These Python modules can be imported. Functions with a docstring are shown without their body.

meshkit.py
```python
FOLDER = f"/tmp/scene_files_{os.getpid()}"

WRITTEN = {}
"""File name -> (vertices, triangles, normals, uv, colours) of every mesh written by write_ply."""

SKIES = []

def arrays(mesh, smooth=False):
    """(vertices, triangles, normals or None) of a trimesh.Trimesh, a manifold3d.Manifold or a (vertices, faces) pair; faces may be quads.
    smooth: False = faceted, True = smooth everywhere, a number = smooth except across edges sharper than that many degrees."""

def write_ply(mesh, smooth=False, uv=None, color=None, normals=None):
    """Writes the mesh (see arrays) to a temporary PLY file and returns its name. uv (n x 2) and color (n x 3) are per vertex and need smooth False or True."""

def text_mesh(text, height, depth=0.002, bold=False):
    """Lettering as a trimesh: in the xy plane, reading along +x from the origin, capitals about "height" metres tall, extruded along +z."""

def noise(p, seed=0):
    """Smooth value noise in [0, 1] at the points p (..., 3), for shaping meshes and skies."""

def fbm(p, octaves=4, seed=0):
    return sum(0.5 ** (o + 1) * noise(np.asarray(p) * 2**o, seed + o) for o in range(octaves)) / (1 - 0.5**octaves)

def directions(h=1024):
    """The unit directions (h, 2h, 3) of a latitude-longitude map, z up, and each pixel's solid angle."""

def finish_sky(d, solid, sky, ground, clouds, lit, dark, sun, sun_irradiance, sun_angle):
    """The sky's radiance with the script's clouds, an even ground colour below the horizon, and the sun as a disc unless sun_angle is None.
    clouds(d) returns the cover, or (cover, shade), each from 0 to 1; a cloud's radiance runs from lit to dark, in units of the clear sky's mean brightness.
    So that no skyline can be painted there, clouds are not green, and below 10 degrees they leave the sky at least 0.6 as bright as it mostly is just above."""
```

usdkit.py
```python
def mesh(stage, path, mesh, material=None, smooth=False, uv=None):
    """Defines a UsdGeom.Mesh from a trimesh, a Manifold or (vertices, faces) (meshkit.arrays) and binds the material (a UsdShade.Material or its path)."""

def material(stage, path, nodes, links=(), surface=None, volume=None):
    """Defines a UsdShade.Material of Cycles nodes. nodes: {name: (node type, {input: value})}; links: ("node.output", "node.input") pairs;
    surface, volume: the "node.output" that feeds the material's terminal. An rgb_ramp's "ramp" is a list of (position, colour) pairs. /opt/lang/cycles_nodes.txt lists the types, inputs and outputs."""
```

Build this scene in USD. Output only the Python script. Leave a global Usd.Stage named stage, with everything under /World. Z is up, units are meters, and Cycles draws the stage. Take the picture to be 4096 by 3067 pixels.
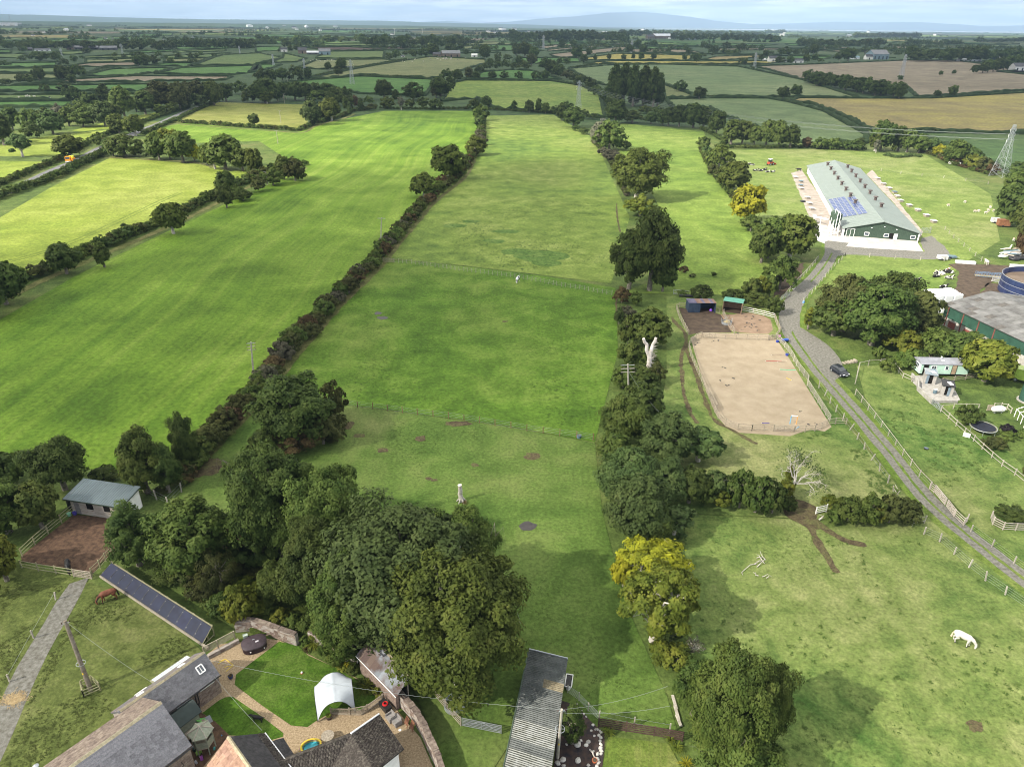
import math, random
import numpy as np, trimesh, manifold3d as m3, shapely.geometry as sg
from pxr import Usd, UsdGeom, UsdLux, UsdShade, Gf, Sdf, Vt
import usdkit, meshkit
stage = Usd.Stage.CreateInMemory()
UsdGeom.SetStageUpAxis(stage, UsdGeom.Tokens.z); UsdGeom.SetStageMetersPerUnit(stage, 1.0)
world = UsdGeom.Xform.Define(stage, '/World'); stage.SetDefaultPrim(world.GetPrim())
UsdGeom.Scope.Define(stage, '/World/Looks')
PI = math.pi
# ---------------- camera
F, H0, PITCH, ROLL = 2843.0, 60.0, math.radians(26.84), math.radians(0.6)
C0 = np.array([0, 0, H0])
_f = np.array([0, math.cos(PITCH), -math.sin(PITCH)]); _u0 = np.array([0, math.sin(PITCH), math.cos(PITCH)]); _r0 = np.array([1.0, 0, 0])
CR = _r0*math.cos(ROLL)+_u0*math.sin(ROLL); CU = _u0*math.cos(ROLL)-_r0*math.sin(ROLL)
cam = UsdGeom.Camera.Define(stage, '/World/camera')
_m = np.eye(4); _m[0, :3] = CR; _m[1, :3] = CU; _m[2, :3] = -_f; _m[3, :3] = C0
cam.AddTransformOp().Set(Gf.Matrix4d(*_m.ravel().tolist()))
cam.CreateHorizontalApertureAttr(36.0); cam.CreateVerticalApertureAttr(36.0*766/1024); cam.CreateFocalLengthAttr(36.0*F/4096)
cam.CreateClippingRangeAttr(Gf.Vec2f(0.5, 200000.0))
cam.CreateExposureAttr(1.1)
# ---------------- sun and sky
SUN_EL, SHADOW_AZ = math.radians(37), math.radians(62)
SUN = np.array([-math.sin(SHADOW_AZ)*math.cos(SUN_EL), -math.cos(SHADOW_AZ)*math.cos(SUN_EL), math.sin(SUN_EL)])
sun = UsdLux.DistantLight.Define(stage, '/World/sun')
_z = SUN/np.linalg.norm(SUN); _x = np.cross([0, 0, 1.0], _z); _x /= np.linalg.norm(_x); _y = np.cross(_z, _x)
_m = np.eye(4); _m[0, :3] = _x; _m[1, :3] = _y; _m[2, :3] = _z
sun.AddTransformOp().Set(Gf.Matrix4d(*_m.ravel().tolist()))
sun.CreateIntensityAttr(1.25); sun.CreateAngleAttr(0.6); sun.CreateNormalizeAttr(True); sun.CreateColorAttr(Gf.Vec3f(1.0, .94, .82))
sky = UsdLux.DomeLight.Define(stage, '/World/sky')
sky_mat = usdkit.material(stage, '/World/Looks/sky', {
 's': ('sky_texture', {'sky_type': 'single_scattering', 'sun_disc': False, 'sun_elevation': SUN_EL, 'sun_rotation': math.atan2(SUN[0], SUN[1]), 'altitude': 100.0, 'aerosol_density': 1.6}),
 'tc': ('texture_coordinate', {}),
 'mp': ('mapping', {'scale': (9.0,9.0,70.0)}),
 'n': ('noise_texture', {'scale': 1.0, 'detail': 7.0, 'roughness': .58, 'distortion': .3}),
 'r': ('rgb_ramp', {'ramp': [(0,(.5,.5,.5)), (.42,(.6,.6,.6)), (.54,(.96,.96,.96)), (1,(1,1,1))]}),
 'mp2': ('mapping', {'scale': (10.0,10.0,170.0), 'location': (3.0,1.0,2.0)}),
 'n2': ('noise_texture', {'scale': 1.0, 'detail': 5.0, 'roughness': .6}),
 'cc': ('rgb_ramp', {'ramp': [(0,(4.2,4.8,5.7)), (.38,(4.8,5.5,6.5)), (.47,(6.4,6.9,7.6)), (.56,(9.4,9.5,9.6)), (1,(10.2,10.2,10.2))]}),
 'mx': ('mix_color', {'use_clamp': False}),
 'b': ('background_shader', {'strength': 0.085})},
 [('tc.generated', 'mp.vector'), ('mp.vector', 'n.vector'), ('n.fac', 'r.fac'), ('tc.generated', 'mp2.vector'), ('mp2.vector', 'n2.vector'), ('n2.fac', 'cc.fac'),
 ('r.color', 'mx.fac'), ('s.color', 'mx.a'), ('cc.color', 'mx.b'), ('mx.result', 'b.color')], surface='b.background')
UsdShade.MaterialBindingAPI.Apply(sky.GetPrim()).Bind(sky_mat)
sky.GetPrim().SetCustomDataByKey('kind', 'structure')
# ---------------- pixels of the photograph to points on the ground
def ray(px, py):
 return _f+CR*((px-2048)/F)-CU*((py-1533.5)/F)
def G(px, py, z=0.0):
 d = ray(px, py); t = (z-H0)/d[2]
 return C0+d*t
def Z(c, r, x, y): return (1024*c+x/2.1592, 767*r+y/2.1592)
def GZ(c, r, x, y, z=0.0): return G(*Z(c, r, x, y), z)
def GO(x, y, z=0.0): return G(x*1.8517, y*1.8517, z)
def project(P):
 q = np.asarray(P)-C0; d = q@_f
 return np.stack([2048+F*(q@CR)/d, 1533.5-F*(q@CU)/d], -1)
def top_z(base, py):       # height over base at which a vertical line meets row py
 lo, hi = 0.0, 300.0
 for _ in range(40):
  m = (lo+hi)/2
  if project(base+np.array([0, 0, m]))[1] > py: lo = m
  else: hi = m
 return lo
# ---------------- object helpers
_used = {}
def numbered(path):
 n = _used.get(path, -1)+1; _used[path] = n
 return path if n == 0 else '%s_%03d' % (path, n)
def thing(name, label, cat, loc=(0, 0, 0), rz=0.0, group=None, kind=None):
 x = UsdGeom.Xform.Define(stage, numbered('/World/'+name))
 x.AddTranslateOp().Set(Gf.Vec3d(*map(float, loc)))
 if rz: x.AddRotateZOp().Set(math.degrees(rz))
 tag(x.GetPrim(), label, cat, group, kind); return x.GetPrim()
def tag(p, label=None, cat=None, group=None, kind=None):
 for k, v in (('label', label), ('category', cat), ('group', group), ('kind', kind)):
  if v: p.SetCustomDataByKey(k, v)
 return p
def rawmesh(path, v, f, mat, normals=None):
 m = UsdGeom.Mesh.Define(stage, path); f = np.asarray(f, np.int32)
 m.CreatePointsAttr(Vt.Vec3fArray.FromNumpy(np.asarray(v, np.float32)))
 m.CreateFaceVertexCountsAttr(Vt.IntArray.FromNumpy(np.full(len(f), f.shape[1], np.int32)))
 m.CreateFaceVertexIndicesAttr(Vt.IntArray.FromNumpy(f.ravel())); m.CreateSubdivisionSchemeAttr('none')
 if normals is not None:
  m.CreateNormalsAttr(Vt.Vec3fArray.FromNumpy(np.asarray(normals, np.float32))); m.SetNormalsInterpolation('vertex')
 if mat is not None: UsdShade.MaterialBindingAPI.Apply(m.GetPrim()).Bind(mat)
 return m.GetPrim()
def part(parent, name, mb, mat, label=None, smooth=False, kind=None):
 p = numbered(str(parent.GetPath())+'/'+name)
 if isinstance(mb, MB): mb = mb.get()
 pr = usdkit.mesh(stage, p, mb, mat, smooth=smooth).GetPrim()
 tag(pr, label, kind=kind); return pr
def solo(name, mb, mat, label=None, cat=None, group=None, kind=None, smooth=False):
 if isinstance(mb, MB): mb = mb.get()
 return tag(usdkit.mesh(stage, numbered('/World/'+name), mb, mat, smooth=smooth).GetPrim(), label, cat, group, kind)
BOXF = np.array([[0, 2, 1], [0, 3, 2], [4, 5, 6], [4, 6, 7], [0, 1, 5], [0, 5, 4], [1, 2, 6], [1, 6, 5], [2, 3, 7], [2, 7, 6], [3, 0, 4], [3, 4, 7]])
class MB:
 def __init__(s): s.v = []; s.f = []; s.n = 0
 def add(s, v, f):
  v = np.asarray(v, float); s.v.append(v); s.f.append(np.asarray(f, int)+s.n); s.n += len(v); return s
 def box(s, x, y, z, sx, sy, sz, rz=0.0):        # centre x, y, bottom z
  a, b = sx/2, sy/2
  v = np.array([[-a, -b, 0], [a, -b, 0], [a, b, 0], [-a, b, 0], [-a, -b, sz], [a, -b, sz], [a, b, sz], [-a, b, sz]], float)
  if rz: c, n = math.cos(rz), math.sin(rz); v[:, :2] = v[:, :2]@np.array([[c, n], [-n, c]])
  return s.add(v+[x, y, z], BOXF)
 def bar(s, p, q, w, h=None):
  p, q = np.asarray(p, float), np.asarray(q, float); h = h or w
  d = q-p; d = d/max(np.linalg.norm(d), 1e-9); up = np.array([0, 0, 1.0]) if abs(d[2]) < .95 else np.array([0, 1.0, 0])
  r = np.cross(d, up); r /= np.linalg.norm(r); u = np.cross(r, d)
  o = [-r*w/2-u*h/2, r*w/2-u*h/2, r*w/2+u*h/2, -r*w/2+u*h/2]
  return s.add([p+k for k in o]+[q+k for k in o], BOXF)
 def tube(s, p, q, r0, r1=None, n=7):
  p, q = np.asarray(p, float), np.asarray(q, float); r1 = r0 if r1 is None else r1
  d = q-p; d = d/max(np.linalg.norm(d), 1e-9); up = np.array([0, 0, 1.0]) if abs(d[2]) < .95 else np.array([0, 1.0, 0])
  a = np.cross(d, up); a /= np.linalg.norm(a); b = np.cross(d, a); t = np.arange(n)*2*PI/n
  ring = np.cos(t)[:, None]*a+np.sin(t)[:, None]*b
  v = np.vstack([p+ring*r0, q+ring*r1, [p], [q]]); f = []
  for i in range(n):
   j = (i+1) % n; f += [[i, n+i, j], [j, n+i, n+j], [2*n, i, j], [2*n+1, n+j, n+i]]
  return s.add(v, f)
 def poly(s, pts):
  return s.add(pts, [[0, i, i+1] for i in range(1, len(pts)-1)])
 def prism(s, pts, d):                            # planar polygon pushed by the vector d
  pts = np.asarray(pts, float); n = len(pts); d = np.asarray(d, float)
  nrm = np.zeros(3)
  for i in range(n): nrm += np.cross(pts[i]-pts[0], pts[(i+1) % n]-pts[0])
  if nrm@d > 0: pts = pts[::-1]
  f = [[0, i, i+1] for i in range(1, n-1)]+[[n, n+i+1, n+i] for i in range(1, n-1)]
  for i in range(n):
   j = (i+1) % n; f += [[i, n+i, n+j], [i, n+j, j]]
  return s.add(np.vstack([pts, pts+d]), f)
 def tm(s, m): return s.add(m.vertices, m.faces)
 def get(s): return (np.vstack(s.v), np.vstack(s.f)) if s.v else (np.zeros((3, 3)), np.array([[0, 1, 2]]))
# ---------------- materials
_mats = {}
def mat(name, col, rough=.8, spec=.25, var=.12, scale=1.5, metal=0.0, coord='position', bump=0.0, bscale=20.0, col2=None, stretch=(1,1,1), rnd=0.0, lo=.35, hi=.65, det=5.0, extra=None):
 if name in _mats: return _mats[name]
 col = np.array(col, float)
 c2 = np.array(col2, float) if col2 is not None else col*(1+var*2)
 c1 = col if col2 is not None else col*(1-var*2)
 src = ('geo.position' if coord == 'position' else 'tc.object')
 n = {'geo': ('geometry', {}), 'tc': ('texture_coordinate', {}), 'mp': ('mapping', {'scale': tuple(stretch)}),
  'n': ('noise_texture', {'scale': scale, 'detail': det, 'roughness': .6}),
  'r': ('rgb_ramp', {'ramp': [(0, tuple(c1)), (lo, tuple(c1)), (hi, tuple(c2)), (1, tuple(c2))]}),
  'p': ('principled_bsdf', {'roughness': rough, 'specular_ior_level': spec, 'metallic': metal})}
 l = [(src, 'mp.vector'), ('mp.vector', 'n.vector'), ('n.fac', 'r.fac')]
 out = 'r.color'
 if rnd:
  n['oi'] = ('object_info', {}); n['mr'] = ('map_range', {'to_min': 1-rnd, 'to_max': 1+rnd}); n['h'] = ('hsv', {})
  n['mh'] = ('map_range', {'to_min': .5-rnd*.04, 'to_max': .5+rnd*.05})
  l += [('oi.random', 'mr.value'), ('mr.result', 'h.value'), ('oi.random', 'mh.value'), ('mh.result', 'h.hue'), (out, 'h.color')]; out = 'h.color'
 l.append((out, 'p.base_color'))
 if bump:
  n['bn'] = ('noise_texture', {'scale': bscale, 'detail': 4.0}); n['b'] = ('bump', {'strength': 1.0, 'distance': bump})
  l += [('mp.vector', 'bn.vector'), ('bn.fac', 'b.height'), ('b.normal', 'p.normal')]
 _mats[name] = usdkit.material(stage, '/World/Looks/'+name, n, l, surface='p.BSDF'); return _mats[name]
def leaf_mat(name, a, b, c=None, rnd=.16, trans=.36):
 if name in _mats: return _mats[name]
 c = c or b
 n = {'geo': ('geometry', {}), 'n': ('noise_texture', {'scale': .45, 'detail': 5.0, 'roughness': .75}),
  'r': ('rgb_ramp', {'ramp': [(0, a), (.38, a), (.55, b), (.72, c), (1, c)]}),
  'is': ('map_range', {'to_min': .62, 'to_max': 1.38}), 'oi': ('object_info', {}), 'mr': ('map_range', {'to_min': 1-rnd, 'to_max': 1+rnd}),
  'mu': ('math', {'math_type': 'multiply'}), 'h': ('hsv', {}), 'mh': ('map_range', {'to_min': .49, 'to_max': .512}),
  'p': ('principled_bsdf', {'roughness': .65, 'specular_ior_level': .16}), 't': ('translucent_bsdf', {}), 'm': ('mix_closure', {'fac': trans})}
 l = [('geo.position', 'n.vector'), ('n.fac', 'r.fac'), ('geo.random_per_island', 'is.value'), ('oi.random', 'mr.value'), ('is.result', 'mu.value1'), ('mr.result', 'mu.value2'),
  ('mu.value', 'h.value'), ('oi.random', 'mh.value'), ('mh.result', 'h.hue'), ('r.color', 'h.color'), ('h.color', 'p.base_color'), ('h.color', 't.color'), ('p.BSDF', 'm.closure1'), ('t.BSDF', 'm.closure2')]
 _mats[name] = usdkit.material(stage, '/World/Looks/'+name, n, l, surface='m.closure'); return _mats[name]
def grass(name, a, b, c, s1=.012, s2=.12, s3=1.6, stripe=None, worn=None, bump=.06):
 if name in _mats: return _mats[name]
 A, B, Cc = map(lambda k: tuple(map(float, k)),(a, b, c))
 n = {'geo': ('geometry', {}), 'n1': ('noise_texture', {'scale': s1, 'detail': 5.0, 'roughness': .6, 'distortion': .6}), 'n2': ('noise_texture', {'scale': s2, 'detail': 6.0, 'roughness': .65, 'distortion': .4}),
  'n3': ('noise_texture', {'scale': s3, 'detail': 5.0, 'roughness': .7}),
  'a1': ('math', {'math_type': 'multiply_add', 'value2': .9, 'value3': -.2}), 'a2': ('math', {'math_type': 'multiply_add', 'value2': .55}), 
  'r': ('rgb_ramp', {'ramp': [(0, A), (.3, A), (.52, B), (.74, Cc), (1, Cc)]}),
  'f0': ('map_range', {'from_min': .3, 'from_max': .7, 'to_min': .6, 'to_max': 1.4}), 'g0': ('map_range', {'from_min': .3, 'from_max': .7, 'to_min': .78, 'to_max': 1.24}), 'f': ('math', {'math_type': 'multiply'}), 'mu': ('mix_color', {'blend_type': 'multiply', 'fac': 1.0, 'use_clamp': False}), 'cb': ('combine_color', {}),
  'bp': ('bump', {'strength': 1.0, 'distance': bump}), 'p': ('principled_bsdf', {'roughness': .9, 'specular_ior_level': .12})}
 l = [('geo.position', 'n1.vector'), ('geo.position', 'n2.vector'), ('geo.position', 'n3.vector'), ('n1.fac', 'a1.value1'), ('n2.fac', 'a2.value1'), ('a1.value', 'a2.value3'), ('n3.fac', 'f0.value'), ('n2.fac', 'g0.value'), ('f0.result', 'f.value1'), ('g0.result', 'f.value2')]
 out = 'a2.value'
 if stripe:
  ang, per, st, dist = stripe
  n['mp'] = ('mapping', {'rotation': (0,0,-ang)}); n['w'] = ('noise_texture', {'scale': 1.0/per, 'detail': 3.0, 'roughness': .7}); n['wp'] = ('mapping', {'scale': (.012,1.0,1.0)})
  n['nd'] = ('noise_texture', {'scale': .008, 'detail': 1.0}); n['da'] = ('math', {'math_type': 'multiply', 'value2': dist}); n['cv'] = ('combine_xyz', {}); n['av'] = ('mix_color', {'blend_type': 'add', 'fac': 1.0, 'use_clamp': False})
  n['sa'] = ('math', {'math_type': 'multiply_add', 'value2': st, 'value3': 0.0}); n['sb'] = ('math', {'math_type': 'add'}); n['sc'] = ('math', {'math_type': 'subtract', 'value2': st*.5})
  l += [('geo.position', 'mp.vector'), ('geo.position', 'nd.vector'), ('nd.fac', 'da.value1'), ('da.value', 'cv.y'), ('mp.vector', 'av.a'), ('cv.vector', 'av.b'), ('av.result', 'wp.vector'), ('wp.vector', 'w.vector'),
   ('w.fac', 'sa.value1'), ('sa.value', 'sc.value1'), ('sc.value', 'sb.value1'), (out, 'sb.value2')]; out = 'sb.value'
 l += [(out, 'r.fac'), ('f.value', 'cb.r'), ('f.value', 'cb.g'), ('f.value', 'cb.b'), ('r.color', 'mu.a'), ('cb.color', 'mu.b')]
 col = 'mu.result'
 if worn:
  n['nw'] = ('noise_texture', {'scale': .07, 'detail': 7.0, 'roughness': .68}); n['rw'] = ('rgb_ramp', {'ramp': [(0,(0,0,0)), (worn[1], (0,0,0)), (worn[1]+.1,(.75,.75,.75)), (1,(.8,.8,.8))]}); n['mw'] = ('mix_color', {'b': tuple(map(float, worn[0]))})
  l += [('geo.position', 'nw.vector'), ('nw.fac', 'rw.fac'), ('rw.color', 'mw.fac'), (col, 'mw.a')]; col = 'mw.result'
 l += [(col, 'p.base_color'), ('n3.fac', 'bp.height'), ('bp.normal', 'p.normal')]
 _mats[name] = usdkit.material(stage, '/World/Looks/'+name, n, l, surface='p.BSDF'); return _mats[name]
# ---------------- clouds that throw the shade over the far and near fields (behind and beside the camera's view, high up)
cloud_mat = usdkit.material(stage, '/World/Looks/cloud', {
 'at': ('attribute', {'attribute': 'cover'}), 'd': ('diffuse_bsdf', {'color': (.95,.95,.95)}), 't': ('translucent_bsdf', {'color': (.95,.95,.95)}),
 'm': ('mix_closure', {'fac': .75}), 'tr': ('transparent_bsdf', {'color': (1,1,1)}), 'mm': ('mix_closure', {})},
 [('d.BSDF', 'm.closure1'), ('t.BSDF', 'm.closure2'), ('tr.BSDF', 'mm.closure1'), ('m.closure', 'mm.closure2'), ('at.fac', 'mm.fac')], surface='mm.closure')
CLOUD_Z = 1400.0
COFF = np.array([SUN[0], SUN[1]])/SUN[2]*CLOUD_Z
def cloud(label, pts, cover, soft, seed, holes=(), step=40.0, thick=120.0):
 poly = sg.Polygon(pts); x0, y0, x1, y1 = poly.buffer(soft).bounds
 X, Y = np.meshgrid(np.arange(x0, x1+step, step), np.arange(y0, y1+step, step), indexing='ij')
 import shapely
 P = shapely.points(X.ravel(), Y.ravel())
 d = np.where(shapely.contains(poly, P), 1, -1)*shapely.distance(poly.exterior, P)
 for h in holes:
  hp = sg.Polygon(h); dh = np.where(shapely.contains(hp, P), -1, 1)*shapely.distance(hp.exterior, P); d = np.minimum(d, dh)
 q = np.stack([X.ravel()/(soft*2.2), Y.ravel()/(soft*2.2), np.full(X.size, seed*7.3)], 1)
 d = (d+(meshkit.fbm(q, 4, seed)-.5)*soft*1.3).reshape(X.shape)
 t = np.clip(d/soft*.5+.5, 0, 1); t = t*t*(3-2*t)
 lump = meshkit.fbm(np.stack([X/150, Y/150, np.full(X.shape, seed)], -1), 4, seed+3)
 cov = t*cover*(.85+.3*lump); op = 1-np.sqrt(np.clip(1-cov, .0004, 1))        # two surfaces to cross
 top = CLOUD_Z+thick*t*(.4+lump); bot = CLOUD_Z-thick*.25*t*(.3+lump)
 nx, ny = X.shape; idx = np.arange(nx*ny).reshape(nx, ny)
 keep = (t[:-1, :-1]+t[1:, :-1]+t[1:, 1:]+t[:-1, 1:]) > 0.001
 a, b, c, e = idx[:-1, :-1][keep], idx[1:, :-1][keep], idx[1:, 1:][keep], idx[:-1, 1:][keep]
 f1 = np.vstack([np.stack([a, b, c], 1), np.stack([a, c, e], 1)]); n = nx*ny
 v = np.vstack([np.stack([X.ravel()+COFF[0], Y.ravel()+COFF[1], top.ravel()], 1), np.stack([X.ravel()+COFF[0], Y.ravel()+COFF[1], bot.ravel()], 1)])
 f = np.vstack([f1, f1[:, ::-1]+n])
 used, inv = np.unique(f, return_inverse=True)
 p = rawmesh(numbered('/World/cloud'), v[used], inv.reshape(f.shape), cloud_mat)
 UsdGeom.PrimvarsAPI(p).CreatePrimvar('cover', Sdf.ValueTypeNames.FloatArray, 'vertex').Set(Vt.FloatArray.FromNumpy(np.concatenate([op.ravel(), op.ravel()])[used].astype(np.float32)))
 tag(p, label, None, None, 'stuff')
def GOs(l): return [tuple(GO(*q)[:2]) for q in l]
GR = lambda l: [tuple(GO(*q)[:2]) for q in l]
cloud('broad grey cloud over the far countryside', [(-6000,700),(-900,590),(-330,570),(-150,550),(-60,520),(20,505),(90,480),(170,450),(300,440),(420,500),(1200,520),(6000,1100),(4200,2700),(5000,5000),(1500,6500),(-500,8000),(-9000,9000)], .93,45,3,
 holes=[[(-900, 2500),(-300, 2300),(-250, 2550),(-800, 2750)], [(-3200, 4600),(-1300, 4200),(-500, 4700),(-900, 5600),(-2800, 5600)], [(700, 4200),(1500, 3600),(2600, 4400),(1800, 6400),(800, 5800)]], step=40.0)
cloud('grey cloud over the striped field and paddocks', GR(((-700,640),(-100,610),(250,500),(520,425),(660,385),(780,366),(930,352),(985,365),(960,440),(1010,535),(1180,590),(1320,625),(1340,740),(1100,880),(740,900),(420,1020),(-100,1120),(-1400,1100))), .90,26,11, step=12.0, thick=70.0)
cloud('thin cloud over the garden and lower paddock', GR(((-1400,1120),(-100,1140),(420,1040),(740,920),(1100,900),(1240,880),(1290,1100),(1300,1500),(1200,2400),(-500,2400))), .58,18,14, step=10.0, thick=70.0)
cloud('small thin cloud over the middle pasture', GR(((1080,352),(1180,345),(1260,352),(1300,378),(1230,400),(1060,405),(1040,380))), .7,14,21, step=8.0, thick=40.0)
# ---------------- land
M_base = grass('pasture_ground', (.040,.066,.016),(.072,.104,.024),(.115,.120,.042), s1=.03, s2=.25, s3=2.2, worn=((.095,.070,.042), .66))
M_far = grass('far_ground', (.022,.040,.016),(.035,.062,.020),(.060,.075,.030), s1=.0015, s2=.02, s3=.2)
M_mown = grass('mown_field', (.054,.110,.009),(.092,.156,.015),(.138,.195,.030), s1=.006, s2=.05, s3=1.2, stripe=(math.radians(88), 4.5,.85,25.0))
M_lime = grass('lime_field', (.095,.145,.018),(.150,.190,.028),(.19,.215,.050), s1=.012, s2=.08, s3=1.0)
M_rough = grass('rough_pasture', (.058,.106,.020),(.115,.162,.030),(.170,.198,.056), s1=.014, s2=.16, s3=1.3)
M_paddock = grass('paddock_grass', (.038,.086,.008),(.066,.122,.013),(.112,.150,.030), s1=.022, s2=.14, s3=1.5, worn=((.10,.085,.045), .70))
M_lawnp = grass('short_paddock', (.040,.084,.012),(.074,.118,.023),(.115,.134,.042), s1=.030, s2=.11, s3=2.2, worn=((.095,.075,.042), .68))
M_right = grass('horse_pasture', (.046,.096,.018),(.108,.142,.038),(.160,.166,.068), s1=.035, s2=.30, s3=2.4, worn=((.11,.085,.055), .69))
M_left = grass('yard_grass', (.048,.068,.014),(.080,.098,.026),(.120,.120,.048), s1=.05, s2=.5, s3=3.0, worn=((.085,.060,.035), .66))
M_lush = grass('lush_field', (.034,.085,.016),(.048,.110,.020),(.070,.130,.030), s1=.006, s2=.06, s3=.8)
M_mid = grass('grazed_field', (.050,.085,.022),(.072,.108,.028),(.100,.125,.042), s1=.006, s2=.07, s3=.8)
M_pale = grass('pale_crop', (.070,.105,.042),(.090,.125,.050),(.120,.140,.065), s1=.004, s2=.05, s3=.6, stripe=(math.radians(-8), 9.0,.35,10.0))
M_dull = grass('dull_pasture', (.085,.105,.038),(.105,.120,.045),(.130,.135,.060), s1=.005, s2=.05, s3=.6)
M_stub = grass('stubble_field', (.122,.100,.066),(.158,.130,.088),(.188,.158,.112), s1=.004, s2=.04, s3=.5, stripe=(math.radians(5), 7.0,.55,10.0))
M_yell = grass('ripe_field', (.150,.122,.056),(.185,.152,.060),(.205,.178,.046), s1=.004, s2=.03, s3=.5, stripe=(math.radians(4), 7.0,.7,14.0))
M_gold = grass('golden_field', (.170,.148,.036),(.205,.178,.040),(.23,.20,.055), s1=.004, s2=.04, s3=.5)
M_maize = grass('maize_field', (.030,.058,.018),(.042,.075,.022),(.062,.088,.030), s1=.010, s2=.10, s3=1.0, stripe=(math.radians(80), 3.0,.4,8.0))
M_plough = grass('ploughed_field', (.040,.026,.020),(.055,.035,.026),(.07,.048,.035), s1=.01, s2=.1)
g = np.array([-30000, -15000, -8000, -5000, -3000, -2000, -1400, -1000, -700, -500, -350, -240, -160, -100, -50, 0, 50, 100, 160, 240, 350, 500, 700, 1000, 1400, 2000, 3000, 5000, 8000, 15000, 30000.])
def gridmesh(gx, gy, z):
 X, Y = np.meshgrid(gx, gy, indexing='ij'); n, m = X.shape; i = np.arange(n*m).reshape(n, m)
 return np.stack([X.ravel(), Y.ravel(), np.full(n*m, z)], 1), np.stack([i[:-1, :-1].ravel(), i[1:, :-1].ravel(), i[1:, 1:].ravel(), i[:-1, 1:].ravel()], 1)
gy = np.concatenate([[-3000, -1000, -400, -150, -50, 0], g[g > 0]])
v, f = gridmesh(g, gy[gy <= 500], -.06); tag(rawmesh('/World/ground', v, f, M_base), 'grazed grass of the near fields', None, None, 'structure')
v, f = gridmesh(g, gy[gy >= 500], -.06); tag(rawmesh('/World/far_ground', v, f, M_far), 'dark hedged farmland towards the horizon', None, None, 'structure')
def sheet(name, pts, m, z, label=None, wob=0.0, seed=0, step=3.0, skip=False):
 pts = [tuple(p[:2]) for p in pts]
 if wob:
  ls = sg.LineString(pts+[pts[0]]); n = max(8, int(ls.length/step)); out = []
  for i in range(n):
   p = ls.interpolate(i/n, normalized=True); q = ls.interpolate(((i+.5)/n) % 1, normalized=True); t = np.array([q.x-p.x, q.y-p.y]); t /= max(np.linalg.norm(t), 1e-9)
   k = (meshkit.fbm(np.array([p.x/(wob*3), p.y/(wob*3), seed+.5]), 3, seed)-.5)*2*wob
   out.append((p.x-t[1]*k, p.y+t[0]*k))
  pts = out
 pl = sg.Polygon(pts).buffer(0); mb = MB()
 for gpl in getattr(pl, 'geoms', [pl]):
  if gpl.is_empty or gpl.area < .01: continue
  v2, f2 = trimesh.creation.triangulate_polygon(gpl, engine='earcut')
  c = np.cross(v2[f2[:, 1]]-v2[f2[:, 0]], v2[f2[:, 2]]-v2[f2[:, 0]]); f2 = np.where((c < 0)[:, None], f2[:, ::-1], f2)
  mb.add(np.column_stack([v2, np.full(len(v2), z)]), f2)
 return solo(name, mb, m, label, kind='structure')
def strip(pts, w):
 pts = np.array([p[:2] for p in pts], float); w = np.broadcast_to(w, len(pts)); d = np.gradient(pts, axis=0); d /= np.linalg.norm(d, axis=1, keepdims=True); n = np.stack([-d[:, 1], d[:, 0]], 1)
 return np.vstack([pts+n*w[:, None]/2, (pts-n*w[:, None]/2)[::-1]])
def smooth(pts, n=8):
 from scipy.interpolate import splprep, splev
 p = np.array([q[:2] for q in pts], float); tck, _ = splprep(p.T, s=0, k=min(3, len(p)-1)); return np.stack(splev(np.linspace(0, 1, n*len(p)), tck), 1)
def O(l): return [GO(*q) for q in l]
def Q(c, r, l): return [GZ(c, r, *q) for q in l]
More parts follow.
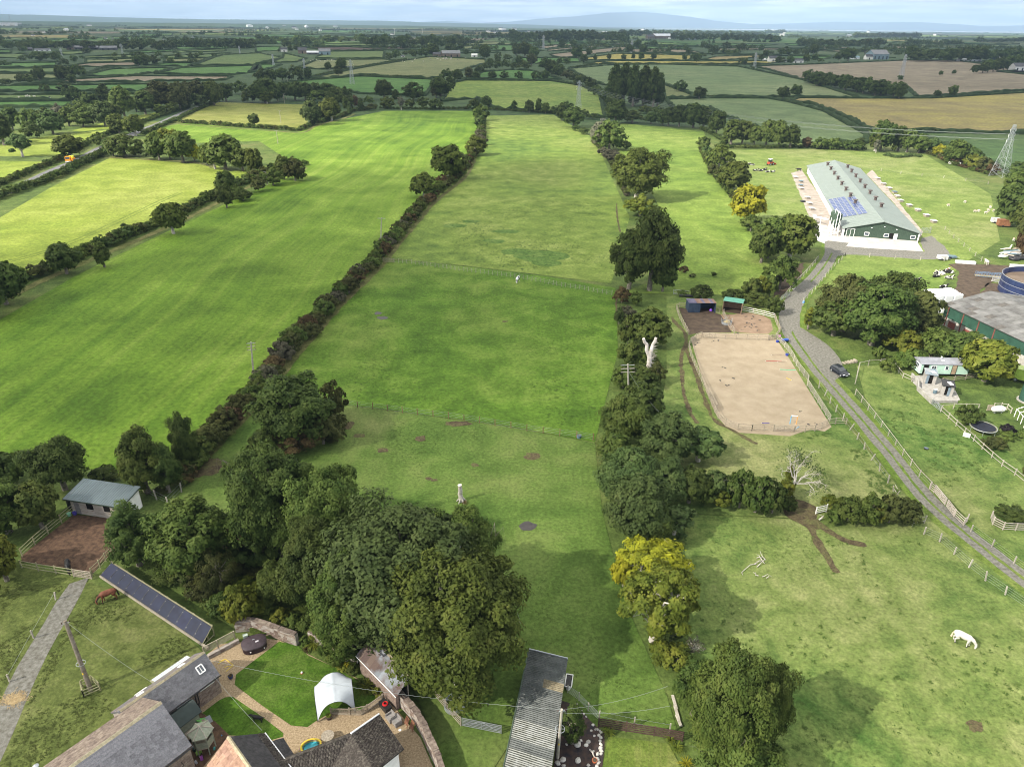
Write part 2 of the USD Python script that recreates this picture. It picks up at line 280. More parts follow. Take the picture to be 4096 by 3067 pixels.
sheet('striped_field', O([(-700,900),(-200,730),(0,690),(170,592),(420,472),(600,388),(665,362),(610,338),(560,305),(320,312),(345,275),(405,266),(640,287),(720,262),(830,240),(1030,240),(1038,290),(1000,350),(920,425),(830,522),(700,675),(560,825),(430,958),(390,1010),(250,1020),(0,985),(-500,1040)]), M_mown, 0.0, 'long mown field with curving stripes')
sheet('lime_field', O([(-400,600),(0,470),(110,405),(240,340),(470,358),(490,372),(620,350),(660,358),(480,412),(350,470),(150,570),(0,620),(-300,720)]), M_lime, 0.0, 'sunlit yellow green field beside the lane')
sheet('roadside_field', Q(0,0, [(-600,1260),(0,1245),(330,1190),(860,1130),(960,1125),(900,1180),(640,1310),(560,1345),(0,1350),(-600,1400)]), M_lime, 0.0, 'sunlit grass strip left of the lane')
sheet('roadside_field', Q(0,0, [(-600,1420),(0,1392),(420,1398),(330,1440),(0,1585),(-600,1760)]), M_lime, 0.004, 'sunlit grass field at the left edge below the lane')
sheet('roadside_field', Q(0,0, [(620,1130),(900,1060),(1200,1000),(1420,960),(1350,1010),(960,1110),(700,1140)]), M_lime, 0.008, 'narrow sunlit grass between wood and lane')
sheet('roadside_field', Q(0,0, [(1460,1055),(1640,990),(1750,940),(1890,885),(2630,905),(2660,1070),(2570,1115),(2211,1105),(1800,1072)]), grass('tan_pasture', (.10,.12,.022),(.135,.150,.030),(.165,.165,.05), s1=.012, s2=.1), 0.012, 'yellowish pasture right of the lane with poles')
sheet('rough_pasture', O([(1052,250),(1195,248),(1285,300),(1320,380),(1360,470),(1320,612),(1180,595),(1000,573),(828,558),(900,440),(1010,345),(1045,290)]), M_rough, 0.0, 'rough tussocky pasture beyond the paddock fence')
sheet('horse_paddock', O([(828,560),(1000,575),(1180,597),(1330,622),(1335,760),(1285,955),(1100,920),(900,893),(740,872),(610,815),(655,735),(720,665)]), M_paddock, 0.0, 'green paddock below the wire fence')
sheet('lower_paddock', O([(740,874),(900,895),(1100,922),(1285,957),(1300,1100),(1350,1300),(1440,1500),(1470,1600),(1270,1560),(1130,1560),(1040,1700),(960,1656),(900,1500),(800,1350),(620,1240),(380,1120),(395,1020),(450,950),(600,830)]), M_lawnp, 0.004, 'close cropped paddock with the tree stump')
sheet('oak_pasture', O([(1300,262),(1520,285),(1570,400),(1630,520),(1730,560),(1690,640),(1330,632),(1440,600),(1460,520),(1400,400),(1340,330)]), grass('oak_pasture', (.078,.130,.020),(.118,.170,.030),(.160,.195,.048), s1=.02, s2=.14, s3=1.2), 0.004, 'sunlit pasture between the oaks')
sheet('barn_pasture', O([(1560,325),(1760,322),(2000,335),(2140,420),(2160,520),(2080,570),(2010,640),(1760,620),(1820,560),(1760,510),(1640,480),(1590,390)]), grass('barn_pasture', (.085,.135,.025),(.125,.165,.040),(.165,.180,.070), s1=.02, s2=.15, s3=1.2, worn=((.15,.12,.08), .68)), 0.004, 'sunlit grass round the green barn')
sheet('right_pasture', O([(1480,1110),(1700,1120),(1960,1080),(2300,1330),(2600,1700),(2300,2000),(1480,1900),(1500,1500),(1480,1300)]), M_right, 0.0, 'patchy horse pasture at the lower right')
sheet('arena_pasture', O([(1440,640),(1690,640),(1730,800),(1960,1075),(1700,1118),(1480,1108),(1420,950),(1440,800)]), M_right, 0.004, 'grass round the riding arena')
sheet('garden_paddock', O([(1850,790),(1980,790),(2300,1090),(2600,1400),(2400,1400),(2100,1130),(1880,900)]), M_right, 0.008, 'grass strip between track and garden fence')
sheet('yard_pasture', O([(-700,1300),(0,1200),(200,1260),(330,1300),(470,1440),(250,1560),(100,1700),(-400,2200)]), M_left, 0.0, 'short worn grass beside the gravel drive')
FAR_FIELDS = []
for c, m, nm, lab, l in [
 (0, M_lush, 'far_field', 'left green', [(-900,890),(660,875),(600,925),(-900,945)]), (0, M_mid, 'far_field', '', [(-900,825),(550,820),(1180,815),(1205,862),(-900,872)]),
 (0, M_lush, 'far_field', '', [(-600,750),(700,738),(1340,728),(1290,785),(-600,800)]), (0, M_stub, 'stubble_field', '', [(250,728),(680,686),(1170,660),(2010,664),(1930,697),(700,713)]),
 (0, M_dull, 'far_field', '', [(-500,640),(240,640),(500,648),(500,685),(150,705),(-500,690)]), (0, M_lush, 'far_field', '', [(700,660),(960,600),(1400,588),(1500,600),(1090,664)]),
 (0, M_lush, 'far_field', '', [(1340,640),(1560,590),(2250,568),(2230,622),(1960,655)]), (0, M_mid, 'far_field', '', [(1660,572),(1900,480),(2240,462),(2440,500),(2300,560)]),
 (0, M_stub, 'stubble_field', '', [(560,576),(760,550),(1190,540),(1170,572),(900,582)]), (0, M_lush, 'far_field', '', [(1240,565),(1420,550),(1690,545),(1620,578)]),
 (0, M_lush, 'far_field', '', [(-300,552),(500,543),(480,578),(-300,590)]), (0, M_mid, 'far_field', '', [(-300,600),(560,590),(700,600),(640,630),(-300,628)]),
 (0, M_mid, 'far_field', '', [(740,645),(880,588),(980,588),(900,610)]), (0, M_mid, 'far_field', '', [(720,492),(1150,476),(1180,500),(720,508)]), (0, M_dull, 'far_field', '', [(740,520),(1150,510),(1170,534),(740,544)]),
 (0, M_mid, 'far_field', '', [(1400,488),(2000,462),(1840,500),(1400,508)]), (0, M_dull, 'far_field', '', [(1420,515),(1810,505),(1700,540),(1420,545)]), (0, M_lush, 'far_field', '', [(1080,452),(1500,430),(1500,448),(1200,464)]), (0, M_mid, 'far_field', '', [(1520,445),(1950,428),(1950,446),(1500,458)]),
 (0, M_lush, 'far_field', '', [(1500,412),(2000,390),(1990,420),(1540,430)]), (0, M_mid, 'far_field', '', [(490,450),(720,445),(720,470),(550,476)]), (0, M_mid, 'far_field', '', [(-400,470),(240,468),(160,502),(-400,508)]), (0, M_lush, 'far_field', '', [(-400,432),(100,438),(90,460),(-400,462)]),
 (0, M_lush, 'far_field', '', [(-500,332),(360,325),(380,350),(-500,358)]), (0, M_mid, 'far_field', '', [(400,345),(640,330),(880,325),(700,356)]), (0, M_mid, 'far_field', '', [(900,330),(1100,314),(1090,340),(900,346)]), (0, M_lime, 'far_field', '', [(430,238),(640,230),(660,246),(440,250)]),
 (0, M_lime, 'far_field', '', [(960,220),(1480,224),(1480,238),(970,240)]), (0, M_stub, 'stubble_field', '', [(980,243),(1200,244),(1190,252),(980,253)]), (0, M_rough, 'far_field', '', [(660,226),(960,221),(960,238),(660,247)]), (0, M_stub, 'stubble_field', '', [(1790,212),(1920,214),(1920,219),(1790,217)]),
 (0, M_mid, 'far_field', '', [(1560,285),(2100,280),(2100,300),(1560,305)]), (0, M_lush, 'far_field', '', [(1200,300),(1500,290),(1480,312),(1200,318)]), (0, M_lush, 'far_field', '', [(200,285),(500,278),(560,292),(220,300)]), (0, M_mid, 'far_field', '', [(2150,355),(2450,345),(2420,380),(2150,385)]),
 (1, M_lush, 'far_field', '', [(230,722),(480,694),(900,662),(1530,690),(1510,760),(1455,832),(900,812),(560,745)]), (1, M_dull, 'cow_pasture', 'pale pasture with cattle below the far barn', [(400,690),(900,590),(1300,524),(1500,492),(1980,518),(1990,545),(1560,678),(900,650)]),
 (1, M_dull, 'far_field', '', [(350,592),(520,522),(1100,516),(1220,528),(900,578),(600,602)]), (1, M_mid, 'far_field', '', [(530,490),(650,448),(1110,442),(1100,506),(520,508)]), (1, M_mid, 'far_field', '', [(230,505),(240,462),(440,508),(340,540),(0,550)]),
 (1, M_lush, 'far_field', '', [(0,562),(230,560),(100,600),(-60,630)]), (1, M_plough, 'ploughed_field', '', [(390,416),(720,410),(1350,408),(1280,438),(680,440)]), (1, M_rough, 'far_field', 'open green field with the pylon', [(1600,880),(1690,722),(1800,697),(2551,702),(2811,742),(2971,815),(3020,1010),(2971,1020),(2211,945),(2060,940),(1900,850)]),
 (1, M_lush, 'far_field', '', [(1960,625),(2211,606),(2391,616),(2640,690),(1790,690)]), (1, M_dull, 'far_field', '', [(1740,410),(1900,395),(1960,400),(1800,432)]), (1, M_lush, 'far_field', '', [(2000,392),(2280,395),(2280,440),(1900,442)]), (1, M_stub, 'stubble_field', '', [(1600,362),(2211,362),(2500,360),(2211,376),(1400,372)]),
 (1, M_lush, 'far_field', '', [(0,410),(210,405),(200,440),(0,450)]), (1, M_mid, 'far_field', '', [(400,405),(1100,398),(1100,406),(400,412)]), (1, M_rough, 'far_field', '', [(0,250),(500,240),(520,262),(0,275)]), (1, M_rough, 'far_field', '', [(1200,224),(1460,215),(1500,240),(1200,240)]), (1, M_stub, 'stubble_field', '', [(1420,226),(1600,242),(1520,250),(1380,234)]),
 (1, M_lush, 'far_field', '', [(560,262),(1000,262),(1000,282),(560,280)]), (1, M_lush, 'far_field', '', [(1900,310),(2300,312),(2300,330),(1900,330)]), (1, M_lush, 'far_field', '', [(0,300),(560,305),(560,318),(0,322)]),
 (2, M_pale, 'pale_field', 'pale green crop behind the poplars', [(490,597),(900,562),(1300,560),(1950,577),(2511,692),(3000,848),(2290,842),(1650,836),(1450,780),(1270,716),(820,740),(740,722)]), (2, M_dull, 'far_field', '', [(1285,722),(1560,822),(1560,838),(1320,850)]),
 (2, M_pale, 'pale_field', 'pale green crop behind the hedge and bushes', [(1330,862),(1650,850),(2211,852),(2400,885),(2700,962),(3060,1162),(3060,1240),(2500,1235),(2100,1105),(1830,1005),(1700,935),(1400,942)]),
 (2, M_gold, 'golden_field', '', [(640,502),(900,467),(1550,482),(1540,518),(640,524)]), (2, M_gold, 'golden_field', '', [(620,546),(900,530),(1850,532),(2400,530),(2211,553),(620,553)]), (2, M_yell, 'golden_field', '', [(1630,520),(1760,492),(2120,482),(2211,490),(1820,526)]),
 (2, M_stub, 'stubble_field', '', [(330,472),(950,407),(1010,402),(960,440),(640,478),(500,498),(360,492)]), (2, M_stub, 'stubble_field', '', [(310,448),(310,432),(930,377),(960,392),(420,438)]), (2, M_stub, 'stubble_field', '', [(200,412),(480,377),(930,361),(900,370),(450,400),(300,424)]), (2, M_stub, 'stubble_field', '', [(1010,427),(1500,432),(1650,460),(1500,470),(1050,462)]),
 (2, M_stub, 'stubble_field', '', [(250,352),(880,331),(900,343),(450,368),(250,372)]), (2, M_lush, 'far_field', '', [(1180,366),(1600,386),(1600,398),(1180,384)]), (2, M_lush, 'far_field', '', [(1160,406),(1500,412),(1560,424),(1160,418)]), (2, M_stub, 'stubble_field', '', [(1160,390),(1600,404),(1600,409),(1160,400)]), (2, M_lush, 'far_field', '', [(1560,316),(1740,302),(1760,314)]), (2, M_lush, 'far_field', '', [(1700,378),(2300,388),(2200,400),(1700,392)]),
 (2, M_lush, 'far_field', '', [(20,512),(60,504),(580,502),(590,540),(430,545),(0,560)]), (2, M_stub, 'stubble_field', '', [(1760,424),(2211,420),(2900,412),(2900,424),(2211,436),(1760,438)]), (2, M_lush, 'far_field', '', [(1750,300),(2100,296),(2100,306),(1750,308)]),
 (3, M_stub, 'brown_field', 'wide brown stubble field on the right', [(-150,577),(300,562),(1200,524),(1600,524),(1900,562),(2700,640),(2700,770),(2211,782),(1400,840),(1290,842),(1190,745),(300,692),(0,602)]),
 (3, M_yell, 'ripe_field', 'yellow ripening field with fine drill lines', [(180,878),(260,848),(800,853),(1400,852),(2211,803),(2800,770),(2800,1165),(1420,1140),(870,1120),(700,1022),(400,902)]),
 (3, M_maize, 'maize_field', 'dull green maize field by the pylon', [(1270,1158),(1400,1147),(2800,1172),(2800,1560),(2070,1500),(1500,1250)]), (3, M_stub, 'stubble_field', '', [(430,442),(720,436),(1160,441),(720,458)]), (3, M_dull, 'far_field', '', [(900,341),(1300,346),(1250,353),(900,351)]), (3, M_stub, 'stubble_field', '', [(1070,392),(1210,396),(1200,438),(1080,430)]),
 (3, M_lush, 'far_field', '', [(150,381),(480,381),(800,401),(190,401)]), (3, M_lush, 'far_field', '', [(180,478),(560,482),(530,508),(180,514)]), (3, M_lush, 'far_field', '', [(2080,456),(2300,455),(2300,470)]), (3, M_mid, 'far_field', '', [(1080,362),(1240,362),(1230,388)]), (3, M_lush, 'far_field', '', [(1500,366),(2120,372),(2100,385),(1500,390)]), (3, M_mid, 'far_field', '', [(1980,622),(2300,600),(2300,655)]),
 (3, M_rough, 'far_field', '', [(0,288),(700,292),(700,300),(0,298)]), (3, M_rough, 'far_field', '', [(1400,316),(2211,312),(2211,322),(1400,326)]), (3, M_dull, 'far_field', '', [(1300,396),(1900,400),(1900,408),(1300,410)])]:
 pts = Q(c, 0, l); sheet(nm, pts, m, 0.016, lab or None)
 FAR_FIELDS.append((nm, pts))
rngf = np.random.default_rng(5)
for i in range(110):
 y = 1750*math.exp(rngf.uniform(0, 1.75)); x = rngf.uniform(-.82, .82)*y; a = rngf.normal()*.3; L, W = rngf.uniform(.03, .09)*y, rngf.uniform(.05, .12)*y
 if project(np.array([x, y, 0]))[1] > 175: continue
 c_, s_n = math.cos(a), math.sin(a); q = [(x+u*L*c_-w*W*s_n, y+u*L*s_n+w*W*c_) for u, w in ((-1, -1),(1, -1+rngf.normal()*.2),(1+rngf.normal()*.2, 1),(-1, 1))]
 sheet('far_field', q, [M_lush, M_mid, M_dull, M_rough, M_stub, M_mid, M_lush, M_yell][int(rngf.integers(8))], .02+.003*i)
# the light band of the firth and the hills beyond it
M_water = mat('firth_water', (.30,.33,.36), rough=.35, var=.05, scale=.001)
sheet('water', [(2500,12500),(6000,13200),(14000,12800),(17000,16500),(12000,17200),(5000,16800),(2000,14500)], M_water, .3, 'pale band of the firth near the horizon')
def ridge(x0, x1, y, prof, depth, seed, label, rough=9.0, m=None):
 n, k = 120, 9; X = np.linspace(x0, x1, n); hgt = np.interp(X, *zip(*prof)); V = []
 for j in range(k):
  s = math.sin(PI*j/(k-1))**.8
  for i in range(n):
   yy = y+(j/(k-1)-.5)*depth; V.append((X[i], yy, -1+hgt[i]*s*(.8+.4*meshkit.fbm(np.array([X[i]/1500, yy/1500, seed]), 3))+(meshkit.fbm(np.array([X[i]/220, yy/220, seed]), 3)-.5)*rough*s))
 i = np.arange(n*k).reshape(k, n)
 solo('hills', (np.array(V), np.stack([i[:-1, :-1].ravel(), i[:-1,1:].ravel(), i[1:, 1:].ravel(), i[1:, :-1].ravel()], 1)), m or M_hill, label, kind='structure', smooth=True)
M_hill = mat('hill_moor', (.045,.055,.035), rough=.95, spec=.05, var=.2, scale=.0006)
S = 30000/F
ridge(-5632,14732,26000, [(-5632,0),(-3640,57),(-2252,119),(-1212,71),(-260,105),(952,217),(2252,310),(2945,402),(3725,436),(4160,424),(4852,370),(5545,310),(6585,177),(7625,119),(8840,124),(9965,71),(11265,111),(12565,57),(14732,0)], 3465,5, 'long blue mountain on the horizon')
ridge(4910,24265,26865, [(4910,45),(8954,126),(10688,184),(13865,213),(15600,144),(19644,189),(24265,85)], 3465,9, 'faint blue hills across the firth on the right')
ridge(-16000,2000,15500, [(-16000,120),(-12000,150),(-10000,135),(-8000,100),(-6000,75),(-4000,85),(-2500,78),(-1000,55),(600,35),(2000,0)], 3000,13, 'low dark hills along the left horizon', 14, M_far)
ridge(-9000,900,9500, [(-9000,40),(-6000,34),(-4000,28),(-2500,30),(-900,22),(900,0)], 1600,17, 'low wooded rise on the left', 8, M_far)
M_dry = grass('dry_verge', (.058,.072,.018),(.098,.102,.034),(.145,.130,.056), s1=.08, s2=.5, s3=2.5)
for lab, l, wd in (('dry grass margin under the long russet hedgerow', O([(1046,300),(1022,352),(997,390),(940,436),(898,484),(858,531),(826,572),(772,624),(726,670),(662,742),(612,803),(568,868),(516,912),(466,962),(424,1015)]), 1.8),('dry grass margin under the hedge beside the striped field', O([(-30,668),(66,618),(176,570),(306,515),(426,460),(506,419),(586,384),(660,364)]), 2.6),('dry grass margin below the hedge of the yellowish pasture', Q(0,0, [(1560,1075),(1800,1092),(2211,1122),(2400,1136),(2590,1148),(2700,1100),(2840,1058),(2960,1026),(3060,984)]), 2.4),('dry grass margin under the tree belt of the lime field', Q(0,0, [(940,1360),(1150,1372),(1400,1385),(1700,1408),(1850,1450)]), 3.0)):
 sheet('verge', strip(smooth(l, 4), wd), M_dry, .02, lab, .7,4,1.5)
M_tl = grass('wheel_track', (.050,.085,.014),(.080,.115,.020),(.11,.14,.03), s1=.05, s2=.4, s3=2)
tl = smooth(Q(0, 1, [(60, 605),(300, 545),(560, 460),(820, 350),(1100, 220),(1350, 100),(1570, 5)]), 6)
for o in (-.9, .9):
 d_ = np.gradient(tl, axis=0); d_ /= np.linalg.norm(d_, axis=1, keepdims=True); sheet('wheel_track', strip(tl+np.stack([-d_[:, 1], d_[:, 0]], 1)*o, .45), M_tl, .02, 'dark wheel track across the lime field', .12,3,2.0)
M_net = grass('nettle_ground', (.046,.090,.018),(.072,.125,.025),(.11,.155,.038), s1=.2, s2=.8, s3=2.5, bump=.12)
for i, (x, y, a, c_) in enumerate(((1165, 552, 9, 6),(1120, 545, 6, 3.5),(1182, 568, 5, 3),(1060, 520, 4, 2.5),(1090, 500, 5, 2.5),(1015, 478, 3, 2),(985, 488, 3.5, 2))):
 p = GO(x, y); sheet('nettle_patch', [(p[0]+a*math.cos(q), p[1]+c_*math.sin(q)) for q in np.arange(16)*PI/8], M_net, .025+.004*i, 'dark nettle patch in the rough pasture', 3.4, i+40,.7)
# ---------------- lane, tracks, yards
M_tar = mat('lane_tarmac', (.115,.115,.118), rough=.9, var=.12, scale=.6)
M_grav = mat('track_gravel', (.092,.085,.068), col2=(.180,.174,.154), rough=.95, scale=2.2, bump=.03, bscale=9, det=8.0)
M_mud = mat('bare_mud', (.040,.027,.018), col2=(.085,.060,.040), rough=.9, scale=.7, bump=.05, bscale=5, det=8.0)
M_worn = grass('worn_grass', (.050,.036,.022),(.080,.064,.034),(.085,.095,.030), s1=.4, s2=1.2, s3=4, bump=.1)
M_verge = grass('verge_grass', (.055,.095,.014),(.085,.130,.020),(.125,.150,.040), s1=.06, s2=.5, s3=3)
M_sand = mat('arena_sand', (.235,.188,.130), col2=(.315,.260,.186), rough=.97, spec=.05, scale=.35, bump=.04, bscale=6, det=9.0, lo=.3, hi=.7)
M_conc = mat('apron_concrete', (.42,.39,.36), rough=.85, var=.1, scale=.3, det=8.0)
lane = smooth(Q(0, 0, [(-500, 1890),(-150, 1740),(150, 1620),(420, 1490),(560, 1430),(720, 1360),(880, 1275),(1010, 1225),(1200, 1135),(1330, 1085),(1440, 1040),(1560, 985),(1700, 930),(1880, 880)]))
sheet('lane', strip(lane, 5.2), M_tar, .03, 'grey tarmac lane running between hedges', .3,3)
track = smooth(O([(1808, 522),(1790, 560),(1755, 605),(1722, 640),(1706, 675),(1710, 715),(1735, 755),(1768, 800),(1812, 850),(1880, 928),(1940, 1000),(2005, 1080),(2090, 1155),(2205, 1245),(2330, 1335),(2500, 1450)]))
tw = np.interp(np.linspace(0, 1, len(track)), [0, .1, .3, .4, .5, .6, 1], [7.0, 3.6, 3.8, 4.8, 4.0, 2.9, 2.8])
sheet('track', strip(track, tw+2.2), M_verge, .012, 'bright grass verges of the farm track', .5,2)
sheet('track', strip(track, tw), M_grav, .024, 'stony farm track winding to the green barn', .35,5)
k0 = int(.47*len(track)); sheet('track', strip(track[k0:], .42), M_verge, .03, 'grass strip down the middle of the track', .2,8,1.0)
sheet('track', strip(track[int(.08*len(track)):int(.27*len(track))], .45), M_verge, .03, 'grass strip down the upper bend of the track', .2,9,1.0)
sheet('track', O([(1712,700),(1740,712),(1790,745),(1822,790),(1812,822),(1790,828),(1745,775)]), M_grav, .02, 'wider gravel patch where the car stands', .6,4)
drive = smooth(Q(0, 3, [(-420, 2300),(-160, 1700),(-10, 1400),(150, 1010),(350, 610),(560, 260),(690, 60),(740, 10)]))
sheet('drive', strip(drive, [2.3]*len(drive)), M_grav, .012, 'gravel drive across the grass at the left', .25,6)
sheet('arena', Q(2,1, [(1540,1260),(1640,1215),(2211,1230),(2290,1280),(2400,1450),(2560,1710),(2660,1870),(2760,2030),(2700,2070),(2580,2050),(2400,2110),(2180,2095),(1960,2080),(1850,2030),(1780,1950),(1710,1800),(1640,1600)]), M_sand, .02, 'sandy riding arena')
sheet('pen', Q(2,1, [(1440,1000),(1520,1010),(1750,1045),(1800,1060),(1900,1215),(1640,1215),(1530,1235)]), M_mud, .016, 'dark muddy pen in front of the blue shelter')
sheet('pen', Q(2,1, [(1800,1060),(1980,1062),(1985,1030),(2230,1085),(2260,1215),(2211,1230),(1900,1215)]), mat('pen_sand', (.17,.115,.075), col2=(.25,.175,.12), rough=.97, scale=.5, bump=.03, bscale=6, det=8.0), .02, 'trodden sand pen in front of the wooden shelter', .3,2)
sheet('apron', Q(3,1, [(330,270),(500,290),(640,380),(1290,435),(1340,516),(900,490),(520,460),(360,400)]), M_conc, .02, 'pale concrete apron before the green barn')
sheet('gravel', Q(3,1, [(200,-160),(290,-190),(420,0),(520,150),(640,385),(400,330),(320,130)]), mat('pale_gravel', (.22,.19,.16), col2=(.36,.31,.27), rough=.95, scale=.4), .014, 'pale gravel strip along the barn', .8,4)
sheet('gravel', Q(3,1, [(850,-150),(900,-190),(1340,350),(1300,420),(1240,300),(1090,100)]), mat('pale_gravel', 0), .014, 'pale gravel path along the far side of the barn', .5,7)
sheet('gravel', Q(3,1, [(540,470),(660,465),(1340,518),(1500,540),(1480,590),(1250,580),(700,540),(600,560)]), M_grav, .018, 'grey gravel below the apron', .8,4)
sheet('gravel', Q(3,1, [(1320,400),(1420,380),(1540,480),(1560,560),(1400,560),(1330,500)]), M_grav, .014, 'grey rubble beside the apron', 1.2,4)
for lab, l in (('muddy cattle ground by the feeder', [(1560,630),(1720,620),(2211,640),(2211,690),(2040,750),(1880,800),(1820,900),(1780,950),(1560,930),(1640,800),(1650,690)]), ('dark slurry yard by the round tank', [(1900,790),(2100,800),(2300,850),(2300,1000),(2050,980),(1780,930)]), ('muddy strip beside the track fence', [(180,640),(330,600),(300,720),(160,850),(60,940),(60,860)])):
 sheet('mud', Q(3,1, l), M_mud, .022, lab, 1.6,3)
for i, (c, r, lab, wd, l) in enumerate(((2,1, 'muddy path beside the arena fence', .8, [(1380,1080),(1440,1160),(1500,1240),(1500,1340),(1540,1450),(1600,1600),(1650,1760),(1700,1880),(1740,1960),(1900,2060),(1990,2110),(2120,2180)]), (2,1, 'narrow muddy path through the grass', .7, [(1500,1330),(1460,1480),(1470,1600),(1480,1720),(1530,1880),(1600,2000)]),
      (3,2, 'bare earth path below the gap in the hedge', 1.0, [(330,1130),(380,1270),(440,1390),(520,1520),(600,1640)]), (3,2, 'bare earth path curving to the right', 1.1, [(340,1120),(500,1260),(640,1340),(840,1390)]), (2,1, 'worn path along the paddock edge', .5, [(905,900),(900,1000),(905,1080)]), (2,1, 'thin worn path in the rough pasture', .5, [(905,100),(910,220),(935,350)]))):
 sheet('path', strip(smooth(Q(c, r, l)), wd), M_worn, .03+.004*i, lab, .5,5,.6)
sheet('mud', Q(3,2, [(180,1010),(330,1010),(430,1070),(430,1180),(470,1260),(350,1260),(240,1190),(120,1130)]), M_worn, .022, 'bare trodden earth in the hedge gap', 1.0,8,1.0)
sheet('yard', Q(0,2, [(180,1490),(640,1130),(1010,1170),(1000,1450),(880,1540),(800,1640),(640,1600),(190,1540)]), mat('bark_chips', (.045,.026,.016), col2=(.115,.068,.042), rough=.95, scale=1.6, bump=.05, bscale=9, det=9.0), .02, 'brown bark chip yard before the stable')
M_pud = mat('wet_soil', (.018,.014,.013), col2=(.035,.027,.023), rough=.5, spec=.5, scale=2)
for i, (c, r, x, y, a, b) in enumerate(((1, 1, 1060, 1050, .95, .9),(1, 1, 1090, 1090, 1.3, 1.1),(1, 2, 890, 450, 1.2, .7),(1, 2, 1420, 475, 1.0, 1.0),(1, 2, 1740, 345, 2.2, .9),(1, 2, 1090, 575, .9, .8),(1, 2, 1890, 705, .7, .6),(2, 2, 175, 630, 1.3, 1.3),(2, 2, 133, 1235, 1.3, 1.1),(1, 2, 1487, 822, .5, .4),(1, 2, 1540, 832, .5, .4),(1, 2, 770, 360, 1.8, 1.6),(3, 3, 1790, 1300, .8, .8),(1, 1, 2150, 1120, .7, .5),(0, 2, 1790, 730, 2.2, 2.6))):
 p = GZ(c, r, x, y); t = np.arange(14)*2*PI/14; rr = np.random.default_rng(i).uniform(.7, 1.2, 14)
 sheet('mud', [(p[0]+a*math.cos(q)*k, p[1]+b*math.sin(q)*k) for q, k in zip(t, rr)], M_pud if i in (0,1,8) else M_worn, .03,('dark burnt patch on the paddock grass', 'bare earth patch worn in the paddock grass')[i not in (0,1,8)], .25, i, .4)
# ---------------- trees: kinds are class prims, every tree is an Xform that references one of them
M_bark = mat('bark', (.10,.085,.065), col2=(.20,.18,.15), rough=.95, scale=3)
M_pbark = mat('pale_bark', (.30,.27,.23), col2=(.46,.43,.39), rough=.95, scale=4)
LM = {'d': leaf_mat('leaf_dark', (.050,.085,.016),(.108,.155,.031),(.175,.22,.054)),
 'm': leaf_mat('leaf_green', (.072,.115,.020),(.145,.195,.038),(.22,.255,.062)),
 'o': leaf_mat('leaf_oak', (.072,.104,.015),(.145,.188,.031),(.245,.27,.060)),
 'g': leaf_mat('leaf_grey', (.066,.108,.028),(.124,.182,.050),(.195,.245,.080)),
 'y': leaf_mat('leaf_yellow', (.22,.235,.018),(.47,.46,.030),(.66,.60,.050)),
 'v': leaf_mat('leaf_lime', (.115,.155,.018),(.225,.255,.034),(.36,.355,.055)),
 'r': leaf_mat('leaf_russet', (.090,.058,.024),(.150,.102,.042),(.20,.15,.062)),
 'b': leaf_mat('leaf_bronze', (.064,.078,.020),(.115,.126,.032),(.172,.172,.048)),
 'p': leaf_mat('leaf_pale', (.16,.17,.105),(.24,.24,.155),(.32,.31,.20)),
 'k': leaf_mat('leaf_purple', (.016,.012,.016),(.028,.022,.028)), 'h': leaf_mat('leaf_twiggy', (.10,.094,.055),(.152,.145,.088),(.20,.19,.12))}
WORD = {'d': 'dark green', 'm': 'green', 'o': 'olive green', 'g': 'grey-green', 'y': 'yellow', 'v': 'yellow-green', 'r': 'russet', 'b': 'bronze-green', 'p': 'pale bare-topped', 'k': 'purple', 'h': 'grey twiggy'}
KIND = {'d': 'dark_tree', 'm': 'green_tree', 'o': 'oak_tree', 'g': 'grey_green_tree', 'y': 'yellow_tree', 'v': 'lime_tree', 'r': 'russet_tree', 'b': 'bronze_tree', 'p': 'pale_tree', 'k': 'purple_tree', 'h': 'twiggy_tree'}
def sphere_dirs(rng, n):
 v = rng.normal(size=(n, 3)); return v/np.linalg.norm(v, axis=1, keepdims=True)
def leaves(rng, centers, normals, size, blend=.46, aspect=1.6):
 n = len(centers); a = sphere_dirs(rng, n); nn = normals*1.0+a*.62; nn /= np.linalg.norm(nn, axis=1, keepdims=True)
 u = np.cross(nn, sphere_dirs(rng, n)); u /= np.maximum(np.linalg.norm(u, axis=1, keepdims=True), 1e-6); w = np.cross(nn, u)
 s = size*rng.uniform(.6, 1.35, (n, 1)); u = u*s*aspect/2; w = w*s/2
 v = np.stack([centers-u, centers-w*.9+nn*s*.12, centers+u, centers+w*.9-nn*s*.1], 1).reshape(-1, 3)
 sn = nn*(1-blend)+normals*blend; sn /= np.maximum(np.linalg.norm(sn, axis=1, keepdims=True), 1e-6)
 return v, np.arange(4*n).reshape(n, 4), np.repeat(sn, 4, 0)
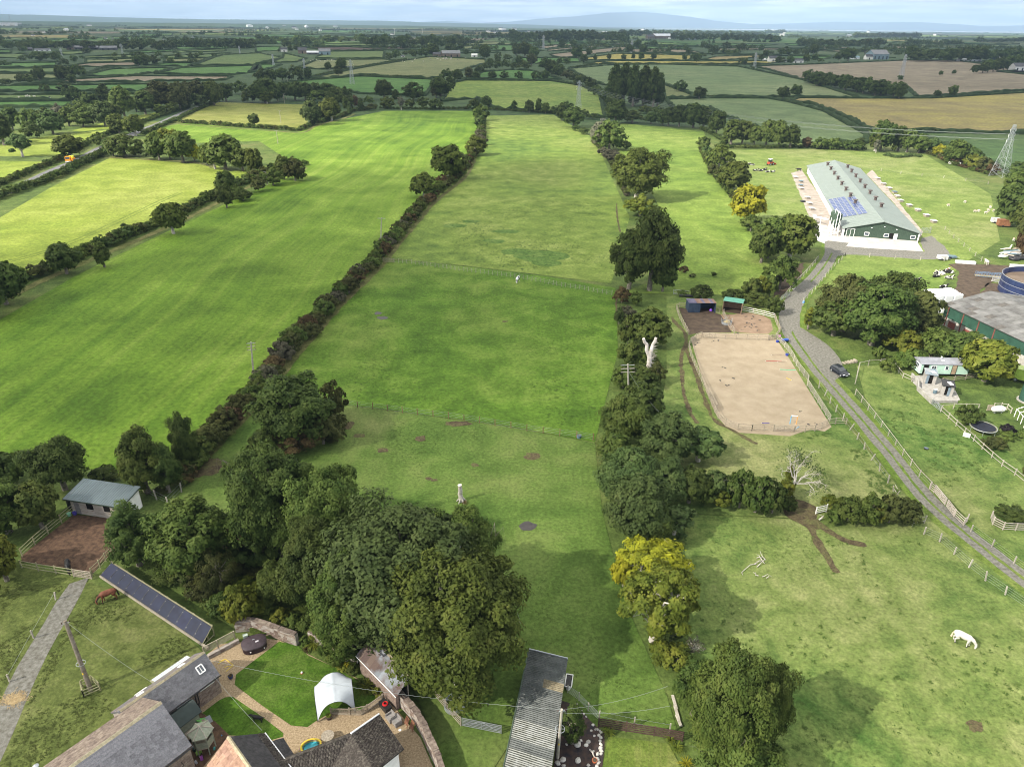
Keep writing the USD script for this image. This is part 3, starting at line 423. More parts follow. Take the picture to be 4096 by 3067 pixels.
def crown(rng, R, h, cb, n, size, form):
 hc, a = (h+cb)/2, (h-cb)/2
 nc = {'sparse': 30, 'bush': 26, 'cone': 40}.get(form, 46)
 if n > 20000: nc = int(nc*1.7)
 if n < 900: nc = int(nc*.6)
 d = sphere_dirs(rng, nc*3); d[:, 2] = np.where(d[:, 2] < -.86, -d[:, 2], d[:, 2])
 pick = [0]
 while len(pick) < nc:                                         # spread the clumps
  dist = np.min(np.linalg.norm(d[:, None]-d[pick][None], axis=2), 1)+rng.uniform(0, .12, len(d)); pick.append(int(np.argmax(dist)))
 d = d[pick]; lob = .80+.30*meshkit.fbm(d*1.6+rng.uniform(0, 50), 3)*1.1
 rad = rng.uniform(.74, 1.06, nc)*lob
 if n > 9000: rad = rad*(.93+.15*(meshkit.noise(d*2.1+rng.uniform(0, 50)) > .5))
 if form == 'sparse': rad *= rng.uniform(.75,1.1, nc)
 C = d*rad[:, None]
 prof = np.ones(nc)
 if form == 'cone': prof = np.clip(1.05-.75*(C[:, 2]*.5+.5), .2,1)
 if form == 'bush': prof = np.clip(1.1-.25*C[:, 2], .6,1.15)
 if form in ('tall', 'poplar'): prof = np.clip(1.05-.35*np.clip(C[:, 2], 0,1), .3,1.1)
 P = np.stack([C[:, 0]*prof*R, C[:, 1]*prof*R, hc+C[:, 2]*a], 1)
 cr = np.array([R, R, min(a, R*1.25)])*rng.uniform(.20,.36,(nc, 1))*(.74 if n > 20000 else .92)*(.8 if form == 'sparse' else 1.06)
 m = n//nc; cent, nor = [], []
 for i in range(nc):
  q = sphere_dirs(rng, m); q[:, 2] = np.where(q[:, 2] < -.35, -q[:, 2], q[:, 2]); r = rng.uniform(.35, 1.08, (m, 1))**.55
  r *= .60+.62*meshkit.noise(q*2.3+i*5.1)[:, None]+.36*meshkit.noise(q*6.0+i*3.3)[:, None]
  cent.append(P[i]+q*r*cr[i]); out = P[i]-np.array([0, 0, hc-.25*a]); out = out/max(np.linalg.norm(out), 1e-6); nn = q*.75+out*.55+np.array([0, 0, .18]); nor.append(nn/np.linalg.norm(nn, axis=1, keepdims=True))
 k = int(n*.12); q = sphere_dirs(rng, k)*rng.uniform(0, .75, (k, 1)); cent.append(np.stack([q[:, 0]*R, q[:, 1]*R, hc+q[:, 2]*a], 1)); nor.append(q/np.maximum(np.linalg.norm(q, axis=1, keepdims=True), 1e-6))
 cent, nor = np.vstack(cent), np.vstack(nor); ok = cent[:, 2] > .03*h; cent, nor = cent[ok], nor[ok]
 c0 = np.array([0, 0, hc]); k = (np.percentile(np.linalg.norm((cent-c0)/[R, R, a], axis=1), 95.5)); cent = c0+(cent-c0)/k; P = c0+(P-c0)/k
 return leaves(rng, cent, nor, size), P
def limb(mb, rng, p, q, r0, r1, n=5, seg=4, wob=.06):
 p, q = np.asarray(p, float), np.asarray(q, float); L = np.linalg.norm(q-p); last = p
 for i in range(1, seg+1):
  t = i/seg; x = p+(q-p)*t+(rng.normal(size=3)*wob*L*math.sin(PI*t) if i < seg else 0); x[2] += .04*L*math.sin(PI*t)
  mb.tube(last, x, r0+(r1-r0)*(i-1)/seg, r0+(r1-r0)*t, n); last = x
def trunk(rng, R, h, cb, P, twigs=0, lean=0.0):
 mb = MB(); r = max(.05, .035*h); fork = np.array([lean*R, 0, max(cb*1.2, .25*h)])
 limb(mb, rng, (0, 0, -.25), fork, r*1.25, r*.8, 7, 3, .03); limb(mb, rng, fork, (lean*R, 0, .86*h), r*.8, r*.12, 6, 4, .05)
 for q in P[rng.permutation(len(P))[:9]]: limb(mb, rng, fork+(0, 0, rng.uniform(0, .3)*h), q, r*.42, r*.08, 5, 3)
 for i in range(twigs):
  q = P[rng.integers(len(P))]; o = (q-np.array([0, 0, .5*h])); o /= np.linalg.norm(o); q2 = q+o*R*rng.uniform(-.02, .16)+rng.normal(size=3)*R*.08; limb(mb, rng, fork, q2, r*.12, r*.02, 4, 7, .10); mb.tube(q2, q2+rng.normal(size=3)*R*.10, r*.02, r*.01, 4)
 return mb
_cls = {}
LEV = {'X': (42000,.0165), 'L': (15000,.028), 'M': (3200,.068), 'S': (700,.13), 'T': (260,.19)}
SHAPE = {'round': (.50,.06), 'tall': (.33,.05), 'bush': (.68,.0), 'wide': (.95,.0), 'cone': (.36,.02), 'sparse': (.50,.2), 'poplar': (.22,.05), 'bare': (.5,.2), 'column': (.26,.0)}
def tree_class(form, m, lev, var):
 key = (form, m, lev, var)
 if key in _cls: return _cls[key]
 path = '/World/%s_%s_%s_kind_%d' % ({'X': 'close', 'L': 'near', 'M': 'middle', 'S': 'distant', 'T': 'remote'}[lev], form, KIND[m], var)
 cp = stage.CreateClassPrim(path); rng = np.random.default_rng(sum(map(ord, form+lev))*31+var*7)
 rr, cb = SHAPE[form]; h, R = 1.0, rr; n, s = LEV[lev]
 if form in ('bush', 'column'): n = int(n*.6)
 if form == 'wide': n = int(n*.5)
 if form == 'sparse': n = int(n*.6)
 if form == 'bare': n = int(n*.06)
 if lev in 'XL': s *= .8 if form in ('bush', 'wide') else 1
 (v, f, nr), P = crown(rng, R, h, cb, n, s*(R/.5)**.5, {'wide': 'bush', 'column': 'tall', 'bare': 'sparse'}.get(form, form))
 rawmesh(path+'/crown', v, f, LM[m], nr)
 if lev in 'XLM' and form not in ('wide',) or lev == 'S' and form in ('round', 'sparse', 'bare'):
  tb = trunk(rng, R, h, cb, P, {'sparse': 14, 'bare': 60}.get(form, 16 if lev in 'XL' and m in 'ob' else 6 if lev in 'XL' else 0)); usdkit.mesh(stage, path+'/trunk', tb.get(), M_pbark if form in ('sparse', 'bare') or m in 'op' else M_bark)
 _cls[key] = (path, rr); return _cls[key]
def dist(p): return float(np.linalg.norm(np.asarray(p)-C0))
def level(p, h):
 px = F*h/dist(p)/4
 return 'X' if px > 95 else 'L' if px > 46 else 'M' if px > 15 else 'S' if px > 7 else 'T'
NTREE = [0]
def place_tree(base, h, R, m, form=None, label=None, cat='tree', group=None, name=None, parent=None, rz=None, flat=False):
 NTREE[0] += 1; rng = np.random.default_rng(NTREE[0]*13+5)
 a = R/h
 if form is None: form = 'tall' if a < .38 else 'round' if a < .60 else 'bush' if a < .85 else 'wide'
 lev = level(base, max(h, 2*R*.8)); var = int(rng.integers({'X': 2, 'L': 3, 'M': 4, 'S': 4, 'T': 4}[lev]))
 path, rr = tree_class(form, m, lev, var)
 x = UsdGeom.Xform.Define(stage, numbered((str(parent.GetPath()) if parent else '/World')+'/'+(name or ('shrub' if form in ('bush', 'wide') else KIND[m]))))
 x.AddTranslateOp().Set(Gf.Vec3d(*map(float, base))); x.AddRotateZOp().Set(float(rng.uniform(0, 360) if rz is None else rz))
 x.AddScaleOp().Set(Gf.Vec3f(R/rr*float(rng.uniform(.95, 1.05)), R/rr, h))
 p = x.GetPrim(); p.GetReferences().AddInternalReference(path); p.SetInstanceable(True)
 if label: tag(p, label, cat, group)
 return p
ELL = sphere_dirs(np.random.default_rng(0), 300)*.97
def fit(xc, yt, yb, w, bush=False):
 yb0 = yb; h, b = 8.0, G(xc, yb)
 for _ in range(14):
  b = G(xc, yb0); d = (b-C0)@_f; R = w*(d-.3*h)/(2*F)*1.03; cb = 0.0 if bush else .04*h
  P = b+np.stack([ELL[:, 0]*R, ELL[:, 1]*R, (h+cb)/2+ELL[:, 2]*(h-cb)/2], 1); q = project(P); y0, y1 = q[:, 1].min(), q[:, 1].max()
  h = np.clip(h*(1+.8*((y1-yt)/max(y1-y0, 1)-1)), .5, 40); yb0 = np.clip(yb0+(yb-y1)*.8, yb-.8*(yb-yt), yb+30)
 return b, float(h), float(R)
ORD = ['leftmost', 'second', 'third', 'fourth', 'fifth', 'sixth', 'seventh', 'eighth', 'ninth', 'tenth', 'eleventh', 'twelfth', 'thirteenth', 'fourteenth', 'fifteenth', 'sixteenth', 'seventeenth', 'eighteenth', 'nineteenth', 'twentieth']+['%dth' % i if i % 10 > 3 or i % 10 == 0 else '%d%s' % (i, ['', 'st', 'nd', 'rd'][i % 10]) for i in range(21,80)]
def grove(c, r, where, items, group=None, cat=None, s=2.1592):
 its = sorted(items, key=lambda t: t[0]); n = len(its)
 for i, t in enumerate(its):
  x, yt, yb, w, m = t[:5]; form = t[5] if len(t) > 5 else None; lab = t[6] if len(t) > 6 else None
  b, h, R = fit(1024*c+x/s, 767*r+yt/s, 767*r+yb/s, w/s, form in ('bush', 'wide'))
  kind = 'shrub' if (form or '') in ('bush', 'wide') or h < 4 else 'tree'
  tone = WORD[m]+(' spreading' if R/h > .5 else ' slender' if R/h < .3 else '')
  if not lab: lab = '%s %s, %s' % (tone, kind, (('leftmost of ' if i == 0 else 'rightmost of ' if i == n-1 else ORD[i]+' from left in ')+where) if n > 1 else where)
  f2 = form
  if h < 3.2 and form is None and R/h > .5: f2 = 'bush' if R/h < .85 else 'wide'
  place_tree(b, h, R, m, f2, lab, cat or kind, group or (where if n > 1 else None))
s_ = 'sparse'
grove(0,0, 'the wood left of the lane', [(40,975,1240,170, 'd'), (110,925,1110,150, 'd'), (280,945,1120,210, 'm'), (460,955,1150,215, 'g'), (285,1055,1190,170, 'd'), (525,900,1040,110, 'p', s_), (395,930,1050,150, 'd'), (640,735,870,180, 'd'), (770,785,930,170, 'd'), (700,870,980,190, 'm'), (725,935,1090,215, 'm'), (910,875,1080,190, 'g'), (1080,745,1000,200, 'm'), (910,725,880,120, 'd', 'cone'), (1260,785,980,180, 'd'), (1400,705,940,230, 'b'), (1560,715,940,200, 'b'), (1700,700,900,220, 'b'), (1850,700,900,190, 'm'), (1955,720,870,130, 'd'), (1710,800,930,170, 'g'), (-120,960,1230,250, 'd'), (600,930,1080,140, 'm'), (1000,900,1040,130, 'd'), (1180,850,960,120, 'd'), (1310,800,940,150, 'm'), (1480,740,930,170, 'd'), (1620,760,900,150, 'm'), (820,900,1050,130, 'd')], 'trees of the wood left of the lane')
grove(0,0, 'the trees along the lane hedges', [(395,725,795,90, 'd'), (1390,900,990,105, 'm'), (1490,880,965,120, 'm'), (1030,985,1150,175, 'm'), (1175,985,1165,170, 'o'), (610,1165,1350,265, 'o', 'round', 'yellowing spreading tree beside the lane above the orange truck'), (200,1155,1345,185, 'g', s_, 'thin open tree alone in the sunlit grass left of the lane'), (870,1145,1260,150, 'm'), (1080,1165,1350,310, 'm', 'bush'), (980,1190,1340,150, 'g'), (1190,1250,1350,120, 'm')])
grove(0,0, 'the belt above the sunlit field', [(1380,1140,1370,200, 'm'), (1470,1115,1360,230, 'v'), (1580,1125,1390,260, 'm'), (1320,1260,1370,160, 'g'), (1680,1235,1395,170, 'y', 'bush'), (1790,1290,1420,130, 'o'), (1950,1165,1450,320, 'm'), (1860,1240,1450,180, 'o'), (2100,1280,1470,190, 'm'), (2190,1290,1480,130, 'o')])
grove(0,0, 'the shaded left fields', [(630,640,725,80, 'd'), (560,710,790,130, 'd'), (60,680,735,110, 'd'), (190,635,715,100, 'd'), (260,640,715,110, 'm'), (345,575,700,110, 'd'), (545,565,690,130, 'd'), (680,550,660,130, 'd'), (610,570,660,120, 'd'), (550,505,565,110, 'd'), (490,445,510,90, 'd'), (320,445,520,150, 'd'), (400,450,525,140, 'd'), (200,485,525,90, 'd'), (640,480,530,60, 'd'), (760,410,460,75, 'd'), (1200,480,570,90, 'd'), (1260,465,560,110, 'd'), (1330,470,555,100, 'd'), (1480,495,545,70, 'm'), (1545,460,505,65, 'd'), (1655,455,505,60, 'd'), (1700,460,505,40, 'd'), (1740,445,485,45, 'd'), (1850,460,490,50, 'd'), (1650,510,545,60, 'd'), (1690,510,545,50, 'd'), (1150,450,490,50, 'd'), (1075,465,505,50, 'd'), (1375,445,490,60, 'd'), (1205,445,480,60, 'd'), (995,455,490,50, 'm'), (705,480,505,35, 'd'), (885,580,600,18, 'd'), (40,520,570,110, 'd'), (205,400,445,80, 'd'), (1000,495,530,40, 'd'), (1435,475,505,40, 'd')], 'trees scattered over the shaded fields on the left')
grove(0,0, 'the wood behind the left farm', [(x, 340+(i*37 % 23), 410+(i*13 % 20), 95+(i*29 % 40), 'dddm'[i % 4]) for i, x in enumerate(list(range(20,1060,62)))]+[(x, 325+(i*31 % 40), 415+(i*17 % 22), 90+(i*23 % 50), 'd') for i, x in enumerate(range(1070,1560,58))]+[(x, 330+(i*31 % 30), 400+(i*17 % 22), 80+(i*23 % 40), 'd') for i, x in enumerate(range(1580,2211,55))], 'trees of the far left wood')
grove(1,0, 'the belt beyond the yellowish pasture', [(80,675,880,230, 'd'), (100,765,890,125, 'o'), (-60,770,880,140, 'm'), (-130,700,810,140, 'd'), (340,710,860,160, 'd'), (430,712,860,150, 'd'), (510,715,850,120, 'd'), (610,720,870,170, 'd'), (680,740,860,130, 'd'), (780,750,850,120, 'd'), (520,780,880,140, 'm'), (690,760,905,170, 'm'), (800,830,950,110, 'm'), (240,720,850,120, 'd'), (190,740,870,110, 'd')])
grove(1,0, 'the hedge corner of the striped field', [(480,865,1070,180, 'g'), (650,840,1035,180, 'o'), (810,890,990,50, 'g', 'cone'), (910,850,950,60, 'g', 'cone'), (1130,835,935,130, 'o'), (1110,690,850,150, 'd'), (1210,770,880,65, 'd'), (1360,715,860,190, 'd'), (1255,835,945,65, 'p', s_), (1330,850,930,100, 'm'), (560,900,1040,120, 'd'), (1450,840,930,120, 'd'), (1550,845,940,130, 'd'), (860,830,920,70, 'r'), (980,830,900,90, 'm'), (1000,890,950,90, 'b')])
grove(1,0, 'the line up to the far barn', [(1600,670,835,180, 'd'), (1560,740,840,110, 'b'), (1650,598,690,120, 'd'), (1740,605,700,95, 'd'), (1840,585,680,80, 'b'), (1930,562,640,95, 'd'), (1900,620,690,80, 'd'), (1990,535,600,85, 'd'), (2080,510,600,110, 'd'), (2160,515,590,90, 'd'), (1680,660,780,100, 'd')])
grove(1,0, 'the shaded lush fields', [(340,570,690,150, 'd'), (450,590,680,70, 'd'), (230,590,690,110, 'd'), (70,580,700,150, 'd'), (150,600,700,80, 'd'), (625,540,610,60, 'd'), (740,505,600,95, 'd'), (715,570,650,85, 'd'), (2040,620,690,80, 'd'), (2140,615,685,85, 'd'), (1975,390,510,100, 'd'), (1210,435,500,80, 'd'), (1150,455,510,80, 'd'), (270,345,410,90, 'd'), (445,335,380,50, 'd'), (200,425,450,28, 'd'), (300,390,450,50, 'd'), (350,385,440,50, 'd'), (1670,375,440,80, 'd'), (1720,395,445,50, 'd'), (1815,430,475,50, 'd'), (1870,445,475,30, 'd'), (2140,410,445,35, 'd'), (1360,430,490,90, 'd'), (1440,410,490,100, 'd'), (1530,380,480,110, 'd'), (1290,440,480,50, 'd'), (2090,460,520,70, 'd'), (2170,470,515,90, 'd'), (2020,500,560,70, 'd')])
grove(1,0, 'the far central wood', [(x, 300+(i*37 % 30), 350+(i*13 % 26), 85+(i*29 % 40), 'd') for i, x in enumerate(range(30,900,66))]+[(x, 295+(i*31 % 40), 375+(i*17 % 40), 80+(i*23 % 50), 'd') for i, x in enumerate(range(920,1880,48))]+[(x, 275+(i*31 % 20), 330+(i*17 % 10), 80, 'd') for i, x in enumerate(range(1980,2211,60))], 'trees of the far wood')
grove(1,0, 'the long russet hedgerow', [(1940,905,1035,165, 'm'), (1930,1000,1105,105, 'g'), (1900,1175,1335,205, 'o'), (1665,1255,1540,315, 'o', 'round', 'round dark oak standing on the hedge between striped field and rough pasture'), (1450,1495,1690,235, 'o'), (1610,1500,1610,110, 'r', 'bush'), (1960,1165,1255,80, 'h', 'bush'), (1880,855,945,110, 'd'), (1990,835,920,90, 'd'), (1920,1110,1180,70, 'h', 'bush')])
grove(1,0, 'the hedge end below the lime field', [(20,1290,1480,95, 'm'), (250,1350,1550,180, 'm', 'bush'), (340,1365,1560,180, 'b', 'bush'), (150,1450,1600,190, 'm', 'bush'), (30,1520,1650,140, 'b', 'bush'), (380,1450,1560,110, 'd', 'bush')])
grove(0,0, 'the lone trees by the lime field', [(2200,985,1080,95, 'd'), (1960,1478,1680,180, 'd'), (2060,1590,1720,130, 'm', 'bush')])
grove(2,0, 'the poplar clump behind the pasture', [(880,565,890,130, 'd', 'tall'), (960,558,880,130, 'd', 'tall'), (1040,560,900,130, 'd', 'tall'), (1130,578,900,140, 'd', 'tall'), (1215,580,905,140, 'd', 'tall'), (900,640,900,120, 'd', 'tall'), (1255,640,900,110, 'd', 'tall'), (830,740,905,110, 'd'), (880,795,930,160, 'd'), (890,860,1060,185, 'd'), (1160,790,910,170, 'd'), (1260,800,910,110, 'd'), (1050,780,905,120, 'd')], 'poplars and trees of the clump')
grove(2,0, 'the bush row below the poplars', [(1040,955,1060,200, 'm', 'bush'), (1200,970,1065,110, 'd'), (1300,960,1075,120, 'd'), (1350,930,1080,140, 'd'), (1440,908,1085,150, 'd'), (1560,893,1095,200, 'd'), (1650,920,1100,130, 'd'), (1760,958,1155,150, 'd'), (1140,910,980,120, 'm', 'bush'), (1260,910,985,110, 'm', 'bush')])
grove(2,0, 'the two lone oaks in the pale field', [(1455,690,785,125, 'd'), (1615,752,852,112, 'd')])
grove(2,0, 'the hedge line by the poplars', [(680,678,765,115, 'd'), (600,645,735,140, 'd'), (480,600,680,130, 'b'), (400,560,665,120, 'd'), (340,525,640,130, 'd'), (290,500,605,110, 'd'), (720,738,820,120, 'm', 'bush'), (800,780,875,110, 'd', 'bush'), (540,640,710,100, 'd'), (170,470,560,95, 'b'), (110,520,605,110, 'm'), (60,485,560,65, 'd'), (20,540,600,70, 'd')])
grove(2,0, 'the field left of the hedge line', [(60,620,682,78, 'd'), (205,608,690,98, 'd'), (285,610,690,62, 'd')])
grove(2,0, 'the tan and golden strips', [(475,498,552,76, 'd'), (410,500,558,50, 'd'), (620,472,540,72, 'd'), (560,408,500,100, 'd'), (665,415,480,62, 'd'), (430,345,415,56, 'd'), (530,350,412,66, 'd'), (675,350,390,48, 'd'), (110,370,490,130, 'd'), (190,410,500,90, 'd'), (40,380,480,90, 'd'), (1015,392,457,62, 'd'), (1130,388,462,66, 'd'), (1225,350,402,55, 'd'), (1085,345,422,68, 'd'), (1235,430,462,36, 'd'), (1525,422,475,60, 'd'), (1655,368,425,70, 'd'), (1745,388,456,80, 'd'), (1700,385,430,50, 'd'), (1850,365,418,80, 'd'), (1980,372,445,115, 'd'), (2155,385,438,62, 'd'), (960,310,370,90, 'd'), (1660,465,488,50, 'd'), (1730,458,482,30, 'd'), (460,345,380,40, 'd'), (320,345,378,30, 'd'), (2190,430,492,50, 'd'), (2150,470,525,44, 'd'), (1595,462,535,75, 'd'), (1560,470,510,40, 'd'), (1995,498,562,82, 'd'), (2080,575,602,36, 'd'), (2090,470,512,40, 'd')], 'trees among the tan and golden strips')
grove(2,0, 'the row crossing the golden field', [(718,475,524,36, 'd'), (836,465,518,42, 'd'), (965,470,518,43, 'd'), (1045,458,516,34, 'd'), (1116,456,520,54, 'd'), (1223,464,518,52, 'd'), (1490,470,524,40, 'd')])
grove(2,0, 'the wood under the mountain', [(x, 245+(i*37 % 40), 345+(i*13 % 16), 100+(i*29 % 50), 'd') for i, x in enumerate(range(10,980,52))]+[(x, 255+(i*31 % 30), 300+(i*17 % 20), 80+(i*23 % 40), 'd') for i, x in enumerate(range(960,2211,66))]+[(x, 285+(i*31 % 30), 340+(i*17 % 20), 70+(i*23 % 40), 'd') for i, x in enumerate(range(1400,2211,62))], 'trees of the wood under the mountain')
grove(2,0, 'the shaded hedge below the pylon', [(150,868,968,92, 'd'), (230,855,962,62, 'm'), (290,890,976,75, 'm'), (480,878,965,120, 'd'), (20,870,952,52, 'd'), (530,928,1095,195, 'd'), (430,900,1035,110, 'd'), (370,915,980,80, 'd', 'bush'), (620,945,1020,90, 'd', 'bush'), (700,975,1030,110, 'd', 'bush'), (550,1080,1130,80, 'd', 'bush'), (620,1100,1160,100, 'd', 'bush')])
grove(2,0, 'the oak line of the sunlit pastures', [(840,1048,1285,285, 'm'), (755,1050,1255,180, 'p', 'round', 'silvery pale tree behind the sunlit round tree of the oak line'), (965,1215,1295,140, 'm', 'bush'), (860,1290,1390,180, 'h', 'bush'), (900,1370,1470,120, 'b', 'bush'), (1080,1262,1700,480, 'o', 'round', 'great spreading oak with pale bare limbs between two sunlit pastures'), (780,1270,1340,100, 'h', 'bush')])
grove(2,0, 'the tree row left of the barn', [(1650,1183,1295,122, 'm'), (1670,1262,1335,95, 'g'), (1780,1258,1470,275, 'o'), (1900,1398,1645,285, 'o'), (1730,1420,1510,120, 'b', 'bush')])
grove(2,0, 'the hedge behind the barn', [(1890,1040,1240,150, 'm'), (1990,1035,1235,180, 'm'), (2090,1090,1250,130, 'm'), (2190,1040,1250,190, 'm'), (2300,1045,1265,170, 'm'), (2400,1080,1270,140, 'd'), (2540,1188,1275,85, 'r'), (2650,1188,1285,135, 'm'), (2770,1190,1285,170, 'm'), (2960,1200,1290,140, 'd'), (3000,1190,1260,80, 'd'), (2880,1210,1290,90, 'd', 'bush')])
grove(3,0, 'the tree clump behind the barn', [(970,1036,1290,215, 'd'), (920,1120,1295,120, 'o'), (1120,1088,1295,130, 'd'), (1200,1118,1305,150, 'm'), (1300,1158,1315,150, 'm'), (1420,1198,1310,120, 'g'), (930,1212,1315,65, 'p', s_), (1130,1208,1305,52, 'p', s_), (1190,1218,1310,60, 'p', s_), (1080,1240,1310,40, 'm')])
grove(3,0, 'the autumn hedge below the maize field', [(1465,1248,1350,130, 'y', 'bush'), (1600,1208,1405,190, 'm'), (1760,1275,1385,160, 'd'), (1640,1325,1420,110, 'r', 'bush'), (1760,1330,1450,180, 'v', 'bush'), (1850,1360,1480,140, 'b', 'bush'), (1935,1400,1505,110, 'r', 'bush'), (1550,1320,1400,90, 'm', 'bush'), (2150,1400,1540,150, 'd')])
grove(3,0, 'the dark copse in the brown field', [(350+i*52,606+i*7+(i*37 % 22), 710+i*9+(i*13 % 12), 135, 'd') for i in range(16)]+[(420+i*70,620+i*10+(i*31 % 20), 735+i*9,130, 'd') for i in range(10)], 'trees of the dark copse')
grove(3,0, 'the right-hand fields', [(130,750,848,102, 'd'), (240,738,833,108, 'd'), (1455,780,842,60, 'd'), (1590,738,832,82, 'm'), (1782,562,632,70, 'd'), (1490,614,652,36, 'd'), (1602,605,642,34, 'd'), (1140,652,690,55, 'd', 'bush'), (1420,1098,1146,84, 'd', 'bush'), (1505,830,848,26, 'd', 'bush')])
grove(3,0, 'the wood on the right skyline', [(1230+i*46,398+(i*37 % 40), 515+(i*13 % 16), 115+(i*29 % 40), 'd') for i in range(21)]+[(1850+i*44,540-(i*17 % 30)-i*6,628-i*6,100, 'd') for i in range(9)], 'trees of the wood on the right')
grove(3,0, 'the trees by the far farmhouses', [(150,400,482,112, 'd'), (390,388,472,82, 'd'), (520,388,432,62, 'd'), (690,418,522,115, 'd'), (600,448,522,92, 'd'), (330,470,540,62, 'm'), (400,468,532,62, 'd'), (100,488,552,95, 'd'), (190,488,552,64, 'd'), (240,430,475,60, 'd'), (320,430,475,60, 'd'), (30,440,470,60, 'd'), (450,505,540,60, 'd')])
grove(3,0, 'the far right woods', [(20+i*50,300+(i*37 % 24), 362+(i*13 % 10), 90, 'd') for i in range(2)]+[(280+i*44,330+(i*37 % 24), 385+(i*13 % 20), 85, 'd') for i in range(17)]+[(1220+i*60,335+(i*37 % 30), 390,90, 'd') for i in range(8)]+[(1820+i*60,325+(i*37 % 20), 366,90, 'd') for i in range(7)]+[(760+i*40,283+(i*37 % 8), 326,80, 'd') for i in range(14)]+[(i*40,258+(i*37 % 10), 290,80, 'd') for i in range(4)], 'trees of the far woods on the right')
# the nearer trees
grove(3,1, 'the dense clump by the track', [(640,700,1190,470, 'b', 'round', 'bronze-tinged broad tree at the left of the dense clump by the track'), (1000,690,1180,500, 'd', 'round', 'dark crown at the back of the dense clump by the track'), (1240,850,1260,420, 'b', 'round', 'bronze-tinged crown at the right of the dense clump by the track'), (880,790,1320,640, 'd', 'round', 'broad dark tree in front of the dense clump by the track'), (560,930,1240,380, 'd', 'round', 'low dark crown at the left front of the dense clump by the track')])
grove(3,1, 'the trees round the static caravan', [(1150,1170,1410,330, 'v'), (1230,1350,1530,290, 'm'), (1400,1180,1430,250, 'm'), (1600,1210,1490,320, 'd'), (1860,1270,1640,440, 'v'), (1720,1200,1420,240, 'm'), (340,995,1175,90, 'v', 'column', 'yellow-green clipped bush beside the track bend'), (940,1330,1450,110, 'm', 'bush'), (1020,1420,1560,150, 'm', 'bush')])
grove(3,1, 'the right edge above the scrap', [(2080,-60,250,280, 'd'), (2230,150,420,230, 'b'), (2190,320,560,160, 'r', 'bush'), (2230,20,330,250, 'm'), (2110,160,300,130, 'm', 'bush')])
grove(3,0, 'the right edge below the pylon', [(2120,1480,1700,200, 'm'), (2250,1440,1700,260, 'o')])
grove(3,1, 'the trees above the arena', [(190,185,570,410, 'o', 'round', 'olive green oak overhanging the yard left of the barn silos'), (-10,220,560,300, 'm'), (100,555,840,310, 'm', 'bush'), (-60,300,600,240, 'm'), (10,740,900,140, 'm', 'bush'), (40,900,1060,170, 'd', 'bush')])
grove(2,1, 'the bushes behind the arena shelters', [(1630,795,935,195, 'd', 'bush'), (1900,830,955,200, 'd', 'bush'), (2060,750,920,180, 'm', 'bush'), (2100,860,985,240, 'm', 'bush'), (2150,730,900,160, 'v', 'bush'), (1480,640,700,90, 'r', 'bush'), (1560,705,740,60, 'b', 'bush'), (1740,690,730,50, 'd', 'bush'), (1475,845,900,110, 'm', 'bush')], 'bushes behind the arena shelters')
grove(2,1, 'the great dark trees at the paddock corner', [(1190,120,820,470, 'd', 'round', 'huge dark oak at the corner where the wire fence ends'), (1010,330,820,380, 'd', 'round', 'left half of the dark tree pair above the wire fence end'), (1300,560,850,220, 'd', 'round', 'dark lower crown at the right of the great corner oak'), (1100,30,210,260, 'v', 'bush', 'pale yellow-green bush behind the great dark corner oak'), (2020,-60,260,310, 'y', 'round', 'bright yellow autumn tree in the row left of the barn'), (2060,200,340,180, 'm', 'bush', 'green bush below the bright yellow tree')])
grove(2,1, 'the overgrown hedge by the arena', [(945,825,960,160, 'r', 'bush'), (1070,865,985,105, 'm', 'bush'), (990,980,1110,160, 'h', 'bush'), (1180,1010,1330,360, 'm'), (1000,1080,1320,200, 'm', 'bush'), (1020,1290,1500,230, 'm', 'bush'), (1080,1480,1700,380, 'd', 'bush'), (960,1500,1700,220, 'm', 'bush'), (1240,1480,1660,160, 'b', 'bush'), (1180,1380,1530,180, 'm', 'bush'), (920,1000,1140,100, 'g', 'bush')], 'shrubs of the overgrown hedge')
grove(2,2, 'the leaning trees by the paddock', [(960,90,500,420, 'm'), (1100,0,330,380, 'd'), (1330,255,700,500, 'g'), (1600,360,700,430, 'g', s_), (1000,540,1060,520, 'g'), (1300,640,1060,440, 'g'), (1060,780,1390,560, 'g'), (1400,1040,1330,340, 'g', s_), (1140,950,1420,420, 'm'), (1520,700,1040,330, 'd'), (880,420,720,300, 'm')])
grove(2,2, 'the dark hedge by the gap', [(1740,740,1010,260, 'g', s_), (1960,740,1080,270, 'd', 'bush'), (2100,780,1130,300, 'd', 'bush'), (2240,840,1130,240, 'd', 'bush'), (1800,900,1080,200, 'v', 'bush'), (1660,820,1060,200, 'd', 'bush'), (2350,820,1000,160, 'v', 'bush'), (2380,960,1110,150, 'd', 'bush'), (2390,700,860,90, 'v', 'bush')], 'bushes of the dark hedge by the gap')
grove(0,0, 'the yellow paddock trees', [(1400,1156,1295,158, 'y', 'sparse', 'bright yellow tree at the paddock edge, upper of two'), (1345,1195,1270,60, 'y', 'bush', 'small yellow bush left of the upper yellow tree'), (1408,1212,1405,185, 'v', 'sparse', 'large yellow-green tree below the bright yellow one'), (1470,1225,1310,70, 'v', 'bush', 'yellow-green bough leaning right over the pasture'), (1430,1380,1440,60, 'v', 'bush', 'low yellow-green bush below the yellow trees')], s=1/1.8517)
grove(2,3, 'the scrub above the big ash', [(1310,380,590,300, 'd', 'bush'), (1270,550,760,190, 'v', 'bush'), (1400,570,830,280, 'v', 'bush'), (1560,520,700,200, 'h', 'bare', 'bare grey twigs above the big ash')])
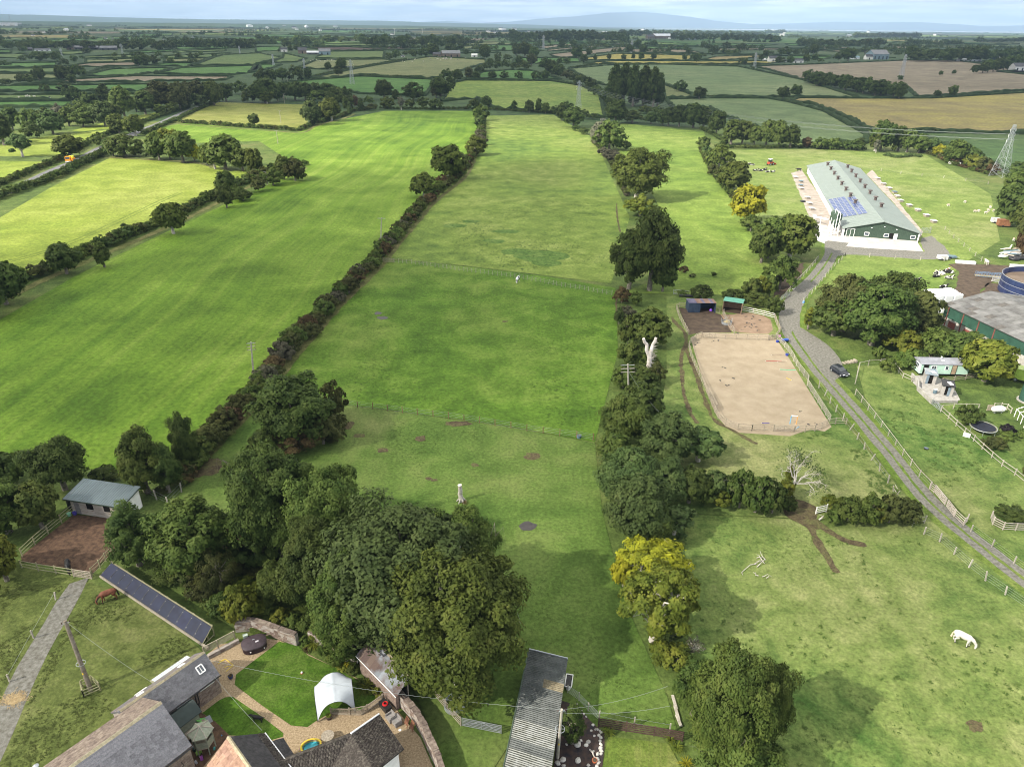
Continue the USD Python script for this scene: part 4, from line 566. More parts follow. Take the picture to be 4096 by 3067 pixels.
grove(2,3, 'the big ash', [(1790,610,1720,780, 'm', 'round', 'big ash tree in the foreground right of the paddock'), (2080,700,1560,520, 'm', 'round', 'right side ash crown beside the big foreground ash'), (1560,720,1250,420, 'd', 'round', 'left side dark crown beside the big foreground ash'), (1900,1180,1980,760, 'm', 'round', 'lower ash crown at the bottom edge of the photo')])
grove(2,3, 'x', [(510,1085,1460,215, 'd', 'column', 'dense dark conifer bush between corrugated shed and pond bed')])
grove(3,2, 'the hedge left of the track', [(540,950,1090,160, 'v', 'bush'), (680,960,1210,270, 'm', 'bush'), (860,950,1220,250, 'm', 'bush'), (1040,960,1220,260, 'b', 'bush'), (930,1030,1210,170, 'v', 'bush'), (1180,980,1220,270, 'b', 'bush'), (560,1080,1220,140, 'm', 'bush')], 'shrubs of the hedge left of the track')
grove(3,2, 'the garden shrubs behind the fence', [(1715,175,360,205, 'd', 'bush', 'round dark flowering shrub above the trampoline'), (2060,345,440,130, 'k', 'bush', 'purple shrub right of the trampoline'), (2070,405,495,130, 'm', 'bush', 'green shrub below the purple one'), (1945,450,580,200, 'b', 'bush', 'olive shrub below the trampoline'), (2190,390,470,90, 'm', 'bush', 'green shrub at the right edge beside the trampoline'), (2110,1040,1220,280, 'd', 'bush', 'low dark bush behind the white rail fence at the right'), (2215,690,800,70, 'b', 'bush', 'brownish shrub at the right edge behind the fence')])
grove(0,1, 'the hedge beside the striped field', [(580,450,700,275, 'd', 'round', 'round dark tree on the hedge, left of the rounder oak'), (1500,88,350,265, 'o', 'round', 'round olive tree on the hedge below the lime field'), (60,585,960,370, 'd', 'round', 'large dark tree at the left edge of the striped field'), (-60,760,1080,260, 'd'), (900,440,640,130, 'm'), (1960,-50,130,160, 'd'), (2100,-20,80,180, 'd', 'bush')])
grove(0,2, 'the trees round the stable', [(560,440,930,480, 'd', 'round', 'tall dark sycamore directly left of the stable roof'), (80,560,900,420, 'd'), (-100,560,900,360, 'd'), (370,850,1260,370, 'm'), (80,800,1290,400, 'm'), (-120,900,1400,380, 'm'), (910,700,880,260, 'd', 'bush'), (1280,375,930,360, 'm'), (1460,520,920,260, 'd'), (1640,258,740,230, 'd', 'tall', 'narrow dark tree on the field edge above the stable'), (60,1300,1700,260, 'v'), (-80,1250,1640,240, 'v'), (1560,760,900,150, 'm', 'bush'), (1400,870,960,130, 'b', 'bush')], 'trees round the stable')
OV = 1/1.8517
grove(0,0, 'the trees left of the stump paddock', [(640,808,962,180, 'd', 'round', 'dark tree above the russet bush left of the paddocks'), (722,826,905,62, 'b', 'bush'), (700,890,965,90, 'b', 'bush'), (640,900,985,130, 'r', 'bush'), (575,925,1000,70, 'd', 'bush'),
 (612,952,1215,215, 'd', 'round', 'dark ash left of the paddock at the back of the near group'), (725,1008,1260,195, 'm', 'round', 'green tree with light leaf tips in the near group'), (690,1110,1340,150, 'd'), (560,1120,1230,110, 'd', 'bush'), (600,1210,1310,80, 'm')], s=OV)
grove(0,0, 'the near trees above the garden', [(880,1072,1420,375, 'g', 'round', 'broad grey-green ash crown above the garden'), (1000,1100,1330,170, 'm', 'round', 'green side crown between ash and big oak'), (760,1200,1420,150, 'm'), (985,1188,1525,330, 'o', 'round', 'huge olive green oak in the foreground beside the corrugated shed'), (735,1290,1400,90, 'v'), (800,1340,1425,110, 'd')], 'near trees above the garden', s=OV)
grove(0,0, 'the sycamore group by the solar panels', [(430,1072,1250,185, 'm', 'round', 'big sycamore right of the stable with yellow-tipped leaves'), (305,1085,1222,110, 'd'), (385,1170,1262,140, 'd'), (480,1180,1290,90, 'b', 'bush'), (520,1245,1330,120, 'v', 'bush'), (590,1290,1370,130, 'm', 'bush')], s=OV)
grove(0,3, 'the trees over the drive on the left', [(-40,-120,190,160, 'v'), (2100,60,440,330, 'v', 'bush', 'clipped pale round bush beyond the end of the solar panels')])
# ---------------- hedges
def hedge(name, label, pts, h, w, mix, seed, sp=.62, group='hedgerows', cat='hedge', lowfill=True, m0='d', zz=0.0):
 rng = np.random.default_rng(seed); ls = sg.LineString([tuple(p[:2]) for p in pts]); t = thing(name, label, cat, group=group); u = 0.0
 while u < ls.length:
  p = ls.interpolate(u); hh = h*rng.uniform(.72, 1.25); R = w*rng.uniform(.42, .66); dd = dist((p.x, p.y, 0))
  b = np.array([p.x+rng.normal()*w*.1, p.y+rng.normal()*w*.1, zz-.05])
  place_tree(b, hh, R, mix[int(rng.integers(len(mix)))], 'bush' if R/hh < .85 else 'wide', name='hedge_shrub', parent=t); u += R*2*sp*rng.uniform(.8,1.2)
 return t
hedge('hedgerow', 'long russet and green hedgerow between the striped field and the paddocks', O([(1042,262),(1040,300),(1012,352),(985,388),(928,432),(885,480),(845,527),(812,568),(760,620),(712,666),(648,737),(600,797),(556,862),(505,905),(455,955),(415,1008),(385,1050)]), 3.4,4.4, 'bdbmrbdmbhmb', 1,.5)
hedge('hedgerow', 'mixed dark hedgerow between the lime field and the striped field', O([(-160,700),(-40,652),(60,604),(170,557),(300,502),(420,448),(500,407),(580,373),(655,356)]), 3.0,5.0, 'dbmdbgdm', 2,.46)
hedge('hedgerow', 'clipped hedge on the left side of the lane', Q(0,0, [(-500,1790),(0,1600),(150,1540),(330,1462),(480,1402),(570,1356)]), 2.4,3.0, 'ddmbb', 3,.5)
hedge('hedgerow', 'clipped hedge on the right side of the lane above the lime field', Q(0,0, [(-200,1790),(100,1672),(250,1620),(400,1572),(560,1506),(700,1430),(800,1380),(930,1315)]), 2.8,3.6, 'gmmgd', 4,.5)
hedge('hedgerow', 'hedge left of the lane running into the wood', Q(0,0, [(650,1320),(780,1230),(900,1175),(1080,1130),(1250,1055),(1450,985),(1640,925)]), 2.4,3.0, 'dmd', 5)
hedge('hedgerow', 'hedge right of the lane below the yellowish pasture', Q(0,0, [(1250,1160),(1350,1115),(1500,1050),(1640,985),(1750,935),(1880,878)]), 2.2,3.2, 'mdg', 6)
hedge('hedgerow', 'hedge between the yellowish pasture and the striped field', Q(0,0, [(1560,1060),(1800,1078),(2211,1108),(2400,1120),(2590,1132),(2690,1085),(2830,1045),(2950,1012),(3040,970),(3160,950),(3260,930)]), 2.4,3.0, 'dbmd', 7)
hedge('hedgerow', 'hedge along the top of the striped field and rough pasture', Q(1,0, [(1080,940),(1300,945),(1500,948),(1880,945),(2050,952),(2211,962),(2370,968),(2580,985)]), 2.0,2.6, 'dddb', 8)
hedge('hedgerow', 'hedge on the far side of the barn field', Q(2,0, [(1640,1120),(1760,1180),(1850,1240),(1770,1275)])+Q(2,0, [(1900,1282),(2211,1282),(2461,1278),(2711,1284),(3061,1296)]), 2.0,2.8, 'dmmd', 9)
hedge('hedgerow', 'scrubby row of bushes joining the trees left of the barn', Q(2,0, [(1640,1300),(1690,1400),(1740,1490),(1800,1580),(1870,1656),(1950,1760),(2030,1880)]), 2.4,3.4, 'mdbm', 10)
hedge('hedgerow', 'low scrub under the oak line between the sunlit pastures', Q(2,0, [(700,1230),(790,1310),(850,1390),(900,1480),(940,1600),(1000,1700)]), 1.6,2.6, 'hbm', 12)
hedge('hedgerow', 'ragged hedge under the trees on the right of the maize field', Q(3,0, [(1300,1310),(1450,1350),(1560,1410),(1700,1450),(1830,1490),(1960,1520)]), 1.6,2.6, 'brm', 13)
hedge('hedgerow', 'low hedge climbing between the dark lush fields', Q(1,0, [(370,692),(640,634),(840,592),(1050,562),(1300,514)]), 2.2,3.0, 'd', 14)
hedge('hedgerow', 'hedge between the lush field and the cow pasture', Q(1,0, [(900,656),(1100,662),(1300,668),(1530,690)]), 2.0,3.0, 'd', 15)
hedge('hedgerow', 'hedge below the trees left of the open pylon field', Q(1,0, [(1780,692),(2211,694),(2551,702),(2811,744),(2971,815)]), 1.8,3.0, 'd', 16)
hedge('hedgerow', 'hedge under the golden strips', Q(2,0, [(490,592),(700,562),(900,556),(1300,556),(2000,562),(2211,568)]), 2.2,3.2, 'd', 17)
hedge('hedgerow', 'dark hedge between the two pale green fields', Q(2,0, [(1290,720),(1400,765),(1540,815),(1700,834),(2100,836)]), 1.3,2.6, 'd', 18)
hedge('hedgerow', 'bramble mass along the garden wall below the sycamore', Q(0,3, [(1500,10),(1650,90),(1800,180),(1920,270),(2020,350)]), 2.2,3.2, 'dmbd', 19,.45)
hedge('hedgerow', 'ivy and brambles hanging over the garden wall', Q(1,3, [(60,330),(200,380),(330,420),(460,480),(590,540),(720,610),(800,680)]), 2.2,2.6, 'vmvm', 20,.5)
hedge('bramble_patch', 'brown bramble patch between the sycamore and the near ash', Q(0,2, [(1950,1330),(2080,1400),(2200,1470),(2320,1540),(2230,1620),(2080,1580),(2400,1620)]), 1.3,3.2, 'rrbb', 21,.5, cat='brambles', group='low scrub')
hedge('bramble_patch', 'dull undergrowth between the hedge end and the dark tree', Q(1,2, [(620,330),(700,420),(620,500),(760,300)]), 1.0,2.4, 'bb', 22,.5, cat='brambles', group='low scrub')
hedge('hedgerow', 'dark shrubs at the near end of the field hedge by the stable', Q(0,2, [(1780,520),(1700,640),(1640,760),(1580,850)]), 2.6,3.0, 'bmdr', 23)
hedge('nettle_bed', 'grey-green reeds by the pond hollow behind the barn', Q(3,0, [(1010,1345),(1120,1365),(1250,1350),(1320,1360)]), 1.3,3.0, 'gg', 25,.5, cat='reeds', group='weed beds')
# far field hedges: one low strip round each far field
def strip_hedge(pts, h, w, seed):
 p = np.array([q[:2] for q in pts]); ls = sg.LineString(p); dd = dist((*p.mean(0), 0)); step = max(5.0, dd/160)
 n = max(3, int(ls.length/step)); P = np.array([ls.interpolate(i/n, normalized=True).coords[0] for i in range(n+1)]); d = np.gradient(P, axis=0); d /= np.maximum(np.linalg.norm(d, axis=1, keepdims=True), 1e-9); nr = np.stack([-d[:, 1], d[:, 0]], 1)
 rng = np.random.default_rng(seed); k = rng.uniform(.55, 1.35, n+1); hh = h*np.where(rng.random(n+1) < .06, .1, k); ww = w*rng.uniform(.8, 1.25, n+1)
 prof = [(-.5, -.1),(-.48, .6),(-.2, 1.0),(.2, .95),(.48, .6),(.5, -.1)]
 V = np.stack([np.column_stack([P+nr*(ww*a)[:, None], np.maximum(hh*b*rng.uniform(.85, 1.15, n+1), -.1)]) for a, b in prof], 1); i = np.arange((n+1)*6).reshape(n+1, 6)
 return V.reshape(-1, 3), np.stack([i[:-1, :-1].ravel(), i[1:, :-1].ravel(), i[1:, 1:].ravel(), i[:-1, 1:].ravel()], 1)
M_hedge = mat('far_hedge', (.012,.026,.010), col2=(.034,.050,.018), rough=.95, spec=.05, scale=.25, det=7.0)
for i, (nm, pts) in enumerate(FAR_FIELDS):
 q = [p for p in pts]+[pts[0]]
 v, f = strip_hedge(q, 2.1,3.2+dist(np.mean(pts, 0))*.0006, i+100); solo('far_hedge', (v, f), M_hedge, 'low dark hedge round a far field', 'hedge', 'far field hedges', smooth=True)
rng = np.random.default_rng(77)
for i in range(46):                                   # hedges of the furthest country
 y = 1700*math.exp(rng.uniform(0, 1.75)); x = rng.uniform(-.85, .85)*y; a = rng.normal()*.35; L = rng.uniform(.10, .34)*y
 v, f = strip_hedge([(x+math.cos(a)*L*t, y+math.sin(a)*L*t+40*math.sin(3*t+i), 0) for t in np.linspace(-.5,.5,5)], 3.0,6, i+300); solo('far_hedge', (v, f), M_hedge, 'low dark hedge round a far field', 'hedge', 'far field hedges', smooth=True)
# far-off woods that read as one mass
def far_wood(label, spots, m, size, seed):
 rng = np.random.default_rng(seed); C, N = [], []
 for (x, y, R, h) in spots:
  k = 26; q = sphere_dirs(rng, k); q[:, 2] = np.abs(q[:, 2]); C.append(np.stack([x+q[:, 0]*R, y+q[:, 1]*R, q[:, 2]*h*rng.uniform(.75, 1.05, k)], 1)); N.append(q)
 v, f, nr = leaves(rng, np.vstack(C), np.vstack(N), size, .7,1.2); tag(rawmesh(numbered('/World/far_woods'), v, f, m, nr), label, None, None, 'stuff')
sp = []
for i in range(430):
 y = 1900*math.exp(rng.uniform(0, 1.9)); x = rng.uniform(-.82, .82)*y; n = int(rng.integers(1, 12)); a = rng.normal()*.25
 for j in range(n): sp.append((x+math.cos(a)*j*13+rng.normal()*8, y+math.sin(a)*j*13+rng.normal()*8, rng.uniform(5, 9), rng.uniform(6, 13)))
far_wood('scattered far-off trees and hedgerow timber towards the horizon', sp, LM['d'], 5.5,1)
# ---------------- buildings
M_slate = mat('grey_slate', (.085,.085,.095), col2=(.145,.142,.154), rough=.65, spec=.35, scale=9, rnd=.22, det=8.0, bump=.01, bscale=12)
M_slab = mat('mossy_stone_slate', (.110,.080,.066), col2=(.230,.185,.150), rough=.9, scale=3.0, rnd=.2, det=8.0, bump=.02)
M_red = mat('red_sandstone_slate', (.240,.140,.098), col2=(.390,.250,.180), rough=.9, scale=2.0, rnd=.18, det=7.0, bump=.015)
M_dslate = mat('dark_slate', (.030,.028,.030), col2=(.062,.058,.060), rough=.6, spec=.35, scale=3, rnd=.15)
M_dtile = mat('dark_clay_tile', (.032,.026,.022), col2=(.120,.105,.090), rough=.85, scale=5, rnd=.3, lo=.45, hi=.75)
M_stone = mat('red_rubble_stone', (.150,.105,.085), col2=(.280,.215,.175), rough=.95, scale=4, rnd=.22, bump=.03, bscale=10)
M_mortar = mat('pale_mortar', (.26,.22,.19), col2=(.38,.34,.30), rough=.95, scale=3, bump=.03, bscale=9)
M_cap = mat('ridge_stone', (.26,.22,.14), col2=(.40,.35,.24), rough=.95, scale=5, rnd=.12)
M_white = mat('white_paint', (.74,.74,.74), rough=.6, var=.04, scale=2)
M_wire = mat('white_render', (.70,.69,.66), rough=.85, var=.06, scale=1.2)
M_black = mat('black_plastic', (.015,.015,.016), rough=.45, spec=.4, var=.05)
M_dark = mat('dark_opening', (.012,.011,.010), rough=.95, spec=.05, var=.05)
M_glass = usdkit.material(stage, '/World/Looks/window_glass', {'p': ('principled_bsdf', {'base_color': (.05,.065,.08), 'roughness': .06, 'specular_ior_level': .8})}, [], surface='p.BSDF')
M_wood = mat('weathered_wood', (.20,.165,.125), col2=(.33,.29,.235), rough=.9, scale=6, stretch=(1,1,3), rnd=.12)
M_rail = mat('fence_rail_wood', (.24,.20,.15), col2=(.36,.31,.245), rough=.9, scale=4, rnd=.14)
M_yrail = mat('mossy_rail_wood', (.20,.19,.105), col2=(.31,.29,.18), rough=.9, scale=4, rnd=.12)
M_post = mat('brown_post_wood', (.15,.085,.045), col2=(.24,.155,.095), rough=.9, scale=4, rnd=.2)
M_gpost = mat('grey_post_wood', (.26,.235,.19), col2=(.42,.385,.33), rough=.9, scale=4, rnd=.2)
M_galv = mat('galvanised_steel', (.36,.38,.40), rough=.42, spec=.5, metal=.55, var=.08, scale=3)
M_corr = mat('weathered_sheet', (.036,.041,.038), col2=(.088,.095,.090), rough=.6, spec=.3, scale=.9, det=9.0, rnd=.1)
M_rust = mat('rusty_sheet', (.115,.075,.060), col2=(.235,.255,.275), rough=.55, spec=.4, scale=.55, det=6.0, rnd=.22, lo=.42, hi=.58)
M_clear = mat('pale_clear_sheet', (.42,.46,.49), rough=.3, spec=.5, var=.05, scale=2)
M_grn = mat('green_cladding', (.040,.066,.045), rough=.55, spec=.35, var=.05, scale=.5)
M_groof = mat('grey_green_roof', (.165,.195,.175), rough=.5, spec=.4, var=.03, scale=.3)
M_pv = mat('solar_blue', (.008,.010,.026), col2=(.013,.018,.042), rough=.3, spec=.25, scale=1.2, rnd=.15)
M_pv2 = mat('solar_bright_blue', (.018,.040,.14), rough=.2, spec=.5, var=.1, scale=2, rnd=.08)
M_alu = mat('aluminium_frame', (.55,.56,.58), rough=.35, metal=.6, var=.03)
M_asb = mat('old_asbestos_sheet', (.085,.083,.080), col2=(.150,.148,.144), rough=.85, scale=.5, rnd=.16, det=9.0)
M_gwall = mat('dark_green_sheet', (.022,.060,.042), rough=.6, var=.1, scale=.6)
M_block = mat('concrete_block', (.23,.215,.195), col2=(.35,.335,.31), rough=.95, scale=1.5, det=8.0, bump=.02)
M_sgrey = mat('stable_roof_grey', (.115,.145,.155), rough=.5, spec=.4, var=.05, scale=.8)
M_board = mat('bleached_board', (.30,.255,.215), col2=(.45,.40,.35), rough=.9, scale=3, rnd=.12, stretch=(.4,.4,4))
M_mint = mat('mint_paint', (.40,.56,.47), rough=.5, var=.04, scale=1)
M_cgrey = mat('caravan_roof', (.20,.205,.23), rough=.6, var=.08, scale=.8)
def lerp3(A, B, C, D, u, v):
 A, B, C, D = map(np.asarray, (A, B, C, D)); return (A*(1-u)+B*u)*(1-v)+(D*(1-u)+C*u)*v
def slab(parent, name, A, B, C, D, th, m, label=None):
 A, B, C, D = (np.asarray(x, float) for x in (A, B, C, D)); n = np.cross(B-A, D-A); n /= np.linalg.norm(n)
 if n[2] < 0: n = -n
 return part(parent, name, MB().prism([A, B, C, D], -n*th), m, label)
def tiles(parent, name, A, B, C, D, nx, ny, mats, th=.03, gap=.012, seed=0, most=290, jit=.12, wave=0.0):
 A, B, C, D = (np.asarray(x, float) for x in (A, B, C, D)); n = np.cross(B-A, D-A); n /= np.linalg.norm(n); n = n if n[2] > 0 else -n
 rng = np.random.default_rng(seed); k = 0; rest = [MB() for _ in mats]
 for j in range(ny):
  for i in range(nx+1):
   o = .5 if j % 2 else 0.0; u0, u1 = np.clip([(i-o)/nx, (i+1-o)/nx], 0, 1)
   if u1-u0 < .15/nx: continue
   g = gap/np.linalg.norm(B-A); u0 += g; u1 -= g; v0 = j/ny+rng.uniform(-jit, jit)*.25/ny; v1 = min(1, (j+1.18)/ny); r0 = th+.012+rng.uniform(0, .012); r1 = .012
   P = [lerp3(A, B, C, D, u0, v0)+n*r0, lerp3(A, B, C, D, u1, v0)+n*(r0+rng.uniform(0, .008)), lerp3(A, B, C, D, u1, v1)+n*r1, lerp3(A, B, C, D, u0, v1)+n*r1]
   q = int(rng.integers(len(mats))); mb = MB() if k < most else rest[q]
   if wave:
    um = (u0+u1)/2; P2 = [lerp3(A, B, C, D, um, v0)+n*(r0+wave), lerp3(A, B, C, D, um, v1)+n*(r1+wave)]
    mb.prism([P[0], P2[0], P2[1], P[3]], -n*th*.8); mb.prism([P2[0], P[1], P[2], P2[1]], -n*th*.8)
   else: mb.prism(P, -n*th*.7)
   if k < most: part(parent, name, mb, mats[q])
   k += 1
 for q, mb in enumerate(rest):
  if mb.n: part(parent, name+'s', mb, mats[q], kind='stuff')
def corrugated(A, B, C, D, n, amp, th=.008, along='v', seg=8, rows=3):
 A, B, C, D = (np.asarray(x, float) for x in (A, B, C, D)); nn = np.cross(B-A, D-A); nn /= np.linalg.norm(nn); nn = nn if nn[2] > 0 else -nn
 m = n*seg; us = np.linspace(0, 1, m+1); V = []
 for v in np.linspace(0, 1, rows): V.append(np.array([lerp3(A, B, C, D, u, v) for u in us])+nn*(amp*np.sin(us*n*2*PI))[:, None])
 V = np.array(V); top = V.reshape(-1, 3); bot = (V-nn*th).reshape(-1, 3); i = np.arange(rows*(m+1)).reshape(rows, m+1)
 f = np.stack([i[:-1, :-1].ravel(), i[:-1, 1:].ravel(), i[1:, 1:].ravel(), i[1:, :-1].ravel()], 1); mb = MB(); q = np.vstack([f[:, [0, 1, 2]], f[:, [0, 2, 3]]])
 mb.add(top, q); mb.add(bot, q[:, ::-1]); return mb
def stone_face(parent, P0, P1, h0, h1, th, seed, mats, sz=(.32, .2), most=290):
 rng = np.random.default_rng(seed); P0, P1 = np.asarray(P0, float), np.asarray(P1, float); d = P1-P0; L = np.linalg.norm(d[:2]); d = d/L; n = np.array([d[1], -d[0], 0]); z = h0; k = 0; rest = MB()
 while z < h1-.05:
  hh = min(sz[1]*rng.uniform(.7, 1.3), h1-z); x = rng.uniform(-.2, 0)
  while x < L:
   w = sz[0]*rng.uniform(.6, 1.6); a, b = max(x, 0)+.012, min(x+w, L)-.012; x += w
   if b-a < .06: continue
   c = (P0+d*(a+b)/2); mb = MB() if k < most else rest; pr = rng.uniform(.008, .035)
   q = [P0+d*a+[0, 0, z+.012], P0+d*b+[0, 0, z+.012+rng.uniform(0, .02)], P0+d*b+[0, 0, z+hh-.012], P0+d*a+[0, 0, z+hh-.012-rng.uniform(0, .02)]]
   mb.prism([np.asarray(p)-n*.03 for p in q], n*(.03+pr))
   if k < most: part(parent, 'stone', mb, mats[int(rng.integers(len(mats)))])
   k += 1
  z += hh
 if rest.n: part(parent, 'stones', rest, mats[0], kind='stuff')
def gable_walls(t, L, W, eave, ridge, m, yr=None, th=.28):
 yr = -W/2 if yr is None else yr; out = []
 out.append(part(t, 'wall', MB().box(L/2,-th/2,0, L, th, eave), m)); out.append(part(t, 'wall', MB().box(L/2,-W+th/2,0, L, th, eave), m))
 for x in (0, L-th): out.append(part(t, 'gable_wall', MB().prism([(x, -th, 0),(x, -W+th, 0),(x, -W+th, eave), (x, yr, ridge), (x, -th, eave)], (th, 0,0)), m))
 return out
def window(t, parent_pts, m_frame, m_pane, fw=.08, dep=.05, bars=0):
 a, b, c, d = (np.asarray(x, float) for x in parent_pts); n = np.cross(b-a, d-a); n /= np.linalg.norm(n); w = part(t, 'window', MB().prism([a+n*.004, b+n*.004, c+n*.004, d+n*.004], n*.02), m_pane); mb = MB()
 for p, q in ((a, b),(b, c),(c, d),(d, a)): mb.bar(p+n*dep*.6, q+n*dep*.6, fw, fw)
 for i in range(bars):
  s = (i+1)/(bars+1); mb.bar(a+(b-a)*s+n*.03, d+(c-d)*s+n*.03, fw*.5); 
 part(w, 'frame', mb, m_frame); return w
U126 = math.radians(-126.1)
# long low stone outbuilding
t = thing('stone_outbuilding', 'long low stone outbuilding with grey slate roof, rooflights and white door', 'outbuilding', (-28.75,49.5,0), U126)
L_, W_, e_, r_ = 8.4, 3.85, 2.55, 4.15
ws = gable_walls(t, L_, W_, e_, r_, M_mortar)
stone_face(ws[0], (L_, 0, 0),(0, 0, 0), .05, 2.5, .03, 3, [M_stone], (.42, .24)); stone_face(ws[2], (0, 0, 0),(0, -W_, 0), .05, 2.4, .03, 4, [M_stone], (.42, .26), 120)
A, B, C, D = (-.12, .22, e_-.08),(L_+.1, .22, e_-.08),(L_+.1, -W_/2, r_+.04),(-.12, -W_/2, r_+.04)
rf = slab(t, 'roof', A, B, C, D, .1, M_slate); tiles(rf, 'slate', A, B, C, D, 23,12, [M_slate], seed=1)
A2, B2 = (-.12,-W_-.2, e_-.08),(L_+.1,-W_-.2, e_-.08); rf2 = slab(t, 'roof', A2, B2, C, D, .1, M_slate); tiles(rf2, 'slate', B2, A2, D, C, 22,12, [M_slab, M_slate], seed=2)
for i in range(14):
 x = -.12+i*.605; part(t, 'ridge_stone', MB().prism([(x, -W_/2-.17, r_-.02),(x, -W_/2, r_+.14),(x, -W_/2+.17, r_-.02)], (.59,0,0)), M_cap)
def on_roof(u0, u1, v0, v1, lift=.06): return [np.asarray(lerp3(A, B, C, D, u, v))+np.array([0, .35*lift*2, lift]) for u, v in ((u1, v0),(u0, v0),(u0, v1),(u1, v1))]
w = part(t, 'rooflight', MB().prism(on_roof(.10,.17,.42,.70),(0,-.02,-.05)), M_glass); fr = MB(); q = on_roof(.10,.17,.42,.70,.09)
for i in range(4): fr.bar(q[i], q[(i+1) % 4], .09)
fr.bar((q[0]+q[3])/2*.5+(q[1]+q[2])/2*.5,(q[2]+q[3])/2,.05); fr.bar((q[0]+q[1])/2,(q[2]+q[3])/2,.05); part(w, 'frame', fr, M_white)
for u in (.22, .70):
 q = [np.asarray(lerp3(A2, B2, C, D, a, b))+np.array([0,-.06,.10]) for a, b in ((u, .62),(u+.06,.62),(u+.06,.86),(u, .86))]; w = part(t, 'rooflight', MB().prism(q, (0,0,-.04)), M_glass); fr = MB()
 for i in range(4): fr.bar(q[i], q[(i+1) % 4], .09)
 part(w, 'frame', fr, M_white)
part(t, 'gutter', MB().tube((-.2,.28, e_-.16),(L_, .28, e_-.16), .06), M_black)
dr = part(t, 'door', MB().box(3.75,.03,0,1.35,.06,2.15), M_white); part(dr, 'strap', MB().box(3.75,.07,1.7,1.2,.02,.06).box(3.75,.07,.5,1.2,.02,.06), M_black)
part(t, 'drainpipe', MB().tube((2.35,.1, e_-.2),(2.35,.1,1.0), .05).tube((2.6,.1, e_-.2),(2.6,.1,.9), .05).tube((2.35,.1,1.0),(2.48,.12,.6), .05).tube((2.6,.1,.9),(2.48,.12,.6), .05).tube((2.48,.12,.6),(2.48,.12,0), .05), M_black)
part(t, 'planter', MB().box(1.3,.14,2.1,1.5,.12,.08), M_wire)
# clear lean-to and white kennel behind it
t2 = thing('lean_to', 'pale corrugated lean-to behind the stone outbuilding', 'lean-to', (-28.75,49.5,0), U126)
for i in range(4): part(t2, 'roof_sheet', corrugated((.35+i*.95,-5.0,2.05),(1.28+i*.95,-5.0,2.05),(1.28+i*.95,-W_-.22,2.42),(.35+i*.95,-W_-.22,2.42), 6,.025), M_clear)
part(t2, 'frame', MB().bar((.3,-5.0,1.98),(4.2,-5.0,1.98), .1).bar((.4,-5,0),(.4,-5,2), .1).bar((4.1,-5,0),(4.1,-5,2), .1).bar((2.2,-5,0),(2.2,-5,2), .1).bar((4.22,-5,2.0),(4.22,-W_-.2,2.36), .12), M_yrail)
t2 = thing('kennel', 'small white-roofed wire-fronted hutch behind the outbuilding', 'hutch', (-28.75,49.5,0), U126)
part(t2, 'wall', MB().box(5.3,-4.75,0,.9,.06,1.5).box(5.3,-4.05,0,.9,.06,1.5).box(5.75,-4.4,0,.06,.76,1.5), M_wire); part(t2, 'roof', MB().prism([(4.7,-5.05,1.55),(5.9,-5.05,1.55),(5.9,-3.95,1.8),(4.7,-3.95,1.8)], (0,0,.06)), M_white); part(t2, 'wire_front', MB().box(4.87,-4.4,0,.03,.7,1.5), M_dark)
# big stone barn
t = thing('stone_barn', 'large stone barn with grey slate front roof and mossy stone rear roof', 'barn', (-27.6,40.6,0), math.radians(-126.5))
L_, W_, e_, r_ = 11.5, 7.6, 4.2, 6.5
ws = gable_walls(t, L_, W_, e_, r_, M_mortar); stone_face(ws[0], (6, 0, 0),(0, 0, 0), .05, 4.1, .03, 7, [M_stone], (.5, .28)); stone_face(ws[2], (0, -.02, 0),(0, -W_, 0), .05, 4.1, .03, 8, [M_stone], (.5, .3), 290)
A, B, C, D = (-.15, .2, e_-.1),(L_, .2, e_-.1),(L_, -W_/2, r_+.04),(-.15, -W_/2, r_+.04)
rf = slab(t, 'roof', A, B, C, D, .12, M_slate); tiles(rf, 'slate', A, B, C, D, 27,15, [M_slate], seed=5)
A2, B2 = (-.15,-W_-.2, e_-.1),(L_, -W_-.2, e_-.1); rf2 = slab(t, 'roof', A2, B2, C, D, .12, M_slab); tiles(rf2, 'slate', B2, A2, D, C, 24,9, [M_slab], th=.05, seed=6)
for i in range(18):
 x = -.15+i*.645; part(t, 'ridge_stone', MB().prism([(x, -W_/2-.2, r_-.03),(x, -W_/2, r_+.17),(x, -W_/2+.2, r_-.03)], (.63,0,0)), M_cap)
part(t, 'gutter', MB().tube((-.2,.28, e_-.2),(L_, .28, e_-.2), .07), M_black); part(t, 'bracket', MB().bar((1.0,.02,3.0),(1.0,.5,3.0), .04).bar((1.0,.5,3.0),(1.6,.5,3.0), .04), M_black)
fl = G(*Z(0,3,305,1640), 3.2); tt = thing('flue', 'grey-capped metal flue beside the stone barn', 'flue', (fl[0], fl[1], 0)); part(tt, 'pipe', MB().tube((0,0,0),(0,0,3.1), .09), M_black); part(tt, 'cowl', MB().tube((0,0,3.08),(0,0,3.14), .26,.26,14).tube((0,0,3.14),(0,0,3.26), .26,.05,14), M_galv)
